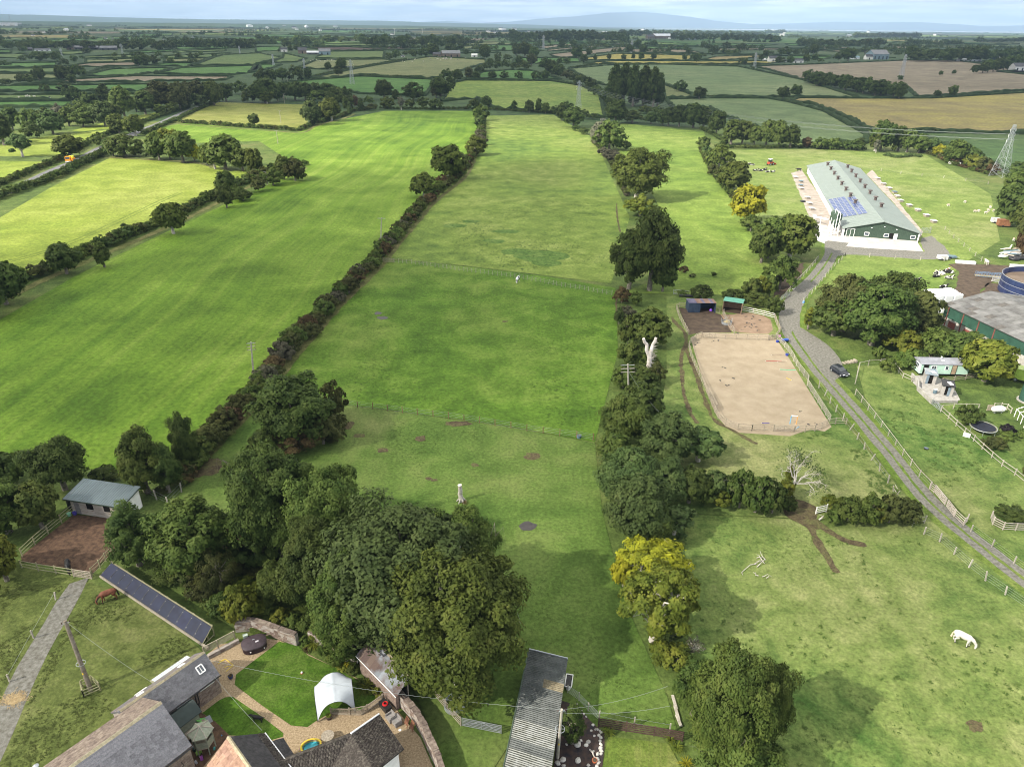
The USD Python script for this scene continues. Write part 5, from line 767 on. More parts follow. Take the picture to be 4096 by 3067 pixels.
# house at the bottom edge
hr = G(*Z(0,3,1970,1390), 6.0); ha = math.radians(-45.2); t = thing('farmhouse', 'farmhouse with red stone slate and dark slate roof at the bottom edge', 'house', (hr[0], hr[1], 0), ha)
L_ = 9.0; rz_, hw = 6.0, 2.75
part(t, 'wall', MB().prism([(.15,-hw, 0),(.15, hw, 0),(.15, hw, 3.9),(.15,0,5.85),(.15,-hw, 3.9)], (L_, 0,0)), M_stone)
A, B, C, D = (0,-hw-.15,3.75),(L_, -hw-.15,3.75),(L_, 0, rz_), (0,0, rz_); rf = slab(t, 'roof', A, B, C, D, .1, M_red); tiles(rf, 'slate', A, B, C, D, 16,7, [M_red], th=.05, seed=8)
A, B = (0, hw+.15,3.75),(L_, hw+.15,3.75); rf = slab(t, 'roof', A, B, C, D, .1, M_dslate); tiles(rf, 'slate', tuple(lerp3(A, B, C, D, 0,.22)), tuple(lerp3(A, B, C, D, 1,.22)), C, D, 30,9, [M_dslate], th=.015, seed=9); tiles(rf, 'tile', A, B, tuple(lerp3(A, B, C, D, 1,.22)), tuple(lerp3(A, B, C, D, 0,.22)), 32,3, [M_dtile], seed=10, wave=.04, th=.03)
for i in range(14): part(t, 'ridge_stone', MB().prism([(i*.64,-.16, rz_-.03),(i*.64,0, rz_+.12),(i*.64,.16, rz_-.03)], (.62,0,0)), M_cap)
part(t, 'gutter', MB().tube((0, hw+.25,3.7),(L_, hw+.25,3.7), .06), M_white)
p0 = G(*Z(1, 3, 130, 1430), 2.9); p1 = G(*Z(1, 3, 235, 1400), 2.4); p2 = G(*Z(1, 3, 330, 1550), 2.4); p3 = G(*Z(1, 3, 240, 1590), 2.9)
t = thing('porch', 'small slate roofed porch against the farmhouse', 'porch'); rf = slab(t, 'roof', p1, p2, p3, p0,.08, M_dslate); tiles(rf, 'slate', p1, p2, p3, p0,10,8, [M_dslate], th=.015, seed=11)
part(t, 'wall', MB().prism([p*np.array([1,1,0])*1.0 for p in (p1*.995+p0*.005, p2, p3, p0)], (0,0,2.3)), M_wire)
def tile_roof(t, A, B, C, D, nx, ny, seed, label=None):
 rf = slab(t, 'roof', A, B, C, D, .1, M_dtile, label); tiles(rf, 'tile', A, B, C, D, nx, ny, [M_dtile], th=.035, seed=seed, wave=.05)
t = thing('low_house_wing', 'low dark tiled house wing joining the white extension', 'house wing')
a = G(*Z(1, 3, 235, 1600), 3.9); b = G(*Z(1, 3, 830, 1372), 3.9); d = (b-a)/np.linalg.norm(b-a); nrm = np.array([d[1], -d[0], 0]); dn = nrm*2.6-np.array([0, 0, 1.4])
tile_roof(t, a+dn-d*2, b+dn, b, a-d*2,32,9,12); bk = -nrm*.5-np.array([0,0,.3]); slab(t, 'roof', a+bk-d*2, b+bk, b, a-d*2,.1, M_dtile)
part(t, 'wall', MB().prism([(a-d*2+dn*.94)*[1,1,0], (b+dn*.94)*[1,1,0], (b+bk*.9)*[1,1,0], (a-d*2+bk*.9)*[1,1,0]], (0,0,2.4)), M_wire); part(t, 'ridge_tile', MB().tube(a-d*2, b, .12,.12,8), M_dtile)
t = thing('white_extension', 'white rendered extension with dark pantile roof', 'extension')
r0 = G(*Z(1, 3, 822, 1370), 4.0); e0 = G(*Z(1, 3, 1066, 1200), 2.75); e1 = G(*Z(1, 3, 1276, 1500), 2.75); d = (e1-e0); L_ = np.linalg.norm(d); d /= L_; r1 = r0+d*L_; q0 = r0*2-e0; q0[2] = 2.75; q1 = q0+d*L_
tile_roof(t, e0, e1, r1, r0,15,11,13); slab(t, 'roof', q0, q1, r1, r0,.1, M_dtile)
w0, w1, w2, w3 = (np.array([*(p*.93+c*.07)[:2], 0]) for p, c in ((e0, q1),(e1, q0),(q1, e0),(q0, e1))); 
part(t, 'wall', MB().prism([w0, w1, w2, w3], (0,0,2.62)), M_wire); part(t, 'gable_wall', MB().prism([w1+[0,0,2.62], w2+[0,0,2.62], (w1+w2)/2+[0,0,3.8]], -d*.25), M_wire); part(t, 'gable_wall', MB().prism([w0+[0,0,2.62], w3+[0,0,2.62], (w0+w3)/2+[0,0,3.8]], d*.25), M_wire)
part(t, 'verge_board', MB().bar(e0-d*.05+[0,0,.08], r0-d*.05+[0,0,.08], .14,.1), M_white); part(t, 'gutter', MB().tube(e0, e1,.05), M_black); part(t, 'pipe', MB().tube(w1*.3+w2*.7+d*.06, w1*.3+w2*.7+d*.06+[0,0,.9], .04), M_black)
# rusty lean-to shed above the garden wall
t = thing('rusty_shed', 'rusty corrugated iron shed leaning over the garden wall', 'shed')
a = G(*Z(1, 3, 865, 688), 2.4); b = G(*Z(1, 3, 1212, 1045), 2.4); c = G(*Z(1, 3, 1322, 885), 3.7); d = G(*Z(1, 3, 996, 516), 3.7)
for i in range(9):
 u0, u1 = i/9,(i+1.04)/9; part(t, 'roof_sheet', corrugated(lerp3(a, b, c, d, u0,0), lerp3(a, b, c, d, u1,0), lerp3(a, b, c, d, u1,1), lerp3(a, b, c, d, u0,1), 7,.022), M_rust)
g = lambda p: p*np.array([1, 1, 0]); ax = (b-a)/np.linalg.norm(b-a); inn = g(c-b)/np.linalg.norm(g(c-b))
part(t, 'wall', MB().prism([g(a)+inn*.15+ax*.2, g(b)+inn*.15-ax*.4, g(b)+inn*.5-ax*.4, g(a)+inn*.5+ax*.2], (0,0,2.45)), M_stone); part(t, 'back_wall', MB().prism([g(d)-inn*.1, g(c)-inn*.1, g(c)-inn*.4, g(d)-inn*.4], (0,0,3.4)), M_dark); part(t, 'end_wall', MB().prism([g(a)+inn*.4+ax*.2, g(d)-inn*.2+ax*.2, g(d)-inn*.2+ax*.5, g(a)+inn*.4+ax*.5], (0,0,2.3)), M_stone)
part(t, 'corner_post', MB().tube(g(c)-ax*.1-inn*.2, g(c)-ax*.1-inn*.2+[0,0,3.5], .12), M_wood); part(t, 'gutter', MB().tube(a-[0,0,.08]-inn*.06, b-[0,0,.08]-inn*.06,.05), M_wire); part(t, 'ridge_stone', MB().bar(d+[0,0,.06], c+[0,0,.06], .22,.1), M_cap)
# long corrugated shed at the bottom centre
t = thing('corrugated_shed', 'long grey corrugated roofed shed at the bottom centre', 'shed')
a = G(*Z(2, 3, 482, 722), 3.3); b = G(*Z(2, 3, 150, 640), 2.7); ln = np.array([math.cos(math.radians(-100.4)), math.sin(math.radians(-100.4)), 0])
NS = 15
for i in range(NS):
 s0, s1 = i*1.02, (i+1.03)*1.02
 for j, (v0, v1) in enumerate(((0, .52),(.5, 1))):
  A, B = a+(b-a)*v0+ln*s0, a+(b-a)*v1+ln*s0; part(t, 'roof_sheet', corrugated(A+[0,0, j*.02], A+ln*(s1-s0)+[0,0, j*.02], B+ln*(s1-s0)+[0,0, j*.02], B+[0,0, j*.02], 5,.028), mat('ochre_sheet', (.10,.082,.05), col2=(.20,.17,.11), rough=.7, scale=2.5) if i == 3 and j == 0 else mat('wet_mossy_sheet', (.045,.048,.034), col2=(.13,.138,.13), rough=.45, spec=.4, scale=2.2, det=9.0) if i in (8,9,11,12) else M_corr)
ra, rb = g(a), g(b); wdir = (rb-ra)/np.linalg.norm(rb-ra)
part(t, 'wall', MB().prism([ra+wdir*.2+ln*.2, rb-wdir*.2+ln*.2, rb-wdir*.2+ln*(NS*1.02), ra+wdir*.2+ln*(NS*1.02)], (0,0,2.55)), mat('dark_timber', (.05,.055,.045), rough=.9, scale=3)); part(t, 'barge_board', MB().bar(a-ln*.05+[0,0,.02], b-ln*.05+[0,0,.02], .08,.2), M_galv); part(t, 'gutter', MB().tube(b+wdir*.08-[0,0,.05], b+wdir*.08-[0,0,.05]+ln*NS*1.02,.08), mat('green_gutter', (.05,.07,.05)))
# timber stable
f0 = G(*Z(0,2,625,1118), 0); st_a = math.radians(-11.6); t = thing('timber_stable', 'timber stable with grey ribbed metal roof and half doors', 'stable', (f0[0]+.2, f0[1], 0), st_a)
L_, W_ = 8.1, 3.4
for i in range(16):
 z = .04+i*.158; segs = [(0, .5),(1.25, 2.35),(3.45, 5.0),(6.05, L_)] if .2 < z < 2.05 else [(0, L_)]
 for x0, x1 in segs: part(t, 'board', MB().box((x0+x1)/2,.04, z, x1-x0,.05,.145), M_board)
part(t, 'wall', MB().prism([(0,.1,0),(0, W_, 0),(0, W_, 3.0),(0,.1,2.55)], (.08,0,0)).box(L_/2, W_-.04,0, L_, .08,3.0), M_board); part(t, 'end_wall', MB().prism([(L_-.08,.1,0),(L_-.08, W_, 0),(L_-.08, W_, 3.0),(L_-.08,.1,2.55)], (.08,0,0)), M_wire); part(t, 'inside', MB().box(L_/2,.9,.05, L_-.3,.06,2.4), M_dark)
part(t, 'door', MB().box(.87,.03,.05,.8,.06,2.0), mat('grey_door', (.19,.18,.175), rough=.9, scale=3)); 
for x in (2.9, 5.52):
 dd = part(t, 'half_door', MB().box(x, .02,.05,1.06,.06,1.0), M_board); part(dd, 'bolt', MB().box(x+.3,-.02,.85,.3,.04,.05), mat('rust_metal', (.18,.08,.04))); part(t, 'opening', MB().box(x, .09,1.07,1.06,.03,.98), M_dark)
A, B, C, D = (-.55,-.5,2.62),(L_+.3,-.5,2.62),(L_+.3, W_+.2,3.22),(-.55, W_+.2,3.22); rf = slab(t, 'roof', A, B, C, D, .07, M_sgrey)
for i in range(25):
 p, q = lerp3(A, B, C, D, (i+.5)/25,0), lerp3(A, B, C, D, (i+.5)/25,1); part(rf, 'roof_rib', MB().bar(p+[0,0,.03], q+[0,0,.03], .05,.06), M_sgrey)
part(t, 'fascia', MB().bar((-.55,-.52,2.55),(L_+.3,-.52,2.55), .05,.16).bar((L_+.32,-.5,2.56),(L_+.32, W_+.2,3.16), .05,.16).bar((-.57,-.5,2.56),(-.57, W_+.2,3.16), .05,.16), mat('dark_green_trim', (.03,.045,.03)))
bt = thing('water_tank', 'black water tank by the left end of the stable', 'tank', (f0[0]-.6, f0[1]+1.3,0)); part(bt, 'body', MB().tube((0,0,0),(0,0,1.5), .62,.62,18).tube((0,0,1.5),(0,0,1.7), .62,.3,18), M_black); part(bt, 'lid', MB().tube((0,0,1.7),(0,0,1.78), .22,.22,12), M_black)
for (nm, x, y, c, lab) in (('bucket', 600,1140,(.20,.42,.26), 'pale green bucket by the stable corner'), ('bucket', 648,1130,(.05,.04,.25), 'dark blue bucket by the stable corner')):
 p = GZ(0,2, x, y); b_ = thing(nm, lab, 'bucket', p); part(b_, 'body', MB().tube((0,0,0),(0,0,.45), .22,.28,14), mat(lab.replace(' ', '_'), c)); part(b_, 'handle', MB().bar((-.27,0,.44),(0,.1,.60), .02).bar((0,.1,.60),(.27,0,.44), .02), M_galv)
# ground solar array
t = thing('solar_array', 'long row of dark blue solar panels on a low timber frame', 'solar panels')
a = G(*Z(0, 2, 868, 1652), .42); b = G(*Z(0, 3, 1750, 583), .42); c = G(*Z(0, 3, 1828, 440), 1.35); d = G(*Z(0, 2, 962, 1545), 1.35)
for i in range(12):
 A, B, C, D = (lerp3(a, b, c, d, u, v) for u, v in ((i/12+.001,0),((i+1)/12-.001,0),((i+1)/12-.001,1),(i/12+.001,1))); p = slab(t, 'solar_panel', A, B, C, D, .04, M_pv); fr = MB()
 for x, y in ((A, B),(B, C),(C, D),(D, A)): fr.bar(x, y, .035)
 part(p, 'frame', fr, M_black); part(p, 'clip', MB().box(*(lerp3(A, B, C, D, .02,.2)), .06,.06,.03).box(*(lerp3(A, B, C, D, .02,.8)), .06,.06,.03), M_alu)
dirn = (b-a)/np.linalg.norm(b-a)
part(t, 'sleeper', MB().bar(a*[1,1,0]+[0,0,.14]-dirn*.2, b*[1,1,0]+[0,0,.14]+dirn*.8,.2,.26), M_wood); part(t, 'back_rail', MB().bar(d+[0,0,.14]-dirn*.2, c+[0,0,.14]+dirn*.2,.1,.14), M_yrail)
for i in range(13):
 p = lerp3(a, b, c, d, i/12,1.05); part(t, 'post', MB().bar((p[0], p[1], -.2),(p[0], p[1], 1.55), .1), M_yrail)
for s in (0, 1):
 p, q = lerp3(a, b, c, d, s, 0), lerp3(a, b, c, d, s, 1); part(t, 'side_frame', MB().bar(p*[1,1,0]+[0,0,.1], q*[1,1,0]+[0,0,.1], .08).bar(p-[0,0,.06], q-[0,0,.06], .08).bar((p+q)/2*[1,1,0], (p+q)/2-[0,0,.06], .08), M_yrail)
# ---------------- the green poultry barn
g0 = GZ(3, 1, 640, 392); ga = math.radians(75.2)
t = thing('green_barn', 'long green clad barn with grey-green roof, vents and blue solar panels', 'barn', (g0[0], g0[1], 0), ga)
L_, W_, e_, r_ = 117.0, 22.0, 3.0, 5.9
part(t, 'gable_wall', MB().prism([(0,0,.5),(0,-W_, .5),(0,-W_, e_), (0,-W_/2, r_-.1),(0,0, e_)], (.3,0,0)), M_grn)
for i in range(44): part(t, 'cladding_rib', MB().box(-.02,-.25-i*.5,.5,.05,.12, min(e_, 9)-.5+(r_-.2-e_)*(1-abs((.25+i*.5)-W_/2)/(W_/2))), M_grn)
part(t, 'plinth', MB().box(.1,-W_/2,0,.5, W_, .5), M_conc); part(t, 'gable_wall', MB().prism([(L_, 0,0),(L_, -W_, 0),(L_, -W_, e_), (L_, -W_/2, r_-.1),(L_, 0, e_)], (-.3,0,0)), M_grn)
part(t, 'wall', MB().box(L_/2,-.5,0, L_, .2, e_-.1), M_dark); part(t, 'wall', MB().box(L_/2,-W_+.1,0, L_, .2, e_), M_grn)
for i in range(40): part(t, 'side_pillar', MB().box(1.2+i*2.9,-.15,0,.5,.5, e_-.2), M_white)
part(t, 'side_screen', MB().box(L_/2,-.34,0, L_, .06,.9), M_white); part(t, 'corner_trim', MB().box(-.06,-.12,0,.22,.3, e_).box(-.06,-W_+.12,0,.22,.3, e_), M_white)
A, B, C, D = (-.6, .5, e_-.05),(L_+.4, .5, e_-.05),(L_+.4, -W_/2, r_),(-.6, -W_/2, r_)
A2, B2 = (-.6, -W_-.5, e_-.05),(L_+.4, -W_-.5, e_-.05)
for P, Q2 in ((A, B),(A2, B2)):
 rf = slab(t, 'roof', P, Q2, C, D, .15, M_groof)
 for i in range(58):
  p, q = lerp3(P, Q2, C, D, (i+.5)/58,0), lerp3(P, Q2, C, D, (i+.5)/58,1); part(rf, 'roof_seam', MB().bar(p+[0,0,.01], q+[0,0,.01], .07,.05), M_groof)
part(t, 'ridge_cap', MB().prism([(-.6,-W_/2-.35, r_-.04),(-.6,-W_/2, r_+.1),(-.6,-W_/2+.35, r_-.04)], (L_+1,0,0)), M_groof)
M_vent = mat('brown_vent', (.075,.055,.050), rough=.6)
for k, (P, Q2) in enumerate(((A, B),(A2, B2))):
 for i in range(8):
  p = lerp3(P, Q2, C, D, (.255+.095*i)-(.0 if k == 0 else .03), .66); v = part(t, 'roof_vent', MB().tube(p-[0,0,.4], p+[0,0,1.0], .52,.45,14), M_vent); part(v, 'cap', MB().tube(p+[0,0,1.15], p+[0,0,1.4], .85,.7,14).tube(p+[0,0,.9], p+[0,0,1.2], .1,.1,6), M_vent)
for i in range(12):
 for j in range(6):
  if i == 11 and j > 3: continue
  u0 = .115+i*.0205; v0 = .05+j*.118+(.03 if j > 3 else 0); P = [lerp3(A, B, C, D, u, v)+np.array([0, 0, .12]) for u, v in ((u0, v0),(u0+.0193, v0),(u0+.0193, v0+.108),(u0, v0+.108))]
  pv = part(t, 'solar_panel', MB().prism(P, (0,0,-.05)), M_pv2); fr = MB()
  for q in range(4): fr.bar(P[q]+[0, 0, .01], P[(q+1) % 4]+[0, 0, .01], .05, .03)
  part(pv, 'frame', fr, M_alu)
def gq(y0, y1, z0, z1): return [(-.02, -y0, z0),(-.02, -y1, z0),(-.02, -y1, z1),(-.02, -y0, z1)]
for y in (6.3, 12.0, 19.7): window(t, [(-.05, -y, 1.1),(-.05, -y-1.3, 1.1),(-.05, -y-1.3, 2.1),(-.05, -y, 2.1)][::-1], M_white, M_glass, .14)
d_ = part(t, 'double_door', MB().box(-.06,-2.1,.3,.08,2.2,2.5), M_grn); part(d_, 'frame', MB().box(-.09,-.95,.3,.08,.12,2.6).box(-.09,-3.25,.3,.08,.12,2.6).box(-.09,-2.1,.3,.08,.1,2.5).box(-.09,-2.1,2.8,.08,2.42,.12), M_white)
part(t, 'doorway', MB().box(-.05,-14.1,.2,.06,1.1,2.1), M_dark); part(t, 'door', MB().box(-.35,-15.3,.2,.06,1.2,2.1,.25), M_white)
for y, z in ((8.0,3.5),(11.6,4.1),(15.2,3.5)): part(t, 'lamp', MB().box(-.15,-y, z, .25,.3,.22), M_white)
# feed silos
for i, (dx, dy) in enumerate(((2.2, 2.2),(5.2, 2.6))):
 t = thing('feed_silo', ('green feed silo on white legs at the barn corner, nearer one', 'green feed silo at the barn corner, rear one')[i], 'silo', g0+np.array([math.cos(ga)*dx-math.sin(ga)*dy, math.sin(ga)*dx+math.cos(ga)*dy, 0]), ga)
 part(t, 'body', MB().tube((0,0,4.0),(0,0,6.7), 1.35,1.35,24), M_grn, smooth=40); part(t, 'cone', MB().tube((0,0,2.2),(0,0,4.0), .3,1.35,24), M_grn, smooth=40); part(t, 'lid', MB().tube((0,0,6.7),(0,0,7.4), 1.38,.3,24), M_grn, smooth=40); part(t, 'band', MB().tube((0,0,5.0),(0,0,5.15), 1.39,1.39,24), M_grn)
 for k in range(4):
  a = k*PI/2+.78; p = np.array([1.45*math.cos(a), 1.45*math.sin(a), 0]); part(t, 'leg', MB().bar(p, p+[0,0,5.0], .16), M_white); a2 = a+PI/2; q = np.array([1.45*math.cos(a2), 1.45*math.sin(a2), 0]); part(t, 'brace', MB().bar(p+[0,0,.3], q+[0,0,1.9], .08).bar(q+[0,0,.3], p+[0,0,1.9], .08).bar(p+[0,0,2.1], q+[0,0,2.1], .1), M_white)
 part(t, 'fill_pipe', MB().tube((-1.6,.3,.6),(-1.6,.3,7.4), .11).tube((-1.6,.3,7.4),(-.3,.1,7.7), .11).tube((-1.65,-.5,1),(-1.65,-.5,7.0), .09).tube((-1.65,-.5,7.0),(-.4,-.1,7.5), .09), M_white)
t = thing('auger', 'white sloping feed auger beside the silos', 'auger'); p = GZ(3,1,400,215,2.2); q = GZ(3,1,520,240,2.6); part(t, 'tube', MB().tube(p, q, .3,.3,12), M_white); part(t, 'hopper', MB().tube(p-[0,0,.5], p+[0,0,.5], .3,.6,10), M_white); part(t, 'leg', MB().bar((q+p)/2*[1,1,0], (q+p)/2,.12).bar(p*[1,1,0], p, .1), M_white)
# ---------------- old barn on the right
b0 = GZ(3,1,1490,1140); t = thing('old_barn', 'old barn with grey sheet roof and dark green upper walls', 'barn', (b0[0], b0[1], 0), math.radians(-78))
L_, W_, e_, r_ = 34, 22.0, 4.8, 7.0
A, B, C, D = (-.4, -.5, e_-.05),(L_, -.5, e_-.05),(L_, W_/2, r_),(-.4, W_/2, r_); A2, B2 = (-.4, W_+.5, e_-.05),(L_, W_+.5, e_-.05)
for (P, Q2) in ((A, B),(A2, B2)):
 rf = slab(t, 'roof', P, Q2, C, D, .1, M_asb); rng = np.random.default_rng(3)
 for j in range(6):
  for i in range(22):
   u0, u1, v0, v1 = i/22, (i+1)/22-.001, j/6-.004, min(1, (j+1)/6+.01); q = [lerp3(P, Q2, C, D, u, v)+np.array([0, 0, h]) for u, v, h in ((u0, v0, .07),(u1, v0, .07),(u1, v1, .03),(u0, v1, .03))]
   part(rf, 'roof_sheet', MB().prism(q, (0,0,-.025)), mat('dark_lichen_sheet', (.055,.052,.048), col2=(.11,.10,.09), rough=.9, scale=1.2) if rng.random() < .12 or i > 18 and rng.random() < .3 else M_asb)
part(t, 'wall', MB().box(L_/2,0,2.0, L_, .2, e_-2.0), M_gwall); part(t, 'lower_wall', MB().box(L_/2,.05,0, L_, .3,2.0), M_block); part(t, 'wall', MB().box(L_/2, W_, 0, L_, .2, e_), M_gwall)
for x in (0, L_-.2): part(t, 'gable_wall', MB().prism([(x, .1,0),(x, W_-.1,0),(x, W_-.1, e_), (x, W_/2, r_-.15),(x, .1, e_)], (.2,0,0)), M_gwall)
for x in (1.2,5.5,9.8,14): part(t, 'pillar', MB().box(x, -.08,0,.25,.2,4.6), mat('red_oxide', (.16,.05,.04)))
for x in (3.2,7.6): part(t, 'gate_panel', MB().box(x, -.18,.2,2.0,.05,1.4), mat('red_oxide', 0))
# slurry tank
tk = GZ(3,1,2430,925); t = thing('slurry_tank', 'round blue steel slurry tank at the right edge', 'tank', (tk[0], tk[1]+3,0)); M_tank = mat('tank_blue', (.010,.018,.060), col2=(.025,.038,.10), rough=.35, spec=.5, scale=.8)
R = 9.6; n = 28
for i in range(n):
 a, b = i*2*PI/n, (i+1)*2*PI/n
 for j in range(3):
  p, q = np.array([R*math.cos(a), R*math.sin(a), j*1.45]), np.array([R*math.cos(b), R*math.sin(b), j*1.45]); part(t, 'panel', MB().prism([p, q, q+[0,0,1.44], p+[0,0,1.44]], -np.array([math.cos((a+b)/2), math.sin((a+b)/2), 0])*.08), M_tank)
rim = MB()
for z in (1.45, 2.9, 4.36):
 for i in range(56):
  a, b = i*2*PI/56, (i+1)*2*PI/56; rim.bar((R*1.008*math.cos(a), R*1.008*math.sin(a), z),(R*1.008*math.cos(b), R*1.008*math.sin(b), z), .08, .10)
part(t, 'hoop', rim, M_galv); part(t, 'slurry', MB().tube((0,0,2.6),(0,0,3.0), R-.1, R-.1,40), mat('slurry_crust', (.10,.072,.052), col2=(.155,.118,.09), rough=.9, scale=.3))
# static caravan
c0 = GZ(3,1,1300,1588); t = thing('static_caravan', 'mint green static caravan with grey curved roof', 'caravan', (c0[0], c0[1], 0), math.radians(-1.5)); L_, W_ = 9.2,3.0
part(t, 'body', MB().box(L_/2, W_/2,.45, L_, W_, 2.1), M_mint)
for i in range(13): part(t, 'board', MB().box(L_/2,-.012,.5+i*.155, L_-.06,.03,.13), M_mint)
arc = [(-.2+(W_+.4)*s, 2.5+.62*math.sin(PI*s)) for s in np.linspace(0,1,9)]; part(t, 'roof', MB().prism([(-.2, y, z) for y, z in arc], (L_+.3,0,0)), M_cgrey); part(t, 'trim', MB().box(L_/2,-.03,2.42, L_+.1,.06,.1).box(L_/2,-.03,.42, L_+.1,.06,.08), mat('dark_green_trim', 0))
for x in (.95, 6.35):
 dd = part(t, 'door', MB().box(x, -.035,.5,.85,.05,1.85), M_dark if x < 2 else mat('door_panel', (.30,.22,.15))); part(dd, 'frame', MB().box(x-.45,-.05,.48,.08,.07,1.92).box(x+.45,-.05,.48,.08,.07,1.92).box(x, -.05,2.34,.95,.07,.08), mat('dark_green_trim', 0))
window(t, [(2.0, -.03, 1.35),(2.9, -.03, 1.35),(2.9, -.03, 2.2),(2.0, -.03, 2.2)], M_white, M_glass, .07, .05, 1); window(t, [(4.6, -.03, 1.4),(5.2, -.03, 1.4),(5.2, -.03, 2.15),(4.6, -.03, 2.15)], M_white, M_glass, .07, .05); window(t, [(-.02, 2.2, 1.25),(-.02, .7, 1.25),(-.02, .7, 2.25),(-.02, 2.2, 2.25)], M_white, M_glass, .08, .05, 2)
part(t, 'roof_vent', MB().tube((4.3,1.6,3.0),(4.3,1.6,3.45), .12).box(4.2,.8,2.95,.5,.5,.1), M_white); part(t, 'chassis', MB().box(L_/2, W_/2,.1, L_-.4, W_-.6,.35), M_dark)
# hen house pens by the caravan
for k, (x, y, lab) in enumerate(((1385,1640, 'small block hen house with blue-grey roof below the caravan'), (1530,1740, 'small block shed with black roof in the pens'))):
 p = GZ(3,1, x, y); t = thing('hen_house', lab, 'shed', p, math.radians(-22)); part(t, 'wall', MB().box(0,1.1,0,1.9,.15,1.9).box(-.9,0,0,.12,2.2,1.9).box(.9,0,0,.12,2.2,1.9).box(-.68,-1.05,0,.55,.12,1.9).box(.68,-1.05,0,.55,.12,1.9), M_block); part(t, 'doorway', MB().box(0,-.9,0,.9,.05,1.75), M_dark)
 part(t, 'door', MB().box(.25 if k else -.5,-1.2,.05,.5,.05,1.7,.4), mat('blue_grey_door', (.17,.22,.26))); rf = part(t, 'roof', MB().prism([(-1.1,-1.3,1.95),(1.1,-1.3,1.95),(1.1,1.3,2.15),(-1.1,1.3,2.15)], (0,0,.08)), M_black if k else mat('blue_felt', (.10,.16,.20), col2=(.28,.28,.28), scale=1.5)); part(rf, 'roof_sheet', MB().box(.3,-.2,2.16,.7,1.2,.04,.3), M_white)
sheet('yard', Q(3,1, [(1240,1590),(1440,1580),(1520,1640),(1620,1720),(1660,1800),(1450,1830),(1250,1650)]), M_block, .05, 'old concrete floor of the hen pens')
def far_barn(name, label, c, x0, x1, yb, h, m_w, m_r, deep=.45, cat='farm building', row=0, two=False):
 a, b = GZ(c, row, x0, yb), GZ(c, row, x1, yb); d = b-a; L = np.linalg.norm(d); W = max(L*deep, 5); ang = math.atan2(d[1], d[0]); dd = dist(a); hh = h*dd/F/2.1592
 t = thing(name, label, cat, a, ang); e, r = hh*.55, hh
 part(t, 'wall', MB().box(L/2, W/2,0, L, W, e), m_w); part(t, 'gable_wall', MB().prism([(.0,.05, e-.1),(.0, W-.05, e-.1),(.0, W/2, r-.15)], (L, 0,0)), m_w)
 slab(t, 'roof', (-.4,-.4, e-.05),(L+.4,-.4, e-.05),(L+.4, W/2, r), (-.4, W/2, r), .2, m_r); slab(t, 'roof', (-.4, W+.4, e-.05),(L+.4, W+.4, e-.05),(L+.4, W/2, r), (-.4, W/2, r), .2, m_r)
 for i in range(max(1, int(L/9))): part(t, 'opening', MB().box((i+.5)*L/max(1, int(L/9)), -.04,.2,2.6,.08, e*.6), M_dark)
M_fr = mat('far_grey_roof', (.16,.165,.175), var=.08, scale=.2); M_fd = mat('far_dark_roof', (.07,.07,.078), var=.08, scale=.2); M_fb = mat('far_brown_wall', (.15,.12,.095), var=.1, scale=.3); M_fblu = mat('far_blue_roof', (.16,.23,.27), var=.05, scale=.2); M_fw = mat('far_white_wall', (.62,.62,.60), var=.04, scale=.3); M_fbright = mat('bright_sheet_roof', (.52,.54,.56), var=.05)
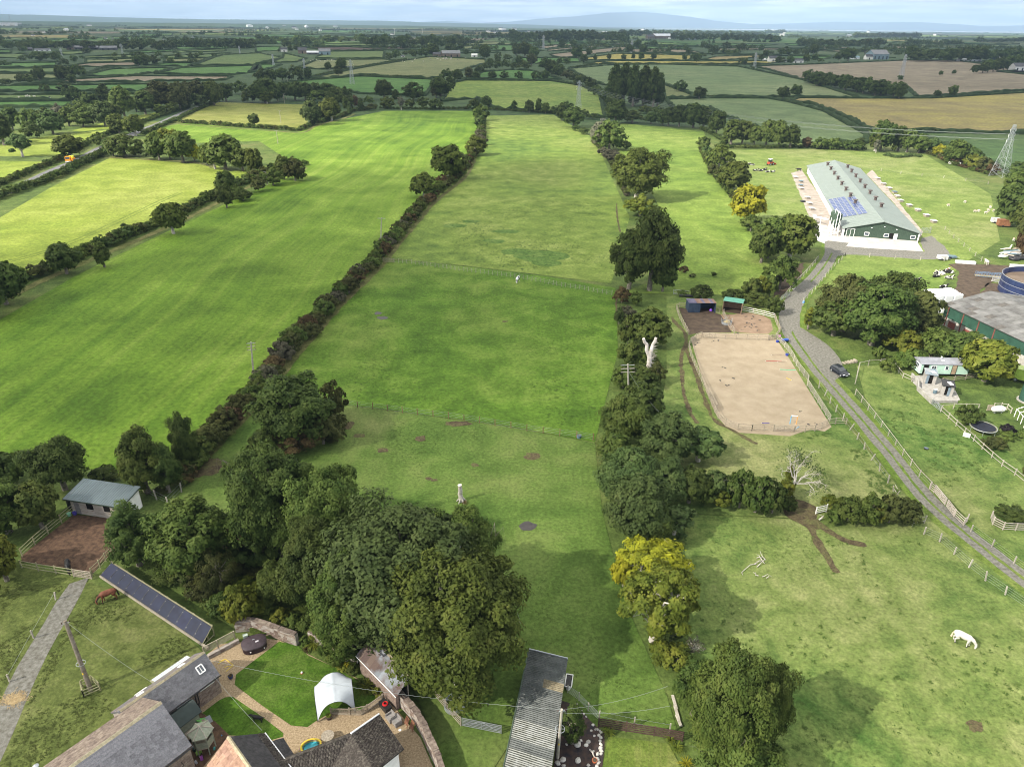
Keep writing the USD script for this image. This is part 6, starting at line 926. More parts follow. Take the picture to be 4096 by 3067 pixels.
for a in (('far_barn', 'brown-walled far barn left of the long grey one on the cow pasture', 1,1532,1598,494,34, M_fb, M_fd), ('far_barn', 'long grey-roofed far barn standing above the cow pasture', 1,1610,1765,495,48, M_fb, M_fr), ('far_shed', 'small white shed at the right of the cow pasture barns', 1,1862,1912,494,24, M_fw, M_fw), ('far_barn', 'low blue-grey far shed at the end of the far farm', 1,545,645,476,44, M_fblu, M_fr), ('far_barn', 'white-roofed middle shed of the far farm on the left', 1,440,545,472,24, M_fd, M_fbright), ('far_house', 'brown far farmhouse at the left of the far farm', 1,365,440,466,44, M_fb, M_fd), ('far_house', 'white far house among dark trees left of the far farm', 1,215,272,450,30, M_fw, M_fd, .45, 'house'), ('far_house', 'tiny white cottage in the hedge by the dark trees', 1,1258,1285,496,14, M_fw, M_fd, .45, 'house'),
  ('far_barn', 'pale far farmhouse before the left wood', 0,578,640,432,30, M_fb, M_fd, .4, 'house'), ('far_barn', 'long dark barn before the left wood, right-hand one', 0,865,1010,434,26, M_fd, M_fr), ('far_barn', 'dark barn before the left wood, middle one', 0,640,850,430,24, M_fd, M_fr, .3),('far_barn', 'low far shed with white gables at far left', 0,300,430,444,18, M_fbright, M_fd, .3),('far_barn', 'low dark far shed at far left by the trees', 0,160,280,440,20, M_fd, M_fd, .3),('far_house', 'small white house beyond the left wood', 0,270,305,313,10, M_fw, M_fd, .6, 'house'), ('far_house', 'white house at the right of the left wood', 0,1460,1500,408,24, M_fw, M_fd, .5, 'house'), ('far_house', 'white far house among hedges in the left distance', 0,900,930,338,12, M_fw, M_fd, .6, 'house'), ('far_house', 'white far house beside the pair in the left distance', 0,965,985,342,10, M_fw, M_fd, .6, 'house'), ('far_house', 'white far cottages near the horizon wood', 0,1130,1190,318,10, M_fw, M_fd, .3, 'house'),
  ('far_barn', 'bright grey-roofed far barn under the mountain', 2,1240,1385,336,34, M_fb, M_fbright), ('far_barn', 'brown far barn left of the bright one under the mountain', 2,1172,1230,336,28, M_fb, M_fd), ('far_house', 'white gabled far house right of the bright barn', 2,1368,1402,340,16, M_fw, M_fd, .8, 'house'), ('far_barn', 'low pale far shed right of the bright barn', 2,1520,1595,348,14, M_fblu, M_fr, .3),('far_shed', 'white box shed at the right end of the golden field', 2,2170,2195,526,14, M_fw, M_fw),
  ('far_house', 'white far bungalow with grey roof below the tan strips', 3,215,306,545,28, M_fw, M_fd, .4, 'house'), ('far_house', 'white far house left of the bungalow', 3,10,76,535,40, M_fw, M_fd, .5, 'house'), ('far_house', 'small white gable between far house and bungalow', 3,134,158,538,18, M_fw, M_fd, .6, 'house'), ('far_barn', 'large grey far barn of the farm on the brown hill', 3,905,1040,516,62, M_fblu, M_fr, .7),('far_house', 'white farmhouse of the farm on the brown hill', 3,845,905,516,34, M_fw, M_fd, .5, 'house'), ('far_barn', 'low turquoise far sheds left of the white farmhouse', 3,730,790,514,22, M_fbright, M_fblu), ('far_barn', 'dark rear barn of the farm on the brown hill', 3,870,1000,468,26, M_fd, M_fd, .4),('far_barn', 'long white sheeted row in front of the right wood', 3,1650,1840,532,20, M_fbright, M_fbright, .15),('far_barn', 'pale blue far shed by the right wood', 3,1965,2050,526,26, M_fblu, M_fbright), ('far_house', 'white house with dark roof at the right edge', 3,2130,2260,612,46, M_fw, M_fd, .5, 'house'), ('far_barn', 'pale blue far shed at the right edge beside the trees', 3,2180,2240,528,24, M_fblu, M_fbright)): far_barn(*a)
rngb = np.random.default_rng(9)
for i in range(70):
 y = 2600*math.exp(rngb.uniform(0, 1.35)); x = rngb.uniform(-.78, .78)*y; u = project(np.array([x, y, 0]))
 if u[1] > 150: continue
 s = y/3000; t = thing('remote_house', 'tiny pale building near the horizon', 'building', (x, y, 0), rngb.uniform(0,3), 'pale buildings near the horizon'); part(t, 'wall', MB().box(0,0,0,16*s, 9*s, 5*s), M_fw); part(t, 'roof', MB().prism([(-8.2*s, -4.8*s, 5*s), (-8.2*s, 0,8*s), (-8.2*s, 4.8*s, 5*s)], (16.4*s, 0,0)), (M_fbright, M_fd, M_fr)[i % 3])
# ---------------- garden ground
def ZP(l): return [G(600+x/2.92, 2500+y/2.92) for x, y in l]
M_ggold = mat('golden_gravel', (.20,.145,.085), col2=(.36,.275,.175), rough=.95, scale=6, bump=.02, bscale=14, det=8.0)
M_lawn = grass('garden_lawn', (.030,.072,.008),(.052,.105,.010),(.085,.125,.024), s1=.12, s2=.6, s3=4)
M_bark2 = mat('bark_chips', 0)
sheet('courtyard', Q(0,3, [(1740,720),(1900,590),(2070,575),(2211,560)])+Q(1,3, [(100,545),(210,560),(900,900),(1130,1050),(1250,1200),(1420,1400),(1530,1655),(1400,1900),(200,1900)])+Q(0,3, [(1700,1655),(1440,1185),(1900,990)]), M_ggold, .012, 'golden gravel courtyard and paths')
sheet('lawn', ZP([(1005,575),(988,695),(1300,930),(1650,1170),(1840,1188)])+Q(1,3, [(500,1268),(640,1185),(905,1165),(1050,1060),(880,900),(700,800),(450,690),(370,612),(200,570)])+ZP([(1180,440)]), M_lawn, .03, 'bright green garden lawn')
sheet('lawn', ZP([(610,1025),(800,880),(880,840),(965,832),(1300,1060),(1560,1260),(1555,1300),(1400,1345),(1200,1300),(930,1285),(760,1120)]), M_lawn, .03, 'small lawn between the gravel paths')
sheet('play_bark', ZP([(480,1010),(600,1020),(760,1120),(930,1285),(620,1656),(500,1656),(440,1360)]), M_bark2,.028, 'bark chips under the playhouse')
sheet('garden_lawn', Q(2,3, [(830,1390),(1350,1450),(1460,1656),(1500,1950),(700,1950),(780,1656)]), grass('striped_lawn', (.06,.10,.015),(.09,.125,.022),(.13,.145,.04), s1=.08, s2=.5, s3=4, stripe=(math.radians(80), .55,.5,.5)), .03, 'striped yellowish lawn at the bottom edge')
sheet('pond_bed', Q(2,3, [(430,1080),(560,1120),(700,1280),(800,1360),(800,1440),(780,1656),(740,1950),(330,1950),(380,1450)]), mat('weed_sheet_bed', (.016,.014,.018), col2=(.060,.036,.026), rough=.75, scale=1.6), .034, 'dark planting bed with black sheeting')
M_pebble = mat('pale_boulder', (.30,.28,.25), col2=(.50,.48,.44), rough=.9, scale=4, rnd=.2)
def rock(name, label, p, r, seed, group=None, m=None):
 rng = np.random.default_rng(seed); s = trimesh.creation.icosphere(1, 1.0); v = s.vertices*(1+.35*(meshkit.noise(s.vertices*1.7+seed)-.5)[:, None]*2)*np.array([1, rng.uniform(.6, 1), rng.uniform(.45, .7)])*r
 a = rng.uniform(0,6); c, n_ = math.cos(a), math.sin(a); v[:, :2] = v[:, :2]@np.array([[c, n_], [-n_, c]]); return solo(name, (v+np.asarray(p)+[0,0, r*.3], s.faces), m or M_pebble, label, 'stone', group, smooth=40)
k = 0
for (x, y, r) in [(700, 1290, .16),(722, 1330, .14),(740, 1330, .15),(760, 1345, .17),(770, 1355, .15),(750, 1380, .16),(765, 1400, .2),(760, 1430, .17),(768, 1460, .2),(765, 1490, .22),(770, 1515, .2),(768, 1540, .2),(740, 1545, .22),(735, 1590, .24),(745, 1615, .22),(735, 1650, .2),(710, 1385, .14),(685, 1340, .12),(640, 1220, .12),(620, 1195, .12),(600, 1170, .12),(580, 1140, .12),(560, 1110, .1)]:
 rock('boulder', 'pale rounded stone edging the dark planting bed', GZ(2,3, x, y), r, k, 'stones edging the planting bed'); k += 1
for (x, y, r, lab) in [(565,1465,.36, 'flat square grey stone slab in the planting bed'), (660,1440,.25, 'pale oval stone in the planting bed'), (570,1600,.34, 'white angular stone low in the planting bed'), (640,1468,.22, 'white stone below the oval one'), (440,1595,.3, 'white pointed stone by the shed wall'), (395,1620,.26, 'grey stone beside the foot of the pole'), (445,1645,.22, 'grey stone at the bottom edge of the bed'), (700,1520,.16, 'small stone by the fallen driftwood'), (660,1640,.16, 'small pale stone near the terracotta pot'), (470,1460,.16, 'small grey stone above the slab'), (595,1425,.14, 'tiny white stone above the slab')]:
 rock('bed_stone', lab, GZ(2,3, x, y), r, k); k += 1
p = GZ(2,3,712,1608); t = thing('terracotta_pot', 'round orange terracotta pot in the planting bed', 'pot', p); part(t, 'bowl', MB().tube((0,0,0),(0,0,.28), .17,.25,16), mat('terracotta', (.45,.12,.05))); part(t, 'soil', MB().tube((0,0,.2),(0,0,.29), .21,.21,14), M_mud)
t = thing('driftwood', 'grey driftwood branch lying in the planting bed', 'log'); m = MB(); limb(m, np.random.default_rng(3), GZ(2,3,670,1500,.12), GZ(2,3,735,1580,.14), .09,.04,6,4); part(t, 'branch', m, M_pbark)
# ---------------- walls
def wall_run(name, label, pts, h, th, seed, stones=True, caps=True, side=1, m=None):
 t = thing(name, label, 'wall'); rng = np.random.default_rng(seed); P = [np.array([p[0], p[1], 0.0]) for p in pts]
 for i, (a, b) in enumerate(zip(P[:-1], P[1:])):
  d = b-a; L = np.linalg.norm(d); d /= L; n = np.array([d[1], -d[0], 0])*side; hh = h[i] if np.ndim(h) else h; b2 = b+d*.05
  core = part(t, 'core', MB().prism([a+n*th/2, b2+n*th/2, b2-n*th/2, a-n*th/2], (0,0, hh)), m or M_mortar)
  if stones:
   k0, k1 = (a+n*(th/2+.005), b+n*(th/2+.005)); stone_face(core, *((k0, k1) if side > 0 else (k1, k0)), .03, hh-.05, .03, seed+i, [M_stone, M_mortar], (.40, .26), 110)
  if caps:
   x = 0
   while x < L:
    w = rng.uniform(.4,.75); c = a+d*(min(x+w, L)+x)/2; part(core, 'cap_stone', MB().box(c[0], c[1], hh+rng.uniform(-.01,.03), min(w, L-x)-.03, th+rng.uniform(.0,.16), rng.uniform(.08,.15), math.atan2(d[1], d[0])+rng.normal()*.05), M_slab); x += w
 return t
gw = Q(1, 3, [(1120, 1000),(1215, 1075),(1300, 1160),(1390, 1265),(1465, 1400),(1520, 1530),(1580, 1655),(1620, 1800)])
wall_run('garden_wall', 'curving old stone garden wall right of the house', gw, 1.6,.5,31, side=1)
wall_run('garden_wall', 'pale stone wall behind the hot tub under the ivy', Q(0,3, [(2040,480),(2190,465)])+Q(1,3, [(0,470),(180,530),(360,595)]), 1.5,.45,41, side=1, m=M_mortar)
wall_run('garden_wall', 'whitewashed stone wall running from flower bed to rusty shed', Q(1,3, [(470,560),(580,610),(700,690),(800,740),(880,745)]), 1.4,.45,51, side=1, m=M_wire)
wall_run('low_wall', 'low mossy stone wall under the lattice fence by the hot tub', Q(0,3, [(1800,715),(1900,660),(2060,575)]), .45,.35,61, side=1, caps=False)
wall_run('pen_wall', 'low concrete block wall edging the hen pens', Q(3,1, [(1235,1600),(1290,1660)])+Q(3,2, [(1290,60),(1410,175)]), .9,.25,71, stones=False, caps=False, m=M_block)
wall_run('pen_wall', 'concrete block wall along the front of the hen pens', Q(3,2, [(1430,165),(1630,165)]), .5,.25,72, stones=False, caps=False, m=M_block)
# ---------------- fences
def fence(name, label, pts, sp=2.4, h=1.25, rails=3, mp=None, mr=None, pw=.11, wires=0, tilt=.0, seed=0, cat='fence', rw=.09, diag=False, group=None, post_ext=.05):
 mp, mr = mp or M_rail, mr or mp or M_rail; t = thing(name, label, cat, group=group); rng = np.random.default_rng(seed); ls = sg.LineString([tuple(p[:2]) for p in pts]); n = max(1, round(ls.length/sp)); P = []
 for i in range(n+1):
  q = ls.interpolate(i/n, normalized=True); o = rng.normal(size=2)*tilt; hh = h*rng.uniform(.94,1.06); part(t, 'post', MB().bar((q.x, q.y, -.3),(q.x+o[0], q.y+o[1], hh+post_ext), pw), mp); P.append(np.array([q.x, q.y, 0]))
 for a, b in zip(P[:-1], P[1:]):
  d = (b-a)/np.linalg.norm(b-a); nn = np.array([d[1], -d[0], 0])*(pw/2+.02)
  for r in range(rails): z = h*(r+.75)/(rails-.15) if rails > 1 else h-.02; part(t, 'rail', MB().bar(a+nn+[0,0, z], b+nn+[0,0, z], .04, rw), mr)
 if wires:
  m = MB()
  for a, b in zip(P[:-1], P[1:]):
   for r in range(wires): m.bar(a+[0, 0, h*(r+.8)/wires], b+[0, 0, h*(r+.8)/wires], .012)
  part(t, 'wire', m, M_galv, kind='stuff' if len(P) > 2 else None)
 return t
def gate(name, label, a, b, h=1.2, bars=5, m=None, r=.05, diag=True, cat='gate', group=None, flat=False):
 m = m or M_galv; t = thing(name, label, cat, group=group); a, b = np.array([a[0], a[1], 0]), np.array([b[0], b[1], 0])
 for p in (a, b): part(t, 'upright', MB().bar(p+[0,0,.08], p+[0,0, h], r*1.4), m)
 for i in range(bars): z = .15+(h-.2)*i/(bars-1); part(t, 'bar', MB().bar(a+[0,0, z], b+[0,0, z], r, r*(1.8 if flat else 1)), m)
 if diag: part(t, 'brace', MB().bar(a+[0,0,.15], (a+b)/2+[0,0, h-.05], r).bar(b+[0,0,.15], (a+b)/2+[0,0, h-.05], r).bar((a+b)/2+[0,0,.1], (a+b)/2+[0,0, h], r), m)
 return t
def fz(c, r, l): return Q(c, r, l)
fence('arena_fence', 'pale post and rail fence on the left of the riding arena', fz(2,1, [(1640,1252),(1570,1285),(1525,1335),(1545,1430),(1600,1560),(1665,1700),(1720,1830),(1770,1900)])+fz(2,2, [(1690,90),(1725,190),(1770,295),(1830,352),(1900,388),(1985,408),(2070,408)]), 2.3, rails=3)
fence('arena_fence', 'pale post and rail fence along the bottom of the riding arena', fz(2,2, [(2070,408),(2165,410),(2250,402)])+fz(3,2, [(45,412)]), 1.8)
fence('arena_fence', 'post and rail fence at the lower right corner of the arena', fz(3,2, [(225,418),(315,420),(405,412),(490,375),(520,348),(600,352),(672,355)]), 1.8)
fence('arena_fence', 'weathered post and rail fence between arena and farm track', fz(3,2, [(530,330),(430,170),(330,10)])+fz(3,1, [(345,1640),(255,1525),(185,1400),(120,1320),(68,1272)]), 2.2, rails=4, mp=M_gpost)
fence('arena_fence', 'pale post and rail fence along the top of the arena', fz(2,1, [(1750,1268),(1920,1275),(2120,1280)])+fz(3,1, [(0,1285)]), 2.3)
gate('arena_gate', 'pale timber field gate at the top left of the arena', *fz(2,1, [(1652,1262),(1748,1268)]), m=M_rail, r=.07)
gate('arena_gate', 'pale timber field gate at the top right corner of the arena', *fz(3,1, [(2,1285),(62,1275)]), m=M_rail, r=.07)
gate('arena_gate', 'pale timber field gate at the bottom of the arena', *fz(3,2, [(48,412),(222,420)]), m=M_rail, r=.08)
fence('pen_fence', 'post and rail fence on the left of the dark pen', fz(2,1, [(1515,1000),(1415,1002),(1440,1080),(1480,1160),(1525,1242)]), 2.0)
fence('pen_fence', 'white post and rail fence at the back of the sand pen', fz(2,1, [(1985,1032),(2100,1055),(2211,1080)])+fz(3,1, [(55,1095)]), 2.2, mr=M_wire)
fence('pen_fence', 'post and rail fence between sand pen and farm track', fz(3,1, [(55,1095),(75,1150),(105,1212),(66,1270)]), 2.0, rails=4)
fence('pen_fence', 'leaning dividing fence between the two pens', fz(2,1, [(1818,1055),(1840,1100),(1870,1165),(1895,1195),(1920,1228)]), 1.6, tilt=.12, seed=3)
p = GZ(2,1,1770,1048); gate('pallet_gate', 'pallet propped between the two field shelters', *fz(2,1, [(1755,1045),(1792,1048)]), m=M_rail, bars=2, h=1.2, diag=False); 
fence('yard_fence', 'mossy post and rail fence on the left of the bark yard', fz(0,2, [(640,1112),(545,1192),(455,1262),(370,1335),(280,1412),(195,1495)]), 2.5, mp=M_yrail)
fence('yard_fence', 'mossy post and rail fence at the bottom of the bark yard', fz(0,2, [(190,1590),(310,1615),(420,1630),(530,1648),(640,1665)]), 2.3, mp=M_yrail)
gate('yard_gate', 'pale timber gate at the bottom of the bark yard', *fz(0,2, [(645,1668),(795,1690)]), m=M_rail, r=.08)
fence('yard_fence', 'short mossy fence between bark yard and solar panels', fz(0,2, [(798,1660),(875,1590),(925,1520),(975,1470)]), 1.6, mp=M_yrail)
fence('pole_guard', 'triangular mossy rail guard round the leaning pole', fz(0,3, [(730,1050),(870,990),(775,905),(698,985),(730,1050)]), 1.5, h=1.0, rails=3, mp=M_yrail, cat='guard rail')
fence('track_fence', 'single rail and wire fence along the right of the track', fz(3,2, [(752,95),(820,180),(905,285),(990,395),(1085,520),(1180,650),(1290,790),(1340,852),(1400,905)]), 3.0, h=1.2, rails=1, mp=M_gpost, wires=3)
fence('track_fence', 'single rail fence curving from car to caravan', fz(3,1, [(752,1656),(770,1570),(785,1510),(890,1500),(1000,1492),(1060,1482)]), 2.6, h=1.2, rails=1, mp=M_gpost, wires=2)
fence('caravan_fence', 'two rail fence below the static caravan on its left', fz(3,1, [(1060,1482),(1120,1560),(1180,1630),(1238,1640)]), 2.2, h=1.1, rails=2, mp=M_gpost)
fence('caravan_fence', 'three rail fence below the static caravan on its right', fz(3,1, [(1500,1650),(1620,1635),(1800,1605)]), 2.4, h=1.1, rails=3, mp=M_rail)
fence('track_posts', 'row of leaning grey posts along the left of the track, upper', fz(3,2, [(440,35),(510,132),(585,245),(630,300),(710,412),(800,520),(890,665),(990,790),(1035,858)]), 3.0, h=1.3, rails=0, mp=M_gpost, pw=.13, tilt=.18, seed=4, wires=2)
fence('track_posts', 'row of grey posts and green net along the left of the track, lower', fz(3,2, [(1345,1300),(1400,1298),(1480,1365),(1580,1450),(1690,1552),(1810,1656)])+fz(3,3, [(1940,90),(2085,190),(2230,290)]), 2.6, h=1.25, rails=0, mp=M_gpost, pw=.13, tilt=.12, seed=5, wires=4)
fence('track_posts', 'grey posts and wire on the right of the lower track', fz(3,2, [(1750,1280),(1840,1345),(1975,1450),(2115,1555),(2211,1625),(2330,1710)]), 3.0, h=1.2, rails=0, mp=M_gpost, pw=.12, wires=4)
gate('track_gate', 'white timber gate by the track, upper of two', *fz(3,2, [(1435,940),(1525,1050)]), m=M_board, r=.09, h=1.25)
gate('track_gate', 'white timber gate by the track, lower of two', *fz(3,2, [(1540,1065),(1600,1145)]), m=M_board, r=.09, h=1.25)
fence('track_rails', 'white rails at the upper end of the track gates', fz(3,2, [(1392,912),(1430,942)]), 1.6, rails=4, mp=M_board)
fence('track_rails', 'white slatted rails at the lower end of the track gates', fz(3,2, [(1605,1150),(1700,1240),(1715,1190)]), 1.6, rails=4, mp=M_board)
fence('hedge_rails', 'short pale rails at the left end of the track hedge', fz(3,2, [(410,1125),(500,1105)]), 1.5, rails=4, mp=M_wire, h=1.2)
fence('hedge_rails', 'leaning pale rails where hedge meets track', fz(3,2, [(1240,1228),(1300,1215),(1345,1205)]), 1.4, rails=2, mp=M_gpost, tilt=.2)
fence('hedge_rails', 'crossed old fence stakes beside the track hedge', fz(3,2, [(1085,930),(1105,965)]), 1.0, rails=2, mp=M_gpost, tilt=.3, seed=8)
fence('garden_fence', 'grey two rail fence running past the trampoline', fz(3,2, [(1490,245),(1640,385),(1760,488),(1880,600),(2020,720),(2110,778),(2211,865),(2330,960)]), 2.4, h=1.15, rails=2, mp=M_gpost)
gate('garden_gate', 'galvanised field gate beside the hen pens', *fz(3,2, [(1412,182),(1490,245)]))
fence('garden_rail', 'single rail behind the dark shrub by the gate', fz(3,2, [(1500,225),(1640,215),(1815,220)]), 2.5, h=1.0, rails=1, mp=M_gpost)
fence('white_rails', 'white four rail fence at the right edge below the pasture', fz(3,2, [(1925,1160),(1940,1232),(2000,1262),(2211,1272),(2350,1275)]), 1.8, rails=4, mp=M_board)
fence('stake_fence', 'old wire fence with many stakes below the rough pasture', fz(1,1, [(1195,612),(1340,622),(1540,650),(1740,680),(2000,715),(2211,738)])+fz(2,1, [(100,757),(260,785),(430,820),(600,845),(720,872),(862,892)]), 1.25, h=1.15, rails=0, mp=M_gpost, pw=.085, tilt=.07, seed=9, wires=3)
gate('stake_gate', 'weathered timber gate where hedge and stake fence meet', *fz(1,1, [(1098,606),(1190,614)]), m=M_yrail, r=.08, bars=6)
fence('paddock_fence', 'brown post and wire fence crossing between the paddocks', fz(1,2, [(760,182),(870,205),(1045,222),(1225,247),(1410,273),(1598,291),(1775,316),(1942,342),(2100,370),(2185,382)])+fz(2,2, [(135,410),(318,436),(495,458),(592,470),(700,490)]), 2.75, h=1.2, rails=0, mp=M_post, pw=.12, tilt=.03, seed=10, wires=4)
fence('oak_fence', 'old four rail fence under the big olive oak', fz(1,3, [(1520,1005),(1640,1150),(1768,1295)]), 2.4, rails=4, mp=M_wood, h=1.25)
gate('oak_gate', 'galvanised field gate left of the corrugated shed', *fz(1,3, [(1782,1300),(2118,1368)]), bars=6)
fence('brown_fence', 'dark brown slatted fence above the bottom lawn', fz(2,3, [(745,1305),(930,1335),(1160,1370),(1350,1400),(1470,1425)]), 2.4, h=1.25, rails=5, mp=mat('brown_stain', (.045,.026,.020), col2=(.085,.052,.042), rough=.85, scale=5), rw=.15)
fence('brown_posts', 'pale posts with tape just behind the brown fence', fz(2,3, [(752,1245),(945,1285),(1158,1330),(1358,1360)]), 2.7, h=1.3, rails=0, mp=M_gpost, pw=.1, wires=2)
fence('pond_fence', 'wire mesh fence curving beside the bathtub trough', fz(2,3, [(480,1010),(560,1060),(620,1130),(690,1200),(750,1250)]), 1.6, h=1.1, rails=0, mp=M_gpost, pw=.08, wires=6)
fence('stable_posts', 'pale posts of the wire fence right of the stable', fz(0,2, [(1692,722),(1640,830),(1595,900),(1552,958),(1518,980),(1480,1020),(1445,1066),(1300,960),(1130,870)]), 3.0, h=1.5, rails=0, mp=M_gpost, pw=.14, wires=3, tilt=.05)
fence('drive_posts', 'three short posts along the gravel drive', fz(0,3, [(85,915),(295,535),(478,210)]), 6.5, h=1.05, rails=0, mp=M_gpost, pw=.13, tilt=.1, wires=1)
fence('barn_fence', 'thin post and wire fence below the green barn gravel', fz(3,1, [(665,560),(820,562),(985,575),(1140,585),(1300,592),(1430,605),(1520,600)]), 7, h=1.2, rails=0, mp=M_gpost, pw=.12, wires=2)
fence('barn_fence', 'post and wire fence down the right of the track bend', fz(3,1, [(665,560),(560,660),(460,780),(380,880),(300,960)]), 4, h=1.2, rails=0, mp=M_gpost, pw=.12, wires=2)
fence('barn_fence', 'dark post and wire fence left of the track bend', fz(3,1, [(430,590),(380,650),(300,740),(210,830),(130,935)]), 3.5, h=1.2, rails=1, mp=M_gpost, pw=.12, wires=3)
fence('barn_fence', 'wire fence right of the barn running to the scrap heap', fz(3,1, [(1400,330),(1525,330),(1620,420),(1720,500),(1840,600)]), 5, h=1.2, rails=0, mp=M_gpost, pw=.12, wires=2)
fence('barn_fence', 'far wire fence beyond the green barn', fz(3,0, [(800,1465),(960,1478),(1200,1510),(1420,1530),(1510,1540),(1900,1590)]), 9, h=1.2, rails=0, mp=M_gpost, pw=.14, wires=2)
gate('track_side_gate', 'grey-green field gates left of the track bend', *fz(3,1, [(108,940),(185,900)]))
gate('barn_gate', 'galvanised gates left of the feed silos', *fz(3,1, [(320,245),(440,270)]), h=1.8, bars=7)
gate('barn_gate', 'galvanised gate at the right corner of the green barn', *fz(3,1, [(1320,355),(1400,360)]), h=1.8, bars=7)
gate('corner_gate', 'pale metal gate under the great corner oak', *fz(2,1, [(1392,885),(1525,895)]), bars=4)
gate('bush_gate', 'dark field gate below the poplar bushes', *fz(2,0, [(762,1042),(805,1042)]), h=1.5, m=M_gpost, r=.12)
gate('hedge_gate', 'white rail fence end below the maize field hedge', *fz(3,0, [(1560,1415),(1660,1428)]), m=M_wire, r=.12, bars=3)
fence('lattice', 'lattice fence panels between marquee and gravel', fz(1,3, [(650,1200),(750,1203),(912,1207),(1055,1118),(1095,1080)]), 1.7, h=.95, rails=1, mp=M_rail)
def lattice(t, a, b, z0, z1, m):
 a, b = np.array([a[0], a[1], 0]), np.array([b[0], b[1], 0]); L = np.linalg.norm(b-a); d = (b-a)/L; H = z1-z0; mb = MB(); n = int(L/.16)
 for i in range(-int(H/.16), n):
  for s in (1, -1):
   x0, x1 = i*.16, i*.16+H; q0, q1 = max(x0, 0), min(x1, L)
   if q1 <= q0: continue
   za, zb = (q0-x0),(q1-x0)
   if s < 0: za, zb = H-za, H-zb
   mb.bar(a+d*q0+[0, 0, z0+za], a+d*q1+[0, 0, z0+zb], .022)
 part(t, 'lattice_slats', mb, m, kind='stuff')
lt = thing('trellis_fence', 'trellis panel of the fence in front of the marquee', 'trellis'); q = fz(1,3, [(650,1200),(912,1207),(1095,1080)]); lattice(lt, q[0], q[1], .3,.9, M_rail); lattice(lt, q[1], q[2], .3,.9, M_rail); part(lt, 'gravel_board', MB().bar(q[0]+[0,0,.14], q[1]+[0,0,.14], .05,.2).bar(q[1]+[0,0,.14], q[2]+[0,0,.14], .05,.2), M_rail)
lt = thing('trellis_fence', 'trellis fence between solar panels and hot tub', 'trellis'); q = fz(0,3, [(1770,700),(1890,640),(2035,560)]); lattice(lt, q[0], q[1], .5,1.35, M_rail); lattice(lt, q[1], q[2], .5,1.35, M_rail)
for pnt in q: part(lt, 'post', MB().bar(pnt-[0,0,.2], pnt+[0,0,1.4], .1), M_rail)
part(lt, 'rail', MB().bar(q[0]+[0,0,1.36], q[2]+[0,0,1.36], .07,.05), M_rail)
# ---------------- arena things
def shelter(name, label, c, r, x0, x1, yb, h, dep, mw, mr, closed, zf=.25):
 a, b = GZ(c, r, x0, yb[0]), GZ(c, r, x1, yb[1]); d = b-a; L = np.linalg.norm(d); t = thing(name, label, 'field shelter', a, math.atan2(d[1], d[0]))
 part(t, 'back_wall', MB().box(L/2, dep, 0, L, .08, h-.1), mw); part(t, 'side_wall', MB().box(0, dep/2,0,.08, dep, h-.05), mw); part(t, 'side_wall', MB().box(L, dep/2,0,.08, dep, h-.05), mw); part(t, 'floor', MB().box(L/2, dep/2,0, L-.2, dep-.2,.05), M_mud)
 A, B, C, D = (-.15, -.2, h+zf*.5),(L+.15, -.2, h+zf*.5),(L+.15, dep+.2, h-zf*.2),(-.15, dep+.2, h-zf*.2); n = 10
 for i in range(n):
  part(t, 'roof_sheet', corrugated(lerp3(A, B, C, D, i/n, 0), lerp3(A, B, C, D, (i+1.03)/n, 0), lerp3(A, B, C, D, (i+1.03)/n, 1), lerp3(A, B, C, D, i/n, 1), 3,.02, seg=6), mr[i % len(mr)] if i > 1 or len(mr) == 1 else mr[-1])
 if closed:
  part(t, 'panel', MB().box(L*.22,-.02,0, L*.44,.08, h), mw)
  for i in range(7): part(t, 'panel_rib', MB().box(L*.44*(i+.5)/7,-.08,.05,.06,.05, h-.1), mw)
 part(t, 'front_post', MB().box(L, 0,0,.14,.14, h), mw)
 return t
M_bluew = mat('blue_container', (.020,.034,.062), col2=(.040,.060,.095), rough=.6, scale=1); M_plank = mat('shelter_plank', (.20,.13,.085), col2=(.31,.215,.15), rough=.9, scale=3, stretch=(4,4,.6))
shelter('blue_shelter', 'dark blue metal field shelter with rusty brown roof', 2,1,1522,1750,(1042,1046), 2.3,3.2, M_bluew, [mat('rust_brown_sheet', (.12,.06,.04), col2=(.22,.15,.12), rough=.8, scale=1.2), mat('rust_brown_sheet', 0), mat('purple_blue_sheet', (.06,.055,.11), col2=(.13,.12,.17), scale=1.2)], True)
shelter('green_shelter', 'wooden field shelter with green sheet roof', 2,1,1815,1975,(1035,1058), 2.6,3.4, M_plank, [mat('mint_green_sheet', (.10,.28,.21), var=.05)], False, .3)
p = GZ(2,1,1853,1140); t = thing('ring_feeder', 'galvanised ring hay feeder between the two pens', 'feeder', p); m = MB(); n = 16
for i in range(n):
 a, b = i*2*PI/n, (i+1)*2*PI/n; m.prism([(1.15*math.cos(a), 1.15*math.sin(a), .05),(1.15*math.cos(b), 1.15*math.sin(b), .05),(1.15*math.cos(b), 1.15*math.sin(b), .62),(1.15*math.cos(a), 1.15*math.sin(a), .62)], (-.03*math.cos(a), -.03*math.sin(a), 0))
part(t, 'skirt', m, M_galv)
for i in range(5):
 a = i*2*PI/5; b = a+.5; part(t, 'hoop', MB().tube((1.15*math.cos(a), 1.15*math.sin(a), .6),(1.2*math.cos((a+b)/2), 1.2*math.sin((a+b)/2), 1.25), .03).tube((1.2*math.cos((a+b)/2), 1.2*math.sin((a+b)/2), 1.25),(1.15*math.cos(b), 1.15*math.sin(b), .6), .03), M_galv)
M_hay = mat('hay', (.20,.155,.08), col2=(.34,.28,.16), rough=.95, scale=5); rock('hay_pile', 'pale hay heaped in the ring feeder', p, .85,5, m=M_hay)
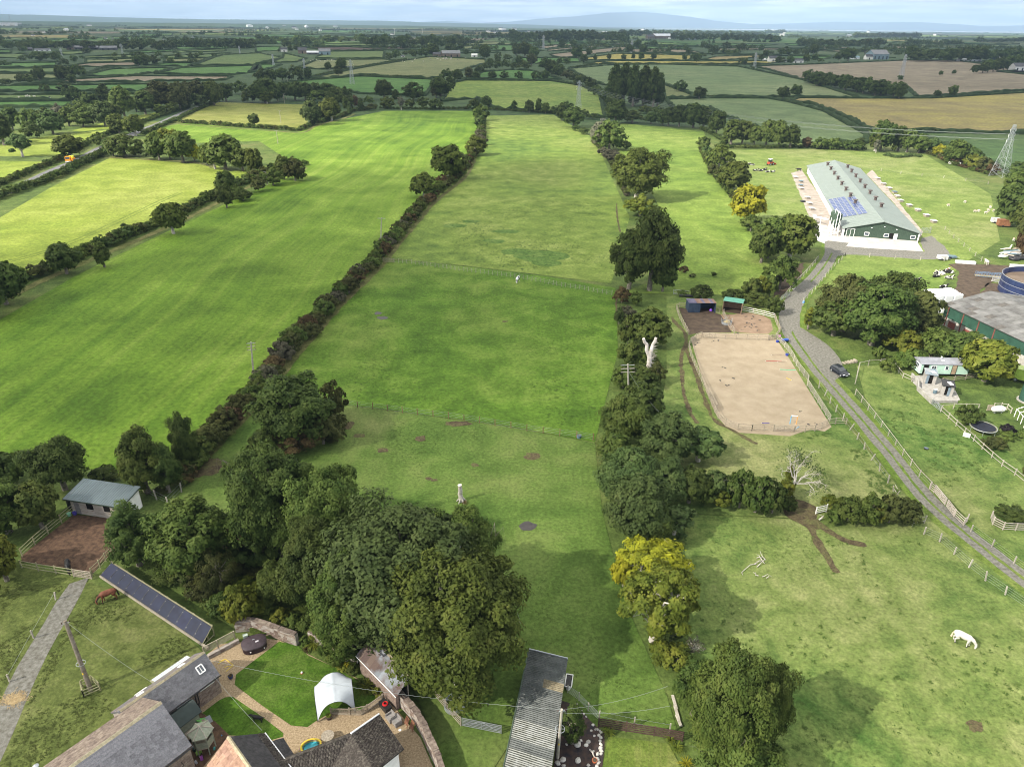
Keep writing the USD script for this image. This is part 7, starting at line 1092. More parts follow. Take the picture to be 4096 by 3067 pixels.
for (nm, lab, c, r, x, y, ln, a, col) in (('jump_pole', 'red pole lying on the arena sand', 3,1,50,1465,3.2,-.02,(.38,.05,.06)), ('jump_pole', 'green pole lying on the arena sand', 3,1,170,1540,3.0,-.08,(.10,.50,.28)), ('jump_pole', 'short yellow pole lying on the arena sand', 3,1,180,1620,1.2,-1.0,(.55,.42,.03)), ('jump_pole', 'thin grey pole lying above the red one', 3,1,88,1412,2.6,0,(.30,.24,.18)), ('jump_pole', 'thin grey pole lying below the red one', 3,1,120,1468,1.8,.1,(.30,.24,.18)), ('jump_pole', 'dark blue pole at the bottom of the arena', 2,2,2190,345,1.3,0,(.05,.04,.28)), ('jump_pole', 'pale blue pole beside the arena gate', 3,2,250,385,1.3,.7,(.18,.42,.62))):
 p = GZ(c, r, x, y); t = thing(nm, lab, 'pole', p, a); part(t, 'pole', MB().tube((-ln/2,0,.08),(ln/2,0,.08), .055,.055,8), mat('paint_'+lab.split()[0]+'_'+lab.split()[1], col)); part(t, 'end_cap', MB().tube((-ln/2-.02,0,.08),(-ln/2,0,.08), .06,.06,8).tube((ln/2,0,.08),(ln/2+.02,0,.08), .06,.06,8), M_white)
a, b = GZ(3,2,188,348), GZ(3,2,242,352); t = thing('jump', 'white show jump frame at the bottom of the arena', 'jump'); part(t, 'upright', MB().bar(a, a+[0,0,1.6], .12), mat('paint_pale_blue', (.18,.42,.62))); part(t, 'upright', MB().bar(b, b+[0,0,1.6], .12), mat('paint_orange', (.62,.33,.12))); part(t, 'crossbar', MB().bar(a+[0,0,1.6], b+[0,0,1.6], .12), M_white)
p = GZ(3,1,142,1300); t = thing('wheelbarrow', 'blue wheelbarrow beside the arena corner', 'wheelbarrow', p, .2); M_bblue = mat('bright_blue', (.02,.07,.35), rough=.5)
part(t, 'tray', MB().prism([(-.6,-.3,.35),(.5,-.3,.35),(.75,-.42,.75),(-.75,-.42,.75)], (0,.75,0)), M_bblue); part(t, 'wheel', MB().tube((.75,.0,.22),(.75,.15,.22), .22,.22,12), M_black); part(t, 'handle', MB().bar((-.5,-.3,.3),(-1.2,-.3,.55), .05).bar((-.5,.4,.3),(-1.2,.4,.55), .05).bar((-.4,-.3,.3),(-.45,-.3,0), .05).bar((-.4,.4,.3),(-.45,.4,0), .05), M_galv)
for (x, y, c, lab) in ((80,1300,(.03,.05,.3), 'blue tub on the arena fence below the corner'), (162,1415,(.03,.05,.3), 'blue tub halfway down the arena fence'), (98,1254,(.5,.2,.4), 'pink bucket by the arena top right gate')):
 p = GZ(3,1, x, y); t = thing('tub', lab, 'tub', p); part(t, 'body', MB().tube((0,0,0),(0,0,.42), .24,.32,14), mat('tub_'+lab.split()[0], c)); part(t, 'handle', MB().bar((-.3,0,.42),(.3,0,.55), .03), M_black)
p = GZ(2,1,1716,1035); t = thing('ball', 'purple ball inside the blue shelter', 'ball', p+[0,0,.35]); s = trimesh.creation.icosphere(2,.35); part(t, 'ball', (s.vertices, s.faces), mat('purple', (.22,.08,.55)), smooth=True)
p = GZ(2,1,1505,910); t = thing('pipe', 'black plastic pipe lying behind the blue shelter', 'pipe', p, -.15); part(t, 'pipe', MB().tube((-1.7,0,.35),(1.7,0,.35), .35,.35,14), M_black); part(t, 'mouth', MB().tube((1.7,0,.35),(1.72,0,.35), .28,.28,14), M_dark)
for lab, l, s in (('dark horse droppings on the arena and pen sand', [(2,1,1840,1522),(2,1,1800,1630),(2,1,1915,1612),(2,1,1735,1290),(2,1,1785,1285),(2,1,1615,1308),(2,1,1580,1325),(2,2,1862,15),(3,2,272,238),(3,2,355,352),(3,2,418,350),(2,1,2030,1135),(2,1,2060,1140),(2,1,2075,1155),(2,1,2020,1165),(2,1,2095,1140),(2,1,2060,1170),(2,1,2110,1165),(2,1,2140,1110),(2,1,2080,1100),(2,1,2020,1080),(2,1,2080,1080),(2,1,1990,1195),(2,1,2125,1195),(2,1,1940,1220),(2,1,2000,1060)], .22),):
 mb = MB(); rngd = np.random.default_rng(2)
 for (c, r, x, y) in l:
  for q in range(3):
   p = GZ(c, r, x, y)+[*rngd.normal(size=2)*s*.8, 0]; ic = trimesh.creation.icosphere(0, s*rngd.uniform(.5, 1)); mb.add(ic.vertices*[1, 1, .4]+p+[0, 0, .05], ic.faces)
 solo('droppings', mb, M_pud, lab, kind='stuff')
# ---------------- poles, pylons, turbines
M_pole = mat('pole_wood', (.12,.095,.07), col2=(.21,.18,.14), rough=.9, scale=3); M_ppole = mat('pale_pole_wood', (.26,.235,.19), col2=(.40,.37,.31), rough=.9, scale=3)
def util_pole(label, base, top, h=8.5, m=None, arms=1, arm=1.0, r=.14, az=0.0, ring=None, box=False):
 b = G(*base); tp = G(*top, h) if top is not None else b+[0,0, h]; t = thing('utility_pole', label, 'utility pole', b); d = tp-b; m = m or M_ppole; d[:2] = np.clip(d[:2], -1.2,1.2); part(t, 'pole', MB().tube((0,0,-.3), d, r*1.25, r*.85,10), m); u = d/np.linalg.norm(d); x = np.array([math.cos(az), math.sin(az), 0])
 for i in range(arms):
  c = d-u*(.25+i*.7); part(t, 'crossarm', MB().bar(c-x*arm, c+x*arm, .09), M_galv if i == 0 and m is M_ppole else M_ppole)
  for k in (-1,0,1) if i == 0 else (-1,1): q = c+x*arm*.92*k; part(t, 'insulator', MB().tube(q, q+[0,0,.22], .05,.04,7), mat('brown_glaze', (.06,.03,.025), rough=.3))
 if ring is not None:
  c = u*ring; mb = MB(); 
  for i in range(16): a, b2 = i*PI/8, (i+1)*PI/8; mb.bar(c+[.42*math.cos(a), .42*math.sin(a), 0], c+[.42*math.cos(b2), .42*math.sin(b2), 0], .035)
  for i in range(4): mb.bar(c, c+[.42*math.cos(i*PI/2), .42*math.sin(i*PI/2), 0], .03)
  part(t, 'climb_guard', mb, M_galv)
 part(t, 'plate', MB().box(u[0]*2.2, u[1]*2.2-r*1.3,2.2,.12,.03,.2), mat('sign_yellow', (.65,.45,.03)))
 return t, b+d
_, pa = util_pole('leaning wooden pole with guard ring standing in the triangular rails', Z(0,3,785,990), Z(0,3,562,392), 8.4, M_pole, 1,.35,.19,.6,3.4)
_, pb = util_pole('pale slim pole with guard ring beside the corrugated shed', Z(2,3,392,1575), Z(2,3,430,1155), 7.0, M_ppole, 1,.35,.13,.2,4.3)
util_pole('pole with double crossarms at the field hedge', Z(0,1,2195,1660), Z(0,1,2143,1382), 9.0, None, 3,.75,.15,.3)
util_pole('pole with single crossarm rising behind the field hedge', Z(1,1,1075,490), Z(1,1,1062,305), 9.5, None, 1,1.1,.15,0)
_, pc = util_pole('pole with crossarm and transformer brackets in the overgrown hedge', Z(2,2,1012,230), Z(2,2,1020,8), 9.5, None, 3,1.2,.15,.1)
for lab, c, b_, tp in (('slim pole in the yellowish pasture, nearest of the line', 1,(190,1243),(176,1126)), ('slim pole in the yellowish pasture, second of the line', 1,(216,1062),(208,958)), ('slim pole before the tree belt, left of two', 1,(246,895),(238,810)), ('slim pole before the tree belt, right of two', 1,(262,858),(250,755)), ('slim pole at the tip of the lime field hedge', 1,(102,1600),(82,1482)), ('slim far pole above the tree belt', 1,(283,765),(280,682)), ('slim far pole at the copse by the cow pasture', 1,(641,628),(641,592)), ('slim pole among the pale birches behind the barn', 3,(1000,1305),(1012,1240)), ('slim pole in the brown field near the hedge', 3,(700,606),(706,545)), ('slim pole at the left of the brown field', 3,(106,634),(108,592)), ('slim pole at the top of the brown field', 3,(612,552),(617,514))):
 b0 = Z(c, 0, *b_); g0_ = G(*b0); util_pole(lab, b0, None, top_z(g0_, tp[1]/2.1592), None, 1, 1.1, .14, .05)
def wire(label, a, b, sag=.8, r=.022, n=14):
 a, b = np.asarray(a, float), np.asarray(b, float); m = MB(); P = [a+(b-a)*t-np.array([0, 0, sag*4*t*(1-t)]) for t in np.linspace(0, 1, n)]
 for p, q in zip(P[:-1], P[1:]): m.tube(p, q, r, r, 4)
 solo('cable', m, mat('cable_grey', (.20,.22,.21), var=.03), label, 'cable')
wire('thin cable from the leaning pole to the stone outbuilding', pa, (-32.2,46.2,4.2), .4,.012)
wire('thin cable crossing the garden lawn to the far shed', (-29.5,49.9,4.0), pb, 1.0,.014); wire('second thin cable crossing the garden to the pole', (-21.2,41.0,5.6),(-29.0,49.2,2.6), .2,.012)
wire('cable from the slim pole across the brown fence, upper', pb, (14.5,45.5,6.2), .5,.014); wire('cable from the slim pole across the brown fence, lower', pb-[0,0,.4], (14.5,43.9,5.6), .5,.014)
wire('cable from the hedge pole towards the arena', pc-[0,0,1.0], GZ(2,2,1290,265,3.5), .5,.018)
def pylon(label, base, topy, w=None, arms=3, lean=0.0):
 b = G(*base); h = float(np.clip(top_z(b, topy), 14,60)); t = thing('pylon', label, 'pylon', b, .5); r = max(.09, dist(b)*.00016); W = (w or h*.17)/2; top = .035*h
 for k in range(4):
  sx, sy = ((1,1),(1,-1),(-1,-1),(-1,1))[k]; m = MB().bar((sx*W, sy*W, 0),(sx*top, sy*top, h*.72), r*1.3).bar((sx*top, sy*top, h*.72),(sx*top*.6, sy*top*.6, h), r*1.2); part(t, 'leg', m, M_galv)
 br = MB(); n = 9; zs = h*(1-(1-np.linspace(0, 1, n))**1.0)
 for a, c in zip(zs[:-1], zs[1:]):
  wa, wc = (np.interp(z, [0, .72*h, h], [W, top, top*.6]) for z in (a, c))
  for k in range(4):
   s = [(1, 1),(1, -1),(-1, -1),(-1, 1)]; p, q = s[k], s[(k+1) % 4]; br.bar((p[0]*wa, p[1]*wa, a),(q[0]*wc, q[1]*wc, c), r*.7).bar((q[0]*wa, q[1]*wa, a),(p[0]*wc, p[1]*wc, c), r*.7).bar((p[0]*wc, p[1]*wc, c),(q[0]*wc, q[1]*wc, c), r*.7)
 part(t, 'bracing', br, M_galv)
 for i in range(arms):
  z = h*(.72+.1*i); L = h*.13*(1-.12*i); part(t, 'crossarm', MB().bar((-L, 0, z), (L, 0, z), r).bar((-L, 0, z), (0,0, z+h*.05), r*.8).bar((L, 0, z), (0,0, z+h*.05), r*.8), M_galv)
  part(t, 'insulator', MB().tube((-L, 0, z), (-L, 0, z-h*.045), r*.8).tube((L, 0, z), (L, 0, z-h*.045), r*.8), M_white)
 return b, h
p1 = pylon('tall lattice pylon standing beside the autumn hedge at the right', Z(3,0,1995,1525), 1078/2.1592,6.0); p2 = pylon('lattice pylon in the open green field by the hedge line', Z(2,0,572,935), 697/2.1592)
pylon('lattice pylon in the dark lush field below the cow pasture', Z(1,0,832,730), 515/2.1592); p4 = pylon('lattice pylon on the brown field', Z(3,0,1145,682), 470/2.1592); pylon('lattice pylon at the corner of the pale crop', Z(2,0,2090,600), 455/2.1592); pylon('far lattice pylon among the golden strips', Z(2,0,1030,460), 345/2.1592); pylon('far lattice pylon left of the tan strips', Z(2,0,270,428), 305/2.1592)
for lab, c, x, yb, yt in (('far pylon before the left wood', 0,1060,470,380),('far pylon near the white house of the left wood', 0,1428,418,335),('far pylon right of the white house', 0,1676,388,310),('far pylon in the row on the left, fourth', 0,1752,400,335),('far pylon in the row on the left, fifth', 0,1838,395,335),('far pylon in the row on the left, sixth', 0,2072,465,400),('far pylon over the left copse', 0,540,500,420),('far pylon over the field left of the far farm', 1,152,568,470),('far pylon before the far central wood', 1,1620,370,305),('far pylon under the cow pasture left', 1,420,600,545)): pylon(lab, Z(c, 0, x, yb), yt/2.1592)
for i, (s, z) in enumerate(((-1, .72),(1, .72),(-1, .82),(1, .82))):
 a = p2[0]+np.array([s*p2[1]*.12,0, p2[1]*z]); b = p1[0]+np.array([s*3,0, p1[1]*z]); wire('power line from the green field pylon to the right-hand pylon, strand %s' % ('lower left', 'lower right', 'upper left', 'upper right')[i], a, b, 7,.045,30)
def turbine(label, c, x, yb, yt, rot):
 b = G(*Z(c, 0, x, yb)); h = top_z(b, yt/2.1592); t = thing('wind_turbine', label, 'wind turbine', b); s = h/30; part(t, 'tower', MB().tube((0,0,0),(0,0, h), 1.3*s, .8*s, 10), M_white); part(t, 'nacelle', MB().box(0,0, h-.8*s, 2*s, 5*s, 2*s), M_white)
 for k in range(3):
  a = rot+k*2*PI/3; part(t, 'blade', MB().tube((0,-3*s, h), (11*s*math.cos(a), -3*s, h+11*s*math.sin(a)), .8*s, .25*s, 6), M_white)
turbine('white wind turbine standing before the far wood, left one', 1,1199,305,255,.5); turbine('white wind turbine right of the other far turbine', 1,1436,290,255,1.2)
b = G(*Z(0,0,100,222)); t = thing('mast', 'tall thin mast by the bright far works', 'mast', b); hm = top_z(b, 125/2.1592); part(t, 'mast', MB().tube((0,0,0),(0,0, hm), 2.2,.8,6), M_galv); part(t, 'stay', MB().tube((0,0, hm*.9),(hm*.25,0,0), .5).tube((0,0, hm*.9),(-hm*.25,0,0), .5), M_galv)
for i in range(9):
 x = -120+i*34; b = G(*Z(0,0, x, 218+(i*7) % 14)); t = thing('remote_works', 'bright white works building on the far left horizon', 'building', b, .1, 'white works on the left horizon'); part(t, 'hall', MB().box(0,0,0,50+(i*13) % 30,40,14+(i*5) % 12), M_fw); part(t, 'roof', MB().box(0,0,14+(i*5) % 12,52+(i*13) % 30,42,2), M_fbright)
# ---------------- animals
def hullchain(joints, bones, refine=.09):
 ms = []
 for a, b in bones:
  (p, r),(q, s) = joints[a], joints[b]; ms.append((m3.Manifold.sphere(r, 14).translate(p)+m3.Manifold.sphere(s, 14).translate(q)).hull())
 m = m3.Manifold.batch_boolean(ms, m3.OpType.Add).refine_to_length(refine).to_mesh(); tm = trimesh.Trimesh(m.vert_properties[:, :3], m.tri_verts); trimesh.smoothing.filter_taubin(tm, iterations=8); return tm
def horse_joints(graze=True, s=1.0, thick=1.0):
 J = {'rump': ((-.70,0,1.22), .30), 'croup': ((-.45,0,1.26), .32), 'belly': ((0,0,1.10), .34), 'chest': ((.45,0,1.15), .33), 'wither': ((.48,0,1.36), .16), 'breast': ((.66,0,1.12), .22)}
 if graze: J |= {'neck': ((.95,.04,.95), .16), 'poll': ((1.22,.08,.55), .115), 'cheek': ((1.26,.09,.40), .115), 'muzzle': ((1.24,.10,.08), .065), 'ear1': ((1.28,.15,.66), .025), 'ear2': ((1.28,.02,.66), .025), 'eart1': ((1.22,.17,.74), .010), 'eart2': ((1.22,.0,.74), .010), 'crest': ((.85,.03,1.16), .09)}
 else: J |= {'neck': ((.92,0,1.42), .16), 'poll': ((1.22,0,1.52), .11), 'cheek': ((1.30,0,1.38), .115), 'muzzle': ((1.52,0,1.08), .065), 'ear1': ((1.18,.06,1.64), .025), 'ear2': ((1.18,-.06,1.64), .025), 'eart1': ((1.19,.07,1.74), .01), 'eart2': ((1.19,-.07,1.74), .01), 'crest': ((.86,0,1.56), .07)}
 B = [('rump', 'croup'), ('croup', 'belly'), ('belly', 'chest'), ('chest', 'wither'), ('croup', 'wither'), ('chest', 'breast'), ('breast', 'neck'), ('wither', 'crest'), ('crest', 'neck'), ('wither', 'neck'), ('neck', 'poll'), ('crest', 'poll'), ('poll', 'cheek'), ('cheek', 'muzzle'), ('poll', 'ear1'), ('ear1', 'eart1'), ('poll', 'ear2'), ('ear2', 'eart2'), ('poll', 'muzzle')]
 for i, sy in enumerate((1, -1)):
  st = (.10, -.08)[i]
  J |= {'fs%d' % i: ((.52, sy*.17,.98), .15), 'fk%d' % i: ((.54+st, sy*.17,.50), .065), 'ff%d' % i: ((.55+st, sy*.17,.13), .045), 'fh%d' % i: ((.58+st, sy*.17,.05), .06), 'hs%d' % i: ((-.62, sy*.16,1.0), .22), 'hg%d' % i: ((-.50-st, sy*.18,.76), .12), 'hh%d' % i: ((-.76-st, sy*.17,.50), .07), 'hf%d' % i: ((-.70-st, sy*.17,.13), .048), 'ho%d' % i: ((-.66-st, sy*.17,.05), .06)}
  B += [('chest', 'fs%d' % i), ('fs%d' % i, 'fk%d' % i), ('fk%d' % i, 'ff%d' % i), ('ff%d' % i, 'fh%d' % i), ('croup', 'hs%d' % i), ('rump', 'hs%d' % i), ('hs%d' % i, 'hg%d' % i), ('hg%d' % i, 'hh%d' % i), ('hh%d' % i, 'hf%d' % i), ('hf%d' % i, 'ho%d' % i)]
 J = {k: (tuple(np.array(p)*s), r*s*thick) for k, (p, r) in J.items()}; return J, B
def horse(label, p, rz, coat, mane, graze=True, s=1.0, thick=1.0):
 J, B = horse_joints(graze, s, thick); t = thing('horse', label, 'horse', p, rz); part(t, 'body', hullchain(J, B, .08*s), coat, smooth=True); j = lambda k: np.array(J[k][0])
 m = MB()
 for a, b, o in (('wither', 'crest', .10),('crest', 'poll', .09)):
  for i in range(6): q = j(a)+(j(b)-j(a))*i/6+np.array([.0, 0, o*s]); m.prism([q, q+[.12*s, 0, -.02], q+[.10*s, .15*s, -.28*s], q+[-.03*s, .16*s, -.26*s]], (0, .03*s, 0))
 part(t, 'mane', m, mane); d = j('rump')+[-.26*s, 0,.08*s]; tl = MB(); limb(tl, np.random.default_rng(1), d, d+[-.12*s, .02,-.85*s], .05*s, .10*s, 7,4,.02); part(t, 'tail', tl, mane); part(t, 'eye', MB().box(*(j('cheek')+(j('poll')-j('cheek'))*.5+[.03*s, .1*s, 0]), .03,.03,.03).box(*(j('cheek')+(j('poll')-j('cheek'))*.5+[.03*s, -.1*s, 0]), .03,.03,.03), M_black)
 for k in ('fh0', 'fh1', 'ho0', 'ho1'): q = j(k); part(t, 'hoof', MB().tube((q[0], q[1], 0),(q[0], q[1], .09*s), .075*s, .06*s, 9), M_black)
 return t
M_bay = mat('bay_coat', (.10,.032,.016), col2=(.17,.062,.032), rough=.6, scale=1.5, coord='object'); M_whitec = mat('white_coat', (.48,.44,.39), col2=(.60,.58,.55), rough=.7, scale=1.2, coord='object'); M_blackc = mat('black_coat', (.012,.011,.011), rough=.5); M_pied = mat('piebald_coat', (.02,.018,.018), col2=(.78,.77,.75), rough=.7, scale=1.1, coord='object', lo=.40, hi=.42, det=1.0)
horse('brown bay horse standing with lowered head beside the solar panels', GZ(0,3,945,215), math.radians(-152), M_bay, M_blackc, True, 1.0)
horse('white horse grazing in the lower right pasture', GZ(3,3,1670,590), math.radians(-38), M_whitec, mat('cream_mane', (.55,.45,.32), var=.05), True, 1.02)
horse('black and white horse grazing at the stake fence', GZ(2,1,48,780), math.radians(-110), M_pied, M_whitec, True, .98)
horse('black horse half hidden behind the bark yard fence', GZ(0,2,600,1615), math.radians(-60), M_blackc, M_blackc, True, .9)
def cow_mesh(lying, seed=0):
 if lying:
  J = {'rump': ((-.75,0,.45), .34), 'belly': ((0,.05,.42), .42), 'chest': ((.65,0,.48), .34), 'neck': ((.98,0,.78), .19), 'poll': ((1.22,0,.98), .15), 'muzzle': ((1.52,0,.80), .10), 'f0': ((.8,.25,.12), .11), 'f1': ((.55,.55,.08), .07), 'f2': ((1.0,-.25,.12), .11), 'f3': ((1.35,-.2,.08), .06), 'h0': ((-.6,.4,.25), .2), 'h1': ((-.15,.62,.1), .09), 'e0': ((1.16,.22,1.0), .04), 'e1': ((1.16,-.22,1.0), .04)}
  B = [('rump', 'belly'), ('belly', 'chest'), ('chest', 'neck'), ('neck', 'poll'), ('poll', 'muzzle'), ('chest', 'f0'), ('f0', 'f1'), ('chest', 'f2'), ('f2', 'f3'), ('rump', 'h0'), ('h0', 'h1'), ('poll', 'e0'), ('poll', 'e1')]
 else:
  J = {'rump': ((-.80,0,1.10), .28), 'belly': ((-.05,0,.95), .40), 'chest': ((.65,0,1.02), .32), 'wither': ((.60,0,1.25), .14), 'neck': ((1.02,0,1.15), .18), 'poll': ((1.30,0,1.20), .14), 'muzzle': ((1.58,0,.96), .095), 'e0': ((1.25,.22,1.2), .04), 'e1': ((1.25,-.22,1.2), .04)}
  B = [('rump', 'belly'), ('belly', 'chest'), ('rump', 'wither'), ('chest', 'wither'), ('chest', 'neck'), ('wither', 'neck'), ('neck', 'poll'), ('poll', 'muzzle'), ('poll', 'e0'), ('poll', 'e1')]
  for i, sy in enumerate((1, -1)):
   J |= {'a%d' % i: ((.62, sy*.18,.8), .14), 'b%d' % i: ((.64, sy*.18,.42), .07), 'c%d' % i: ((.64, sy*.18,.06), .06), 'd%d' % i: ((-.78, sy*.2,.9), .2), 'e_%d' % i: ((-.66, sy*.2,.66), .11), 'f%d' % i: ((-.90, sy*.2,.46), .075), 'g%d' % i: ((-.82, sy*.2,.06), .06)}; B += [('chest', 'a%d' % i), ('a%d' % i, 'b%d' % i), ('b%d' % i, 'c%d' % i), ('rump', 'd%d' % i), ('d%d' % i, 'e_%d' % i), ('e_%d' % i, 'f%d' % i), ('f%d' % i, 'g%d' % i)]
 return hullchain(J, B, .14)
M_frie = mat('black_white_coat', (.014,.013,.013), col2=(.48,.46,.43), rough=.8, scale=1.3, coord='position', lo=.54, hi=.56, det=1.0, stretch=(.9,.9,.9)); M_wcow = mat('pale_coat', (.40,.36,.30), col2=(.55,.52,.46), rough=.9, scale=1.2)
CL, CS = cow_mesh(True), cow_mesh(False)
def cow(label, p, rz, m, lying, group=None, s=1.0, cat='cow'):
 t = thing('cow', label, cat, p, rz, group); mm = CL if lying else CS; part(t, 'body', (np.array(mm.vertices)*s, mm.faces), m, smooth=True)
 d = np.array([-1.1,0,.5 if lying else 1.2])*s; part(t, 'tail', MB().tube(d, d+np.array([-.1,.15,-.4 if lying else -.75])*s, .035*s, .02*s, 5), m)
 return t
for i, (c, x, y, rz, m, ly, lab) in enumerate(((1,1275,772,.1, M_frie, True, 'black and white cow lying alone by the dark tree clump'), (1,1455,712,.5, M_frie, True, 'black and white cow lying at the left of the herd'), (1,1490,715,2.6, M_wcow, True, 'pale cow lying in the middle of the herd'), (1,1525,700,.2, M_frie, True, 'black and white cow lying in the herd, right of the pale one'), (1,1545,688,.6, mat('red_white_coat', (.18,.06,.03), col2=(.7,.64,.58), scale=1.3, lo=.48, hi=.5, det=1.0), True, 'reddish cow lying at the back of the herd'), (1,1565,702,3.0, M_frie, True, 'black and white cow lying at the right of the herd'), (1,1450,738,.3, M_frie, True, 'black cow lying in front of the herd'), (1,1558,752,.0, M_frie, True, 'black and white cow lying below the herd'), (1,1512,830,.2, M_frie, True, 'black and white cow lying nearest the slurry yard'), (1,1882,628,1.4, M_wcow, False, 'white cow walking on the muddy ground by the scrap heap'), (0,265,1480,2.9, M_blackc, False, 'black cow standing at the far left end of the green barn'), (0,40,1490,.4, M_frie, True, 'black and white cow lying near the red tractor'))):
 cow(lab, GZ(3, c, x, y), rz, m, ly)
for i, (x, y, rz) in enumerate(((2005, 1424, .2),(2036, 1424, .1),(2075, 1428, 2.9),(2098, 1478, .1),(2148, 1478, 3.0),(2180, 1470, .5),(2205, 1490, .3))):
 cow('black and white cow lying in the field left of the barn, %s' % ('back row left', 'back row middle', 'back row right', 'front row left', 'front row middle', 'front row right', 'nearest the barn')[i], GZ(2,0, x, y), rz, M_frie, True)
rngc = np.random.default_rng(8)
for i in range(22): cow('tiny black or white cow on the far cow pasture', GZ(1,0,1490+rngc.uniform(0,320), 500+rngc.uniform(0,26)), rngc.uniform(0,6), M_frie if i % 3 else M_wcow, False, 'cattle on the far cow pasture', 1.5)
def sheep(label, p, rz, group, s=1.0, m=None):
 t = thing('sheep', label, 'sheep', p, rz, group); ic = trimesh.creation.icosphere(1,1.0); part(t, 'fleece', (ic.vertices*np.array([.62,.36,.34])*s+[0,0,.62*s], ic.faces), m or M_wcow, smooth=True); part(t, 'head', MB().tube(np.array([.5,0,.75])*s, np.array([.85,0,.62])*s, .15*s, .08*s, 7), m or M_wcow)
 for x in (-.35, .35):
  for y in (-.18,.18): part(t, 'leg', MB().tube(np.array([x, y, 0])*s, np.array([x, y, .45])*s, .05*s, .06*s, 5), M_wire)
for i in range(24): sheep('tiny white sheep on the far pastures', GZ(1,0, *((450+rngc.uniform(0,230), 518+rngc.uniform(0,16)) if i < 12 else (1140+rngc.uniform(0,330), 540-rngc.uniform(0,30)))), rngc.uniform(0,6), 'sheep on the far pastures', 1.6)
for i, (x, y) in enumerate(((165,850),(225,840),(240,838),(258,840),(300,843),(430,851))): sheep('small pale animal grazing on the shaded left field', GZ(0,0, x, y), rngc.uniform(0,6), 'animals on the shaded left field', 1.7, None if i != 5 else M_blackc)
for i, (x, y) in enumerate(((1698,95),(1556,126),(1786,178),(1816,174),(1880,190),(1902,170),(1918,143),(1946,172),(2120,422))): sheep('pale pig rooting in the grass right of the green barn', GZ(3,1, x, y), rngc.uniform(0,6), 'pigs right of the green barn', .95, mat('pig_skin', (.42,.34,.28)))
# pig arcs and slabs round the barn
M_hut = mat('pale_hut', (.50,.50,.49), var=.1, scale=1.5); M_hutd = mat('blue_grey_hut', (.10,.15,.18), scale=1.5)
for i, (r, x, y, m) in enumerate(((0, 232, 1540, M_hut),(0, 282, 1578, M_hutd),(0, 280, 1612, M_hutd),(0, 285, 1638, M_hut),(1, 338, 62, M_hut),(1, 355, 112, M_hut),(1, 375, 158, M_hut),(0, 945, 1552, M_hut),(0, 996, 1598, M_hut),(0, 1045, 1636, M_hut),(1, 1090, 14, M_hutd),(1, 1114, 48, M_hut),(1, 1142, 88, M_hut),(1, 1218, 128, M_hut),(1, 1292, 168, M_hut),(1, 1365, 214, M_hut),(1, 1428, 266, M_hut))):
 p = GZ(3, r, x, y); t = thing('calf_hut', ('blue-grey' if m is M_hutd else 'pale')+' low pig hut, %s' % (('%s from back left of the green barn' % ORD[i].replace('leftmost', 'first')) if i < 7 else '%s from back right of the green barn' % ORD[i-7].replace('leftmost', 'first')), 'animal hut', p, ga+.3); 
 part(t, 'box', MB().box(0,0,0,1.8,1.3,.75), M_wood); part(t, 'roof', MB().box(0,.0,.75,2.2,1.7,.1), m)
for i, (x, y, s) in enumerate(((300, 88, 1),(2170, 578, 1.6),(2120, 588, 1.4))):
 p = GZ(3,1, x, y); t = thing('tyre', ('black tyre lying left of the barn', 'big dark tyre at the right of the scrap heap', 'dark tyre in front of the scrap heap')[i], 'tyre', p); m = trimesh.creation.torus(.75*s, .28*s, 18,8); part(t, 'tread', (np.array(m.vertices)+[0,0,.28*s], m.faces), M_black, smooth=True); part(t, 'rim', MB().tube((0,0,.1),(0,0,.3), .45*s, .45*s, 14), M_dark)
t = thing('scrap_heap', 'heap of pale boards and sheets by the right-hand trees', 'scrap heap'); rngs = np.random.default_rng(4)
for i in range(26):
 p = GZ(3,1,1960+rngs.uniform(0,200), 500+rngs.uniform(0,85)); c = [M_hut, M_white, M_wood, M_hutd, M_board][i % 5]; L = rngs.uniform(1.2,4.5); a = rngs.uniform(-.6,.9); part(t, 'board', MB().bar(p+[0,0,.25+rngs.uniform(0,.5)], p+[L*math.cos(a), L*math.sin(a), .3+rngs.uniform(0,.6)], rngs.uniform(.3,1.1), .08), c)
for i, (x, y, w, h_, col, lab) in enumerate(((1955,270,2.4,1.8, M_hut, 'pale box trailer under the right-hand trees'), (2025,300,3.6,2.4, mat('rust_metal', 0), 'rusty cage trailer under the right-hand trees'), (1500,590,2.6,1.4, M_hut, 'pale plastic tank at the lower gravel'), (1575,575,2.8,.8, M_hutd, 'dark blue trailer beside the pale tank'), (1702,620,5.0,.7, M_hut, 'pale concrete trough on the muddy ground'), (2180,690,5.0,1.6, M_hut, 'pale wrapped heap at the right edge'))):
 p = GZ(3,1, x, y); t = thing(('box_trailer', 'cage_trailer', 'water_container', 'small_trailer', 'trough', 'wrapped_heap')[i], lab, ('trailer', 'trailer', 'tank', 'trailer', 'trough', 'heap')[i], p, -.2)
 if i == 4: part(t, 'base', MB().box(0,0,0, w, 1.2,.15), col); part(t, 'side', MB().box(0,-.55,.15, w, .12, h_-.1).box(0,.55,.15, w, .12, h_-.1).box(-w/2,0,.15,.12,1.2, h_-.1).box(w/2,0,.15,.12,1.2, h_-.1), col)
 else:
  part(t, 'body', MB().box(0,0,.4, w, w*.6, h_-.5).box(0,0, h_-.1, w*1.04, w*.64,.08), col); part(t, 'wheel', MB().tube((-w*.1,-w*.33,.32),(-w*.1,-w*.27,.32), .32,.32,12).tube((-w*.1, w*.27,.32),(-w*.1, w*.33,.32), .32,.32,12), M_black); part(t, 'drawbar', MB().bar((w/2,0,.45),(w/2+1,0,.4), .1), M_galv)
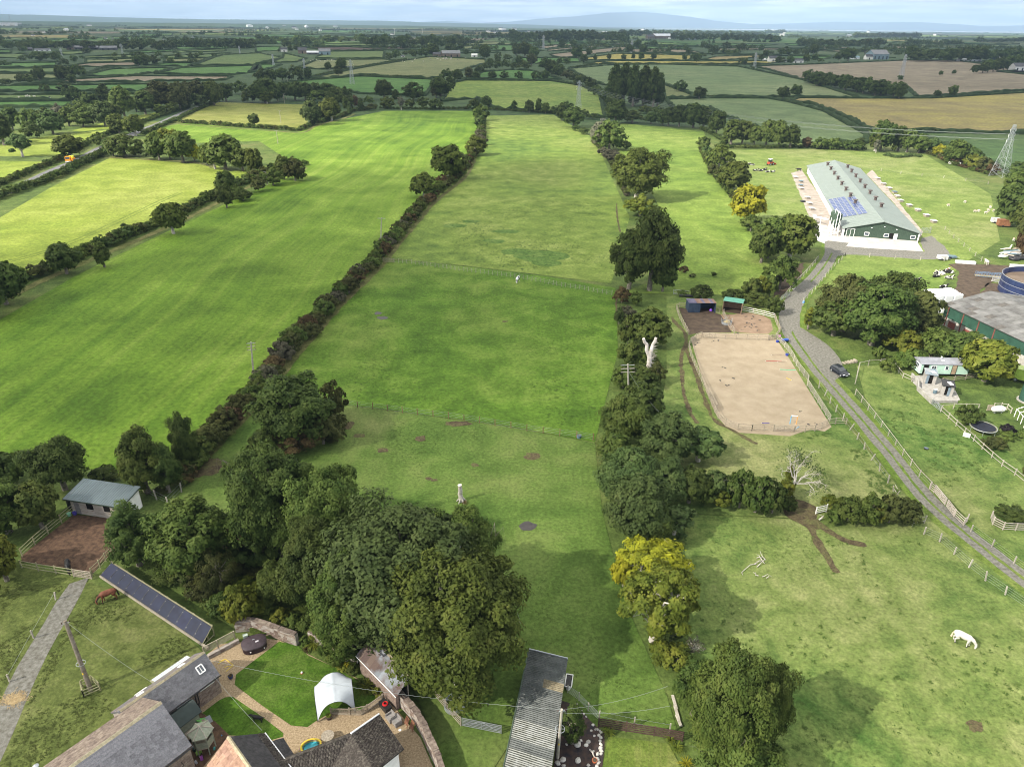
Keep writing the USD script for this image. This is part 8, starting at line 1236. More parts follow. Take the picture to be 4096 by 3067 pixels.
# white wrapped bales
M_wrap = mat('white_wrap', (.78,.79,.80), rough=.45, spec=.5, var=.03, scale=1)
for i in range(6):
 p = GZ(3,1,1415,1040)+[2.5*(i % 3), .5*(i % 3)+2.6*(i//3), 0]; t = thing('wrapped_bale', 'white wrapped bale in the stack by the old barn, %s' % ORD[i].replace('leftmost', 'first'), 'bale', p, .2, 'white wrapped bales'); s = m3.Manifold.cube((2.3,2.3,2.1), True); m = (m3.Manifold.batch_hull([m3.Manifold.sphere(.18,8).translate((sx*1.0, sy*1.0,.2+sz*1.9)) for sx in (-1,1) for sy in (-1,1) for sz in (0,1)])); part(t, 'wrap', m, M_wrap, smooth=40); part(t, 'wrap', (lambda q: (q[0]+[0,0,2.2], q[1]))(meshkit.arrays(m)[:2]), M_wrap, smooth=40)
# feeder on mud
p = GZ(3,1,1930,740); t = thing('hay_rack', 'blue-grey metal cattle feed barrier on the mud', 'feeder', p, -.25); mb = MB()
for i in range(14): mb.bar((-4+i*.6, -.5, .2),(-4+i*.6, -.5, 1.2), .05).bar((-4+i*.6, .5, .2),(-4+i*.6, .5, 1.2), .05)
part(t, 'bars', mb, mat('blue_steel', (.12,.22,.36))); part(t, 'rail', MB().bar((-4,-.5,1.2),(4,-.5,1.2), .07).bar((-4,.5,1.2),(4,.5,1.2), .07).bar((-4,-.5,.2),(4,-.5,.2), .07).bar((-4,.5,.2),(4,.5,.2), .07), mat('blue_steel', 0)); part(t, 'trough', MB().box(0,0,.1,8,.8,.3), M_hay)
gate('yard_barrier', 'pale metal gates beside the slurry tank', *fz(3,1, [(1930,775),(2090,800)]), h=1.5, bars=6, m=M_hut)
# ---------------- vehicles
M_carp = mat('dark_car_paint', (.008,.010,.016), rough=.2, spec=.6, var=.02); M_cglass = usdkit.material(stage, '/World/Looks/car_glass', {'p': ('principled_bsdf', {'base_color': (.02,.025,.03), 'roughness': .05, 'specular_ior_level': .9})}, [], surface='p.BSDF')
def wheel(t, x, y, r=.31, w=.2, m=None):
 p = part(t, 'wheel', MB().tube((x, y-w/2, r), (x, y+w/2, r), r, r, 18), M_black); part(p, 'rim', MB().tube((x, y-w/2-.01, r), (x, y+w/2+.01, r), r*.62, r*.62,12), M_galv)
p = (GZ(3,1,570,1540)+GZ(3,1,660,1600))/2; t = thing('parked_car', 'dark hatchback car parked on the track gravel', 'car', p, math.radians(-72))
def loft(secs):
 V, F_ = [], []; n = len(secs[0])
 for s in secs: V += s
 for i in range(len(secs)-1):
  for k in range(n): a, b = i*n+k, i*n+(k+1) % n; F_ += [[a, a+n, b], [b, a+n, b+n]]
 for k in range(1, n-1): F_ += [[0, k, k+1], [(len(secs)-1)*n, (len(secs)-1)*n+k+1, (len(secs)-1)*n+k]]
 mb = MB(); mb.add(V, F_); return mb
def sec(x, w, z0, z1, tw=.86): return [(x, -w, z0),(x, -w*1.02, (z0+z1)/2),(x, -w*tw, z1),(x, w*tw, z1),(x, w*1.02, (z0+z1)/2),(x, w, z0)]
part(t, 'body', loft([sec(-1.95,.72,.38,.80), sec(-1.75,.84,.22,.95), sec(-.9,.87,.20,.98), sec(.7,.87,.20,.95), sec(1.5,.84,.20,.80), sec(1.9,.74,.28,.66), sec(2.0,.62,.34,.56)]), M_carp, smooth=35)
part(t, 'cabin', loft([sec(-1.80,.70,.92,.98,.9), sec(-1.45,.72,.92,1.38,.80), sec(-.6,.74,.92,1.47,.78), sec(.1,.74,.92,1.44,.78), sec(.95,.72,.92,.98,.92)]), M_cglass, smooth=25); part(t, 'roof', loft([sec(-1.42,.60,1.37,1.43), sec(-.6,.60,1.44,1.50), sec(.12,.59,1.42,1.46)]), M_carp, smooth=35)
for x in (-1.25, 1.3):
 for y in (-.78, .78): wheel(t, x, y)
for y in (-.56,.56): part(t, 'headlight', MB().prism([(1.72, y-.15,.60),(1.93, y-.15,.58),(1.93, y+.15,.58),(1.72, y+.15,.60)], (0,0,.10)), M_white)
part(t, 'number_plate', MB().box(2.0,0,.42,.03,.52,.12), M_white); part(t, 'wing_mirror', MB().box(.55,-.98,.92,.14,.2,.14).box(.55,.98,.92,.14,.2,.14), M_carp)
# orange lorry on the lane with its door open
p = GZ(0,0,610,1398); u = GZ(0,0,420,1490)-p; rz = math.atan2(u[1], u[0]); t = thing('orange_truck', 'orange highways truck on the lane with a cab door open', 'truck', p, rz); M_or = mat('truck_orange', (.72,.28,.02), rough=.4, var=.04)
part(t, 'cab', MB().prism([(1.2,-1.1,.7),(2.9,-1.1,.7),(2.9,-1.1,1.7),(2.5,-1.1,2.7),(1.2,-1.1,2.7)], (0,2.2,0)), M_or); part(t, 'windscreen', MB().prism([(2.93,-.95,1.7),(2.93,.95,1.7),(2.56,.95,2.55),(2.56,-.95,2.55)], (.02,0,.01)), M_cglass); part(t, 'door', MB().bar((2.2,1.15,1.6),(2.9,2.0,1.6), .08,1.7), M_or); part(t, 'bed', MB().box(-1.2,0,.8,4.6,2.3,.2).box(-1.2,-1.1,1.0,4.6,.1,.5).box(-1.2,1.1,1.0,4.6,.1,.5).box(-3.45,0,1.0,.1,2.3,.5), M_or); part(t, 'load', MB().box(-2.4,0,1.0,1.6,1.6,1.4).box(-.5,.3,1.0,1.0,1.0,.9), mat('lime_yellow', (.65,.62,.06))); part(t, 'bumper', MB().box(2.95,0,.4,.15,2.2,.35), M_white); part(t, 'beacon', MB().box(2.0,0,2.7,.3,1.6,.16), mat('amber', (.8,.35,.02)))
for x in (2.1, -2.0):
 for y in (-1.0, 1.0): wheel(t, x, y, .45, .3)
t = thing('black_van', 'dark vehicle glimpsed by the lane at the wood', 'van', GZ(0,0,1515,880), .8); part(t, 'body', MB().box(0,0,.4,4.6,1.9,1.0).box(-.4,0,1.4,3.0,1.7,.6), M_carp); part(t, 'window', MB().box(-.4,0,1.5,3.05,1.74,.4), M_cglass)
for x in (-1.4, 1.4):
 for y in (-.9, .9): wheel(t, x, y, .33)
p = GZ(3,0,18,1428); t = thing('red_tractor', 'small red farm loader in the field left of the barn', 'tractor', p, .6); M_redp = mat('tractor_red', (.42,.06,.03), rough=.45); part(t, 'body', MB().box(0,0,.7,3.2,1.3,.9), M_redp); part(t, 'cab', MB().box(-.3,0,1.6,1.5,1.3,1.2), M_cglass); part(t, 'cab_roof', MB().box(-.3,0,2.8,1.8,1.5,.15), M_white); part(t, 'boom', MB().bar((.2,-.5,1.6),(2.6,-.5,.6), .2).bar((.2,.5,1.6),(2.6,.5,.6), .2).box(2.9,0,.2,.5,2.0,.7), M_redp)
for x in (-1.0, 1.1):
 for y in (-.8, .8): wheel(t, x, y, .6, .35)
p = GZ(3,2,2190,-20); t = thing('lime_camper', 'lime green box trailer at the right edge below the old barn', 'trailer', p, math.radians(-42)); M_limep = mat('lime_paint', (.42,.58,.10), rough=.5, var=.05); part(t, 'body', MB().box(0,0,.6,5.2,2.2,2.0), M_limep); part(t, 'roof', MB().box(0,0,2.6,5.3,2.3,.1), mat('dirty_lime', (.30,.36,.12), col2=(.45,.55,.2), scale=1)); window(t, [(.6,-1.12,1.5),(1.6,-1.12,1.5),(1.6,-1.12,2.2),(.6,-1.12,2.2)], M_limep, M_glass, .06)
for x in (-1.0, 1.2):
 for y in (-1.0, 1.0): wheel(t, x, y, .4, .25)
p = GZ(3,2,2245,150); t = thing('green_silo', 'dark green cylinder tank at the right edge', 'tank', p); part(t, 'body', MB().tube((0,0,.2),(0,0,4.2), 1.5,1.5,26), M_gwall, smooth=40); part(t, 'lid', MB().tube((0,0,4.2),(0,0,4.6), 1.55,.4,26), M_gwall); part(t, 'base', MB().tube((0,0,0),(0,0,.2), 1.8,1.8,26), M_block)
# ---------------- garden and yard things on the right
p = GZ(3,2,1848,410); t = thing('trampoline', 'large round black trampoline on metal legs', 'trampoline', p); part(t, 'mat', MB().tube((0,0,.83),(0,0,.86), 1.85,1.85,36), mat('trampoline_mat', (.012,.014,.024), rough=.7, var=.1)); m = trimesh.creation.torus(2.02,.05,40,8); part(t, 'frame', (np.array(m.vertices)+[0,0,.86], m.faces), M_galv); m = trimesh.creation.annulus(1.85,2.0,.04); part(t, 'pad', (np.array(m.vertices)+[0,0,.87], m.faces), mat('pad_olive', (.10,.10,.06), col2=(.2,.19,.1), scale=3))
for i in range(6): a = i*PI/3; part(t, 'leg', MB().tube((2.0*math.cos(a), 2.0*math.sin(a), 0),(2.0*math.cos(a), 2.0*math.sin(a), .86), .035), M_galv)
p = GZ(3,2,1980,250); t = thing('gas_tank', 'white horizontal gas tank on short feet', 'gas tank', p, .05); mb = m3.Manifold.batch_hull([m3.Manifold.sphere(.5,24).translate((-.72,0,.72)), m3.Manifold.sphere(.5,24).translate((.72,0,.72))]); part(t, 'vessel', mb, M_wire, smooth=True); part(t, 'dome', MB().box(0,0,1.16,.7,.4,.16), M_wire); part(t, 'foot', MB().box(-.6,0,0,.15,.5,.3).box(.6,0,0,.15,.5,.3), M_galv); part(t, 'label', MB().box(.35,-.49,.78,.3,.03,.14), mat('sign_pale', (.55,.5,.4)))
fence('gas_guard', 'low wire guard rails behind the gas tank', fz(3,2, [(1945,215),(2050,215),(2095,255)]), 1.2, h=1.1, rails=2, mp=M_gpost)
p = GZ(3,2,1912,235); t = thing('pallet', 'wooden pallet standing left of the gas tank', 'pallet', p, 0)
for i in range(6): part(t, 'slat', MB().box(-.5+i*.2,0,.05,.13,.03,1.15), M_rail)
part(t, 'bearer', MB().box(0,.06,.1,1.1,.08,.1).box(0,.06,.95,1.1,.08,.1), M_rail)
t = thing('greenhouse_frame', 'white timber greenhouse frame at the right edge', 'greenhouse'); a = GZ(3,2,2125,285); b = GZ(3,2,2211,385); d = (b-a)/np.linalg.norm(b-a); nn = np.array([-d[1], d[0], 0]); L = 5.2
for i in range(5):
 q = a+d*L*i/4; part(t, 'rafter', MB().bar(q, q+[0,0,1.5], .08).bar(q+[0,0,1.5], q+nn*1.6+[0,0,2.4], .08).bar(q+nn*1.6+[0,0,2.4], q+nn*3.2+[0,0,1.5], .08).bar(q+nn*3.2+[0,0,1.5], q+nn*3.2,.08), M_wire)
part(t, 'purlin', MB().bar(a+[0,0,1.5], a+d*L+[0,0,1.5], .08).bar(a+nn*1.6+[0,0,2.4], a+nn*1.6+d*L+[0,0,2.4], .08).bar(a+nn*3.2+[0,0,1.5], a+nn*3.2+d*L+[0,0,1.5], .08), M_wire)
p = GZ(3,2,1712,455); t = thing('white_sink', 'white trough sink standing by the garden fence', 'trough', p, -.6); part(t, 'base', MB().box(0,0,0,1.0,.6,.1), M_white); part(t, 'side', MB().box(0,-.27,.1,1.0,.06,.4).box(0,.27,.1,1.0,.06,.4).box(-.47,0,.1,.06,.6,.4).box(.47,0,.1,.06,.6,.4), M_white)
p = GZ(3,2,1364,565); t = thing('feed_bowl', 'dark rubber bowl on the grass beside the track', 'bowl', p); part(t, 'bowl', MB().tube((0,0,0),(0,0,.22), .3,.38,16), M_black); part(t, 'inside', MB().tube((0,0,.1),(0,0,.225), .3,.3,14), mat('wet_blue', (.10,.13,.16)))
p = GZ(2,2,578,468); t = thing('water_bucket', 'blue-grey water bucket at the brown paddock fence', 'bucket', p); part(t, 'body', MB().tube((0,0,0),(0,0,.5), .32,.38,16), mat('bucket_slate', (.10,.16,.20))); part(t, 'water', MB().tube((0,0,.3),(0,0,.51), .32,.32,14), M_cglass)
p = GZ(3,1,1465,1756); t = thing('barrel', 'blue-grey plastic barrel by the black roofed shed', 'barrel', GZ(3,2,1438,85)); part(t, 'body', MB().tube((0,0,0),(0,0,.8), .3,.33,16), M_hutd); part(t, 'lid', MB().tube((0,0,.8),(0,0,.86), .35,.35,16), M_hut)
t = thing('timber_steps', 'short flight of timber steps by the parked car', 'steps')
for i in range(5): q = GZ(3,1,655+i*24,1482-i*3); part(t, 'tread', MB().box(q[0], q[1], 0,.35,1.0,.12+.1*i, .2), M_wood)
part(t, 'handrail', MB().bar(GZ(3,1,672,1465,1.0), GZ(3,1,765,1455,1.3), .08).bar(GZ(3,1,675,1478), GZ(3,1,675,1478,1.0), .08).bar(GZ(3,1,762,1470), GZ(3,1,762,1470,1.3), .08), M_rail)
p = GZ(3,1,302,985); t = thing('post_box', 'blue box on a short post beside the track bend', 'box', p, .4); part(t, 'post', MB().box(0,0,0,.12,.12,.7), M_gpost); part(t, 'box', MB().box(0,0,.7,.4,.35,.5), mat('pale_blue_box', (.15,.3,.5)))
p = GZ(3,1,218,853); t = thing('goose', 'white goose walking beside the track bend', 'bird', p, .2); part(t, 'body', hullchain({'a': ((-.3,0,.4), .12), 'b': ((.15,0,.42), .2), 'c': ((.35,0,.62), .07), 'd': ((.38,0,.85), .07), 'e': ((.5,0,.83), .03), 'l': ((.05,.08,.02), .03), 'm': ((.05,.08,.3), .05), 'n': ((.05,-.08,.02), .03), 'o': ((.05,-.08,.3), .05)}, [('a', 'b'), ('b', 'c'), ('c', 'd'), ('d', 'e'), ('l', 'm'), ('n', 'o')], .08), M_whitec, smooth=True)
# ---------------- garden things at the bottom left
def ZQ(x, y, z=0.0): return G(600+x/2.92, 2500+y/2.92, z)
c = ZQ(1225,255); t = thing('hot_tub', 'oval brown hot tub with padded cover on the gravel', 'hot tub', c, .45); M_tub = mat('tub_brown', (.035,.020,.022), rough=.6, var=.12, scale=4); M_cov = mat('tub_cover', (.050,.036,.042), rough=.55, var=.1, scale=3)
n = 32; ring = [(1.25*math.cos(a)*abs(math.cos(a))**-.25*1.0 if abs(math.cos(a)) > 1e-3 else 0, 1.0*math.sin(a)*abs(math.sin(a))**-.25 if abs(math.sin(a)) > 1e-3 else 0) for a in np.arange(n)*2*PI/n]
part(t, 'shell', loft([[(x*k, y*k, z) for x, y in ring] for z, k in ((0,.96),(.1,1.0),(.68,1.0),(.74,.98))]), M_tub, smooth=40)
cov = part(t, 'cover', loft([[(x*k, y*k, z) for x, y in ring] for z, k in ((.62,1.03),(.76,1.04),(.84,.98),(.86,.90),(.96,.74),(1.02,.45),(1.04,.12))]), M_cov, smooth=40); part(cov, 'label', MB().prism([(.15,-.42,1.03),(.5,-.36,1.03),(.48,-.18,1.035),(.13,-.24,1.035)], (0,0,.015)), mat('label_grey', (.45,.42,.45))); part(cov, 'handle', MB().box(0,.1,1.035,.26,.08,.03), M_galv); part(t, 'button', MB().box(.9,-.98,.4,.08,.06,.08).box(-.5,-1.02,.4,.14,.05,.1), M_white)
p = ZQ(1118,325); t = thing('bucket', 'black bucket in front of the hot tub', 'bucket', p); part(t, 'body', MB().tube((0,0,0),(0,0,.3), .14,.18,14), M_black); part(t, 'handle', MB().bar((-.17,0,.3),(.17,0,.42), .015), M_galv)
p = ZQ(1118,145); t = thing('pump_box', 'pale pump box behind the hot tub', 'box', p, .5); part(t, 'box', MB().box(0,0,0,.5,.35,.45), mat('pale_sage', (.45,.52,.45))); part(t, 'hose', MB().tube((.2,0,.2),(.7,-.2,.1), .04), M_black)
t = thing('goal_frame', 'yellow tube goal frame lying on the gravel', 'goal'); q = [ZQ(x, y, .03) for x, y in ((795,450),(880,392),(975,465),(890,535))]; part(t, 'frame', MB().tube(q[0], q[1], .025).tube(q[1], q[2], .025).tube(q[2], q[3], .025).tube(q[2], ZQ(868,488,.03), .025).tube(q[0]+[0,.3,0], q[1], .025), mat('goal_yellow', (.72,.52,.04)))
def tussock(name, label, p, n, L, m, seed=0, w=.05, cat='plant', parent=None):
 rng = np.random.default_rng(seed); V, Fq = [], []
 for i in range(n):
  a = rng.uniform(0, 2*PI); l = L*rng.uniform(.6, 1.1); e = rng.uniform(.5, 1.2); o = np.array([math.cos(a), math.sin(a), 0]); s = np.array([-o[1], o[0], 0])*w; pts = [np.zeros(3), o*l*.35*math.cos(e)+[0, 0, l*.6*math.sin(e)], o*l*.75*math.cos(e*.7)+[0, 0, l*.72*math.sin(e)], o*l+[0, 0, l*.45*math.sin(e)]]; b = len(V)
  for k, q in enumerate(pts): wd = (.6, 1, .8, .1)[k]; V += [q-s*wd, q+s*wd]
  for k in range(3): Fq.append([b+2*k, b+2*k+1, b+2*k+3, b+2*k+2])
 if parent is not None: return part(parent, name, (np.array(V)+np.asarray(p), np.array(Fq)), m)
 return solo(name, (np.array(V)+np.asarray(p), np.array(Fq)), m, label, cat)
p = ZQ(945,615); t = thing('flower_pot', 'blue glazed pot with brown leafed plant on the gravel', 'plant pot', p); part(t, 'pot', MB().tube((0,0,0),(0,0,.32), .18,.27,16), mat('glaze_blue', (.02,.03,.09), rough=.3)); tussock('plant', '', (0,0,.3), 30,.3, LM['r'], 1,.03, parent=t)
p = ZQ(1775,560); t = thing('toy_ball', 'small red and white toy on the lawn', 'toy', p); part(t, 'base', MB().tube((0,0,0),(0,0,.14), .14,.12,10), mat('toy_red', (.5,.03,.03))); part(t, 'top', MB().tube((0,0,.14),(0,0,.24), .12,.05,10), M_white)
# black dog
J = {'r': ((-.32,0,.45), .13), 'c': ((.15,0,.46), .16), 'n': ((.35,0,.55), .09), 'h': ((.48,0,.62), .085), 'm': ((.62,0,.56), .045), 'e0': ((.45,.09,.62), .03), 'e1': ((.45,-.09,.62), .03), 't': ((-.46,0,.55), .03), 't2': ((-.66,0,.56), .02)}; B = [('r', 'c'), ('c', 'n'), ('n', 'h'), ('h', 'm'), ('h', 'e0'), ('h', 'e1'), ('r', 't'), ('t', 't2')]
for i, sy in enumerate((1, -1)):
 J |= {'a%d' % i: ((.18, sy*.09,.34), .07), 'b%d' % i: ((.2+sy*.05, sy*.09,.03), .035), 'g%d' % i: ((-.34, sy*.09,.38), .09), 'k%d' % i: ((-.42, sy*.09,.2), .04), 'l%d' % i: ((-.36-sy*.05, sy*.09,.03), .035)}; B += [('c', 'a%d' % i), ('a%d' % i, 'b%d' % i), ('r', 'g%d' % i), ('g%d' % i, 'k%d' % i), ('k%d' % i, 'l%d' % i)]
t = thing('dog', 'black dog walking across the small lawn', 'dog', ZQ(1255,1118), math.radians(172)); dm = hullchain(J, B, .05); part(t, 'body', (np.array(dm.vertices)*1.25, dm.faces), M_blackc, smooth=True)
# marquee
q = [G(*Z(1,3, x, y)) for x, y in ((508,1252),(868,1165),(838,960),(528,1010))]; cen = sum(q)/4; a0 = math.radians(17); t = thing('marquee', 'white pop-up event shelter with arched sides on the lawn', 'gazebo', (*cen[:2], 0), a0); n = 25; X, Y = np.meshgrid(np.linspace(-1,1, n), np.linspace(-1,1, n), indexing='ij'); hh = 2.35-.40*(np.abs(X)**2+np.abs(Y)**2)/2*1.1-1.91*(X**2*Y**2)**1.35+.05*np.maximum(0,1-8*(np.minimum(np.abs(X), np.abs(Y)))); hh = np.maximum(hh, .02)
V = np.stack([X*1.78*(1-.06*(Y**2-1)*-1*.0), Y*1.78, hh], -1).reshape(-1,3); i = np.arange(n*n).reshape(n, n); f = np.stack([i[:-1, :-1].ravel(), i[1:, :-1].ravel(), i[1:, 1:].ravel(), i[:-1,1:].ravel()], 1); mb = MB(); tri = np.vstack([f[:, [0,1,2]], f[:, [0,2,3]]]); mb.add(V, tri); mb.add(V-[0,0,.015], tri[:, ::-1]); part(t, 'canopy', mb, mat('tent_white', (.44,.475,.51), rough=.6, var=.03, scale=.8), smooth=50)
for side in range(4):
 m = MB(); last = None
 for s in np.linspace(-1, 1, 17):
  x, y = ((s, -1),(s, 1),(-1, s),(1, s))[side]; h = max(.0, 2.35-.44*(x*x+y*y)/2-1.91*(x*x*y*y)**1.35); qv = np.array([x*1.8, y*1.8, h])
  if last is not None: m.tube(last, qv, .022, .022, 5)
  last = qv
 part(t, 'pole', m, M_black)
# pots, boxes and chairs by the wall
p = GZ(1,3,632,1235); t = thing('half_barrel', 'wooden tub of white flowers at the trellis end', 'planter', p); part(t, 'tub', MB().tube((0,0,0),(0,0,.36), .22,.28,16), mat('tub_wood', (.07,.05,.04))); tussock('foliage', '', (0,0,.35), 50,.3, LM['v'], 2,.05, parent=t)
a, b = GZ(1,3,1075,1110), GZ(1,3,1165,1190); t = thing('storage_box', 'black garden storage box by the curved wall', 'storage box', (a+b)/2+[0,.0,0], math.radians(-48)); part(t, 'box', MB().box(0,0,0,1.3,.65,.6), M_black); part(t, 'lid', MB().box(0,0,.6,1.36,.7,.07), M_black)
hp = (a+b)/2+[0,0,.72]; m = trimesh.creation.torus(.24,.05,24,8); t = thing('hose', 'red coiled hose lying on the black storage box', 'hose', hp); part(t, 'coil', (np.array(m.vertices), m.faces), mat('hose_red', (.55,.02,.02), rough=.4)); m = trimesh.creation.torus(.20,.04,24,8); part(t, 'coil', (np.array(m.vertices)+[.02,.02,.07], m.faces), mat('hose_red', 0))
M_rat = mat('grey_rattan', (.19,.175,.165), col2=(.28,.265,.255), rough=.85, scale=8)
for i, (x, y) in enumerate(((1165, 1240),(1215, 1275))):
 p = GZ(1,3, x, y); t = thing('rattan_chair', ('grey rattan seat stacked beside the black box', 'grey rattan seat next to the folded chairs')[i], 'chair', p, math.radians(-48)); part(t, 'seat', MB().box(0,0,.05,.7,.7,.35), M_rat); part(t, 'back', MB().box(0,.34,.05,.74,.1,.75), M_rat); part(t, 'arm', MB().box(-.36,0,.05,.1,.74,.55), M_rat); part(t, 'arm', MB().box(.36,0,.05,.1,.74,.55), M_rat)
M_teak = mat('teak', (.17,.075,.04), col2=(.27,.13,.08), rough=.7, scale=5)
for i, (x, y) in enumerate(((1290, 1300),(1335, 1335))):
 p = GZ(1,3, x, y); t = thing('folding_chair', ('folded teak garden chair against the wall, left one', 'folded teak garden chair against the wall, right one')[i], 'chair', p, math.radians(-52)); part(t, 'frame', MB().bar((-.25,0,0),(-.25,.35,.95), .05).bar((.25,0,0),(.25,.35,.95), .05).bar((-.25,.35,.95),(.25,.35,.95), .06), M_teak)
 for k in range(5): s = .25+k*.15; part(t, 'slat', MB().bar((-.25,.35*s, .95*s+.02),(.25,.35*s, .95*s+.02), .09,.025), M_teak)
p = GZ(1,3,1243,1335); t = thing('white_dish', 'small white dish on the gravel by the folded chairs', 'dish', p); part(t, 'dish', MB().tube((0,0,.0),(0,0,.05), .10,.14,16), M_white); part(t, 'foot', MB().tube((0,0,0),(0,0,.02), .08,.08,12), M_white)
p = GZ(1,3,625,1420); t = thing('round_table', 'round weathered wooden table beyond the tiled roof', 'table', p); part(t, 'top', MB().tube((0,0,.6),(0,0,.66), .6,.6,24), M_wood); part(t, 'leg', MB().tube((0,0,0),(0,0,.6), .28,.28,12), M_wood)
p = GZ(1,3,480,1500); t = thing('paddling_pool', 'rainbow coloured paddling pool beyond the tiled roof', 'paddling pool', p, .3)
for (r, z, c) in ((.80,.1,(.08,.42,.52)), (.80,.26,(.62,.50,.05)), (.78,.40,(.50,.20,.40)), (.74,.52,(.65,.48,.05))): m = trimesh.creation.torus(r, .09,28,8); part(t, 'ring', (np.array(m.vertices)*[1.2,.9,1]+[0,0, z], m.faces), mat('pool_%d' % int(z*100), c, rough=.4), smooth=True)
part(t, 'floor', MB().tube((0,0,.02),(0,0,.08), .72,.72,24), mat('pool_10', 0))
# playhouse, slide and tower
c = ZQ(420,1180); t = thing('playhouse', 'wooden playhouse with grey-green felt roof beside the barn', 'playhouse', c, math.radians(-126)); M_felt = mat('green_felt', (.045,.058,.055), rough=.9, var=.06, scale=2); M_sage = mat('sage_wood', (.22,.24,.18), col2=(.30,.32,.25), rough=.85, scale=5)
part(t, 'wall', MB().box(0,0,0,2.1,1.7,1.7), M_sage)
for i in range(9): part(t, 'board', MB().box(0,.87,.1+i*.17,2.0,.03,.15), M_sage)
part(t, 'roof', MB().prism([(-1.3,-1.15,1.62),(1.3,-1.15,1.62),(1.3,0,2.35),(-1.3,0,2.35)], (0,0,.06)), M_felt); part(t, 'roof', MB().prism([(-1.3,1.15,1.62),(1.3,1.15,1.62),(1.3,0,2.35),(-1.3,0,2.35)], (0,0,.06)), M_felt); part(t, 'deck', MB().box(-.2,1.5,.5,2.2,.9,.08), M_wood); part(t, 'deck_rail', MB().bar((-1.2,1.9,1.1),(.8,1.9,1.1), .06).bar((-1.2,1.9,.5),(-1.2,1.9,1.15), .06).bar((.8,1.9,.5),(.8,1.9,1.15), .06), M_sage)
a, b = ZQ(535,1105,.95), ZQ(655,1105,.08); t = thing('slide', 'lime green slide beside the playhouse', 'slide'); d = b-a; L = np.linalg.norm(d[:2]); u = d/np.linalg.norm(d); s = np.array([-u[1], u[0], 0])/np.hypot(u[0], u[1]); m = MB(); m2 = MB(); P = [a+(b-a)*k/8+np.array([0,0,-.12*math.sin(PI*k/8)+.03*math.sin(2*PI*k/8)]) for k in range(9)]
for p_, q_ in zip(P[:-1], P[1:]): m.bar(p_, q_, .5, .04); m2.bar(p_+s*.26+[0, 0, .06], q_+s*.26+[0, 0, .06], .06, .12).bar(p_-s*.26+[0, 0, .06], q_-s*.26+[0, 0, .06], .06, .12)
part(t, 'chute', m, mat('slide_green', (.16,.45,.12), rough=.4)); part(t, 'side', m2, mat('slide_green', 0)); part(t, 'landing_mat', MB().box(b[0]+.1, b[1], .02,.8,.9,.04,.7), M_cgrey)
c = ZQ(650,1440); t = thing('play_tower', 'hexagonal wooden play tower with pointed roof', 'play tower', c, .3); hx = [(math.cos(k*PI/3), math.sin(k*PI/3)) for k in range(6)]
for k in range(6):
 (x0, y0),(x1, y1) = hx[k], hx[(k+1) % 6]; part(t, 'roof_panel', MB().prism([(x0*1.12, y0*1.12,2.45),(x1*1.12, y1*1.12,2.45),(0,0,3.05)], (0,0,-.04)), M_sage); part(t, 'hip_rail', MB().bar((x0*1.14, y0*1.14,2.48),(0,0,3.09), .06), M_board); part(t, 'post', MB().bar((x0*.9, y0*.9,0),(x0*.9, y0*.9,2.45), .08), M_sage); part(t, 'side_panel', MB().prism([(x0*.9, y0*.9,1.0),(x1*.9, y1*.9,1.0),(x1*.9, y1*.9,1.75),(x0*.9, y0*.9,1.75)], (-(x0+x1)*.02,-(y0+y1)*.02,0)), M_sage)
part(t, 'deck', MB().tube((0,0,.95),(0,0,1.02), .95,.95,6), M_wood)
for i, (x, y, col, lab, s) in enumerate(((565,1375,(.5,.02,.02), 'red toy under the play tower', .3),(575,1500,(.30,.50,.10), 'green ride-on toy below the play tower', .5),(530,1450,(.02,.04,.04), 'dark toy car under the play tower', .45),(605,1560,(.30,.08,.35), 'purple toy below the green one', .4),(590,1175,(.02,.12,.40), 'small blue toy by the slide', .16),(600,1440,(.7,.4,.02), 'orange toy by the tower post', .2),(838,1288,(.03,.15,.35), 'tiny blue toy on the bark', .12),(755,1445,(.06,.30,.28), 'teal toy right of the play tower', .25),(540,1608,(.3,.32,.36), 'grey toy at the bark edge', .3))):
 t = thing('toy', lab, 'toy', ZQ(x, y), i*.7); part(t, 'body', MB().box(0,0,.1*s, s, s*.6, s*.5).box(-s*.1,0,.6*s, s*.5, s*.5, s*.35), mat('toy_colour_%d' % i, col, rough=.45)); part(t, 'wheel', MB().tube((-.3*s, -.35*s, .15*s), (-.3*s, .35*s, .15*s), .15*s).tube((.3*s, -.35*s, .15*s), (.3*s, .35*s, .15*s), .15*s), M_black)
# spiky plants and flower bed along the wall
for (x, y, n, L, m, lab) in ((500,620,60,1.1, LM['v'], 'spiky green plant in the corner of the lawn'), (440,650,34,.6, LM['r'], 'brown drying tuft left of the spiky plant'), (955,985,70,1.2, LM['v'], 'large spiky plant right of the marquee'), (920,940,40,.9, LM['m'], 'spiky plant behind the marquee')): tussock('spiky_plant', lab, GZ(1,3, x, y), n, L, m, x, .05)
grove(1,3, 'the flower bed along the wall', [(600,560,700,120, 'm', 'wide'), (690,640,790,150, 'm', 'wide'), (790,735,800,70, 'y', 'bush'), (840,750,860,130, 'm', 'bush'), (760,770,840,120, 'v', 'wide'), (430,500,610,110, 'm', 'bush'), (1050,950,1060,120, 'v', 'wide'), (1470,1280,1350,60, 'y', 'bush')])
for (x, y, n, L, lab) in ((830,1365,50,.8, 'yellow-green lily clump at the left of the bottom lawn'), (1420,1500,60,.9, 'yellow-green lily clump at the right of the bottom lawn'), (1500,1640,50,.9, 'orange tinged lily clump at the bottom edge'), (1370,1430,40,.7, 'lily clump under the brown fence')): tussock('lily_clump', lab, GZ(2,3, x, y), n, L, LM['v'] if 'orange' not in lab else LM['y'], x, .035)
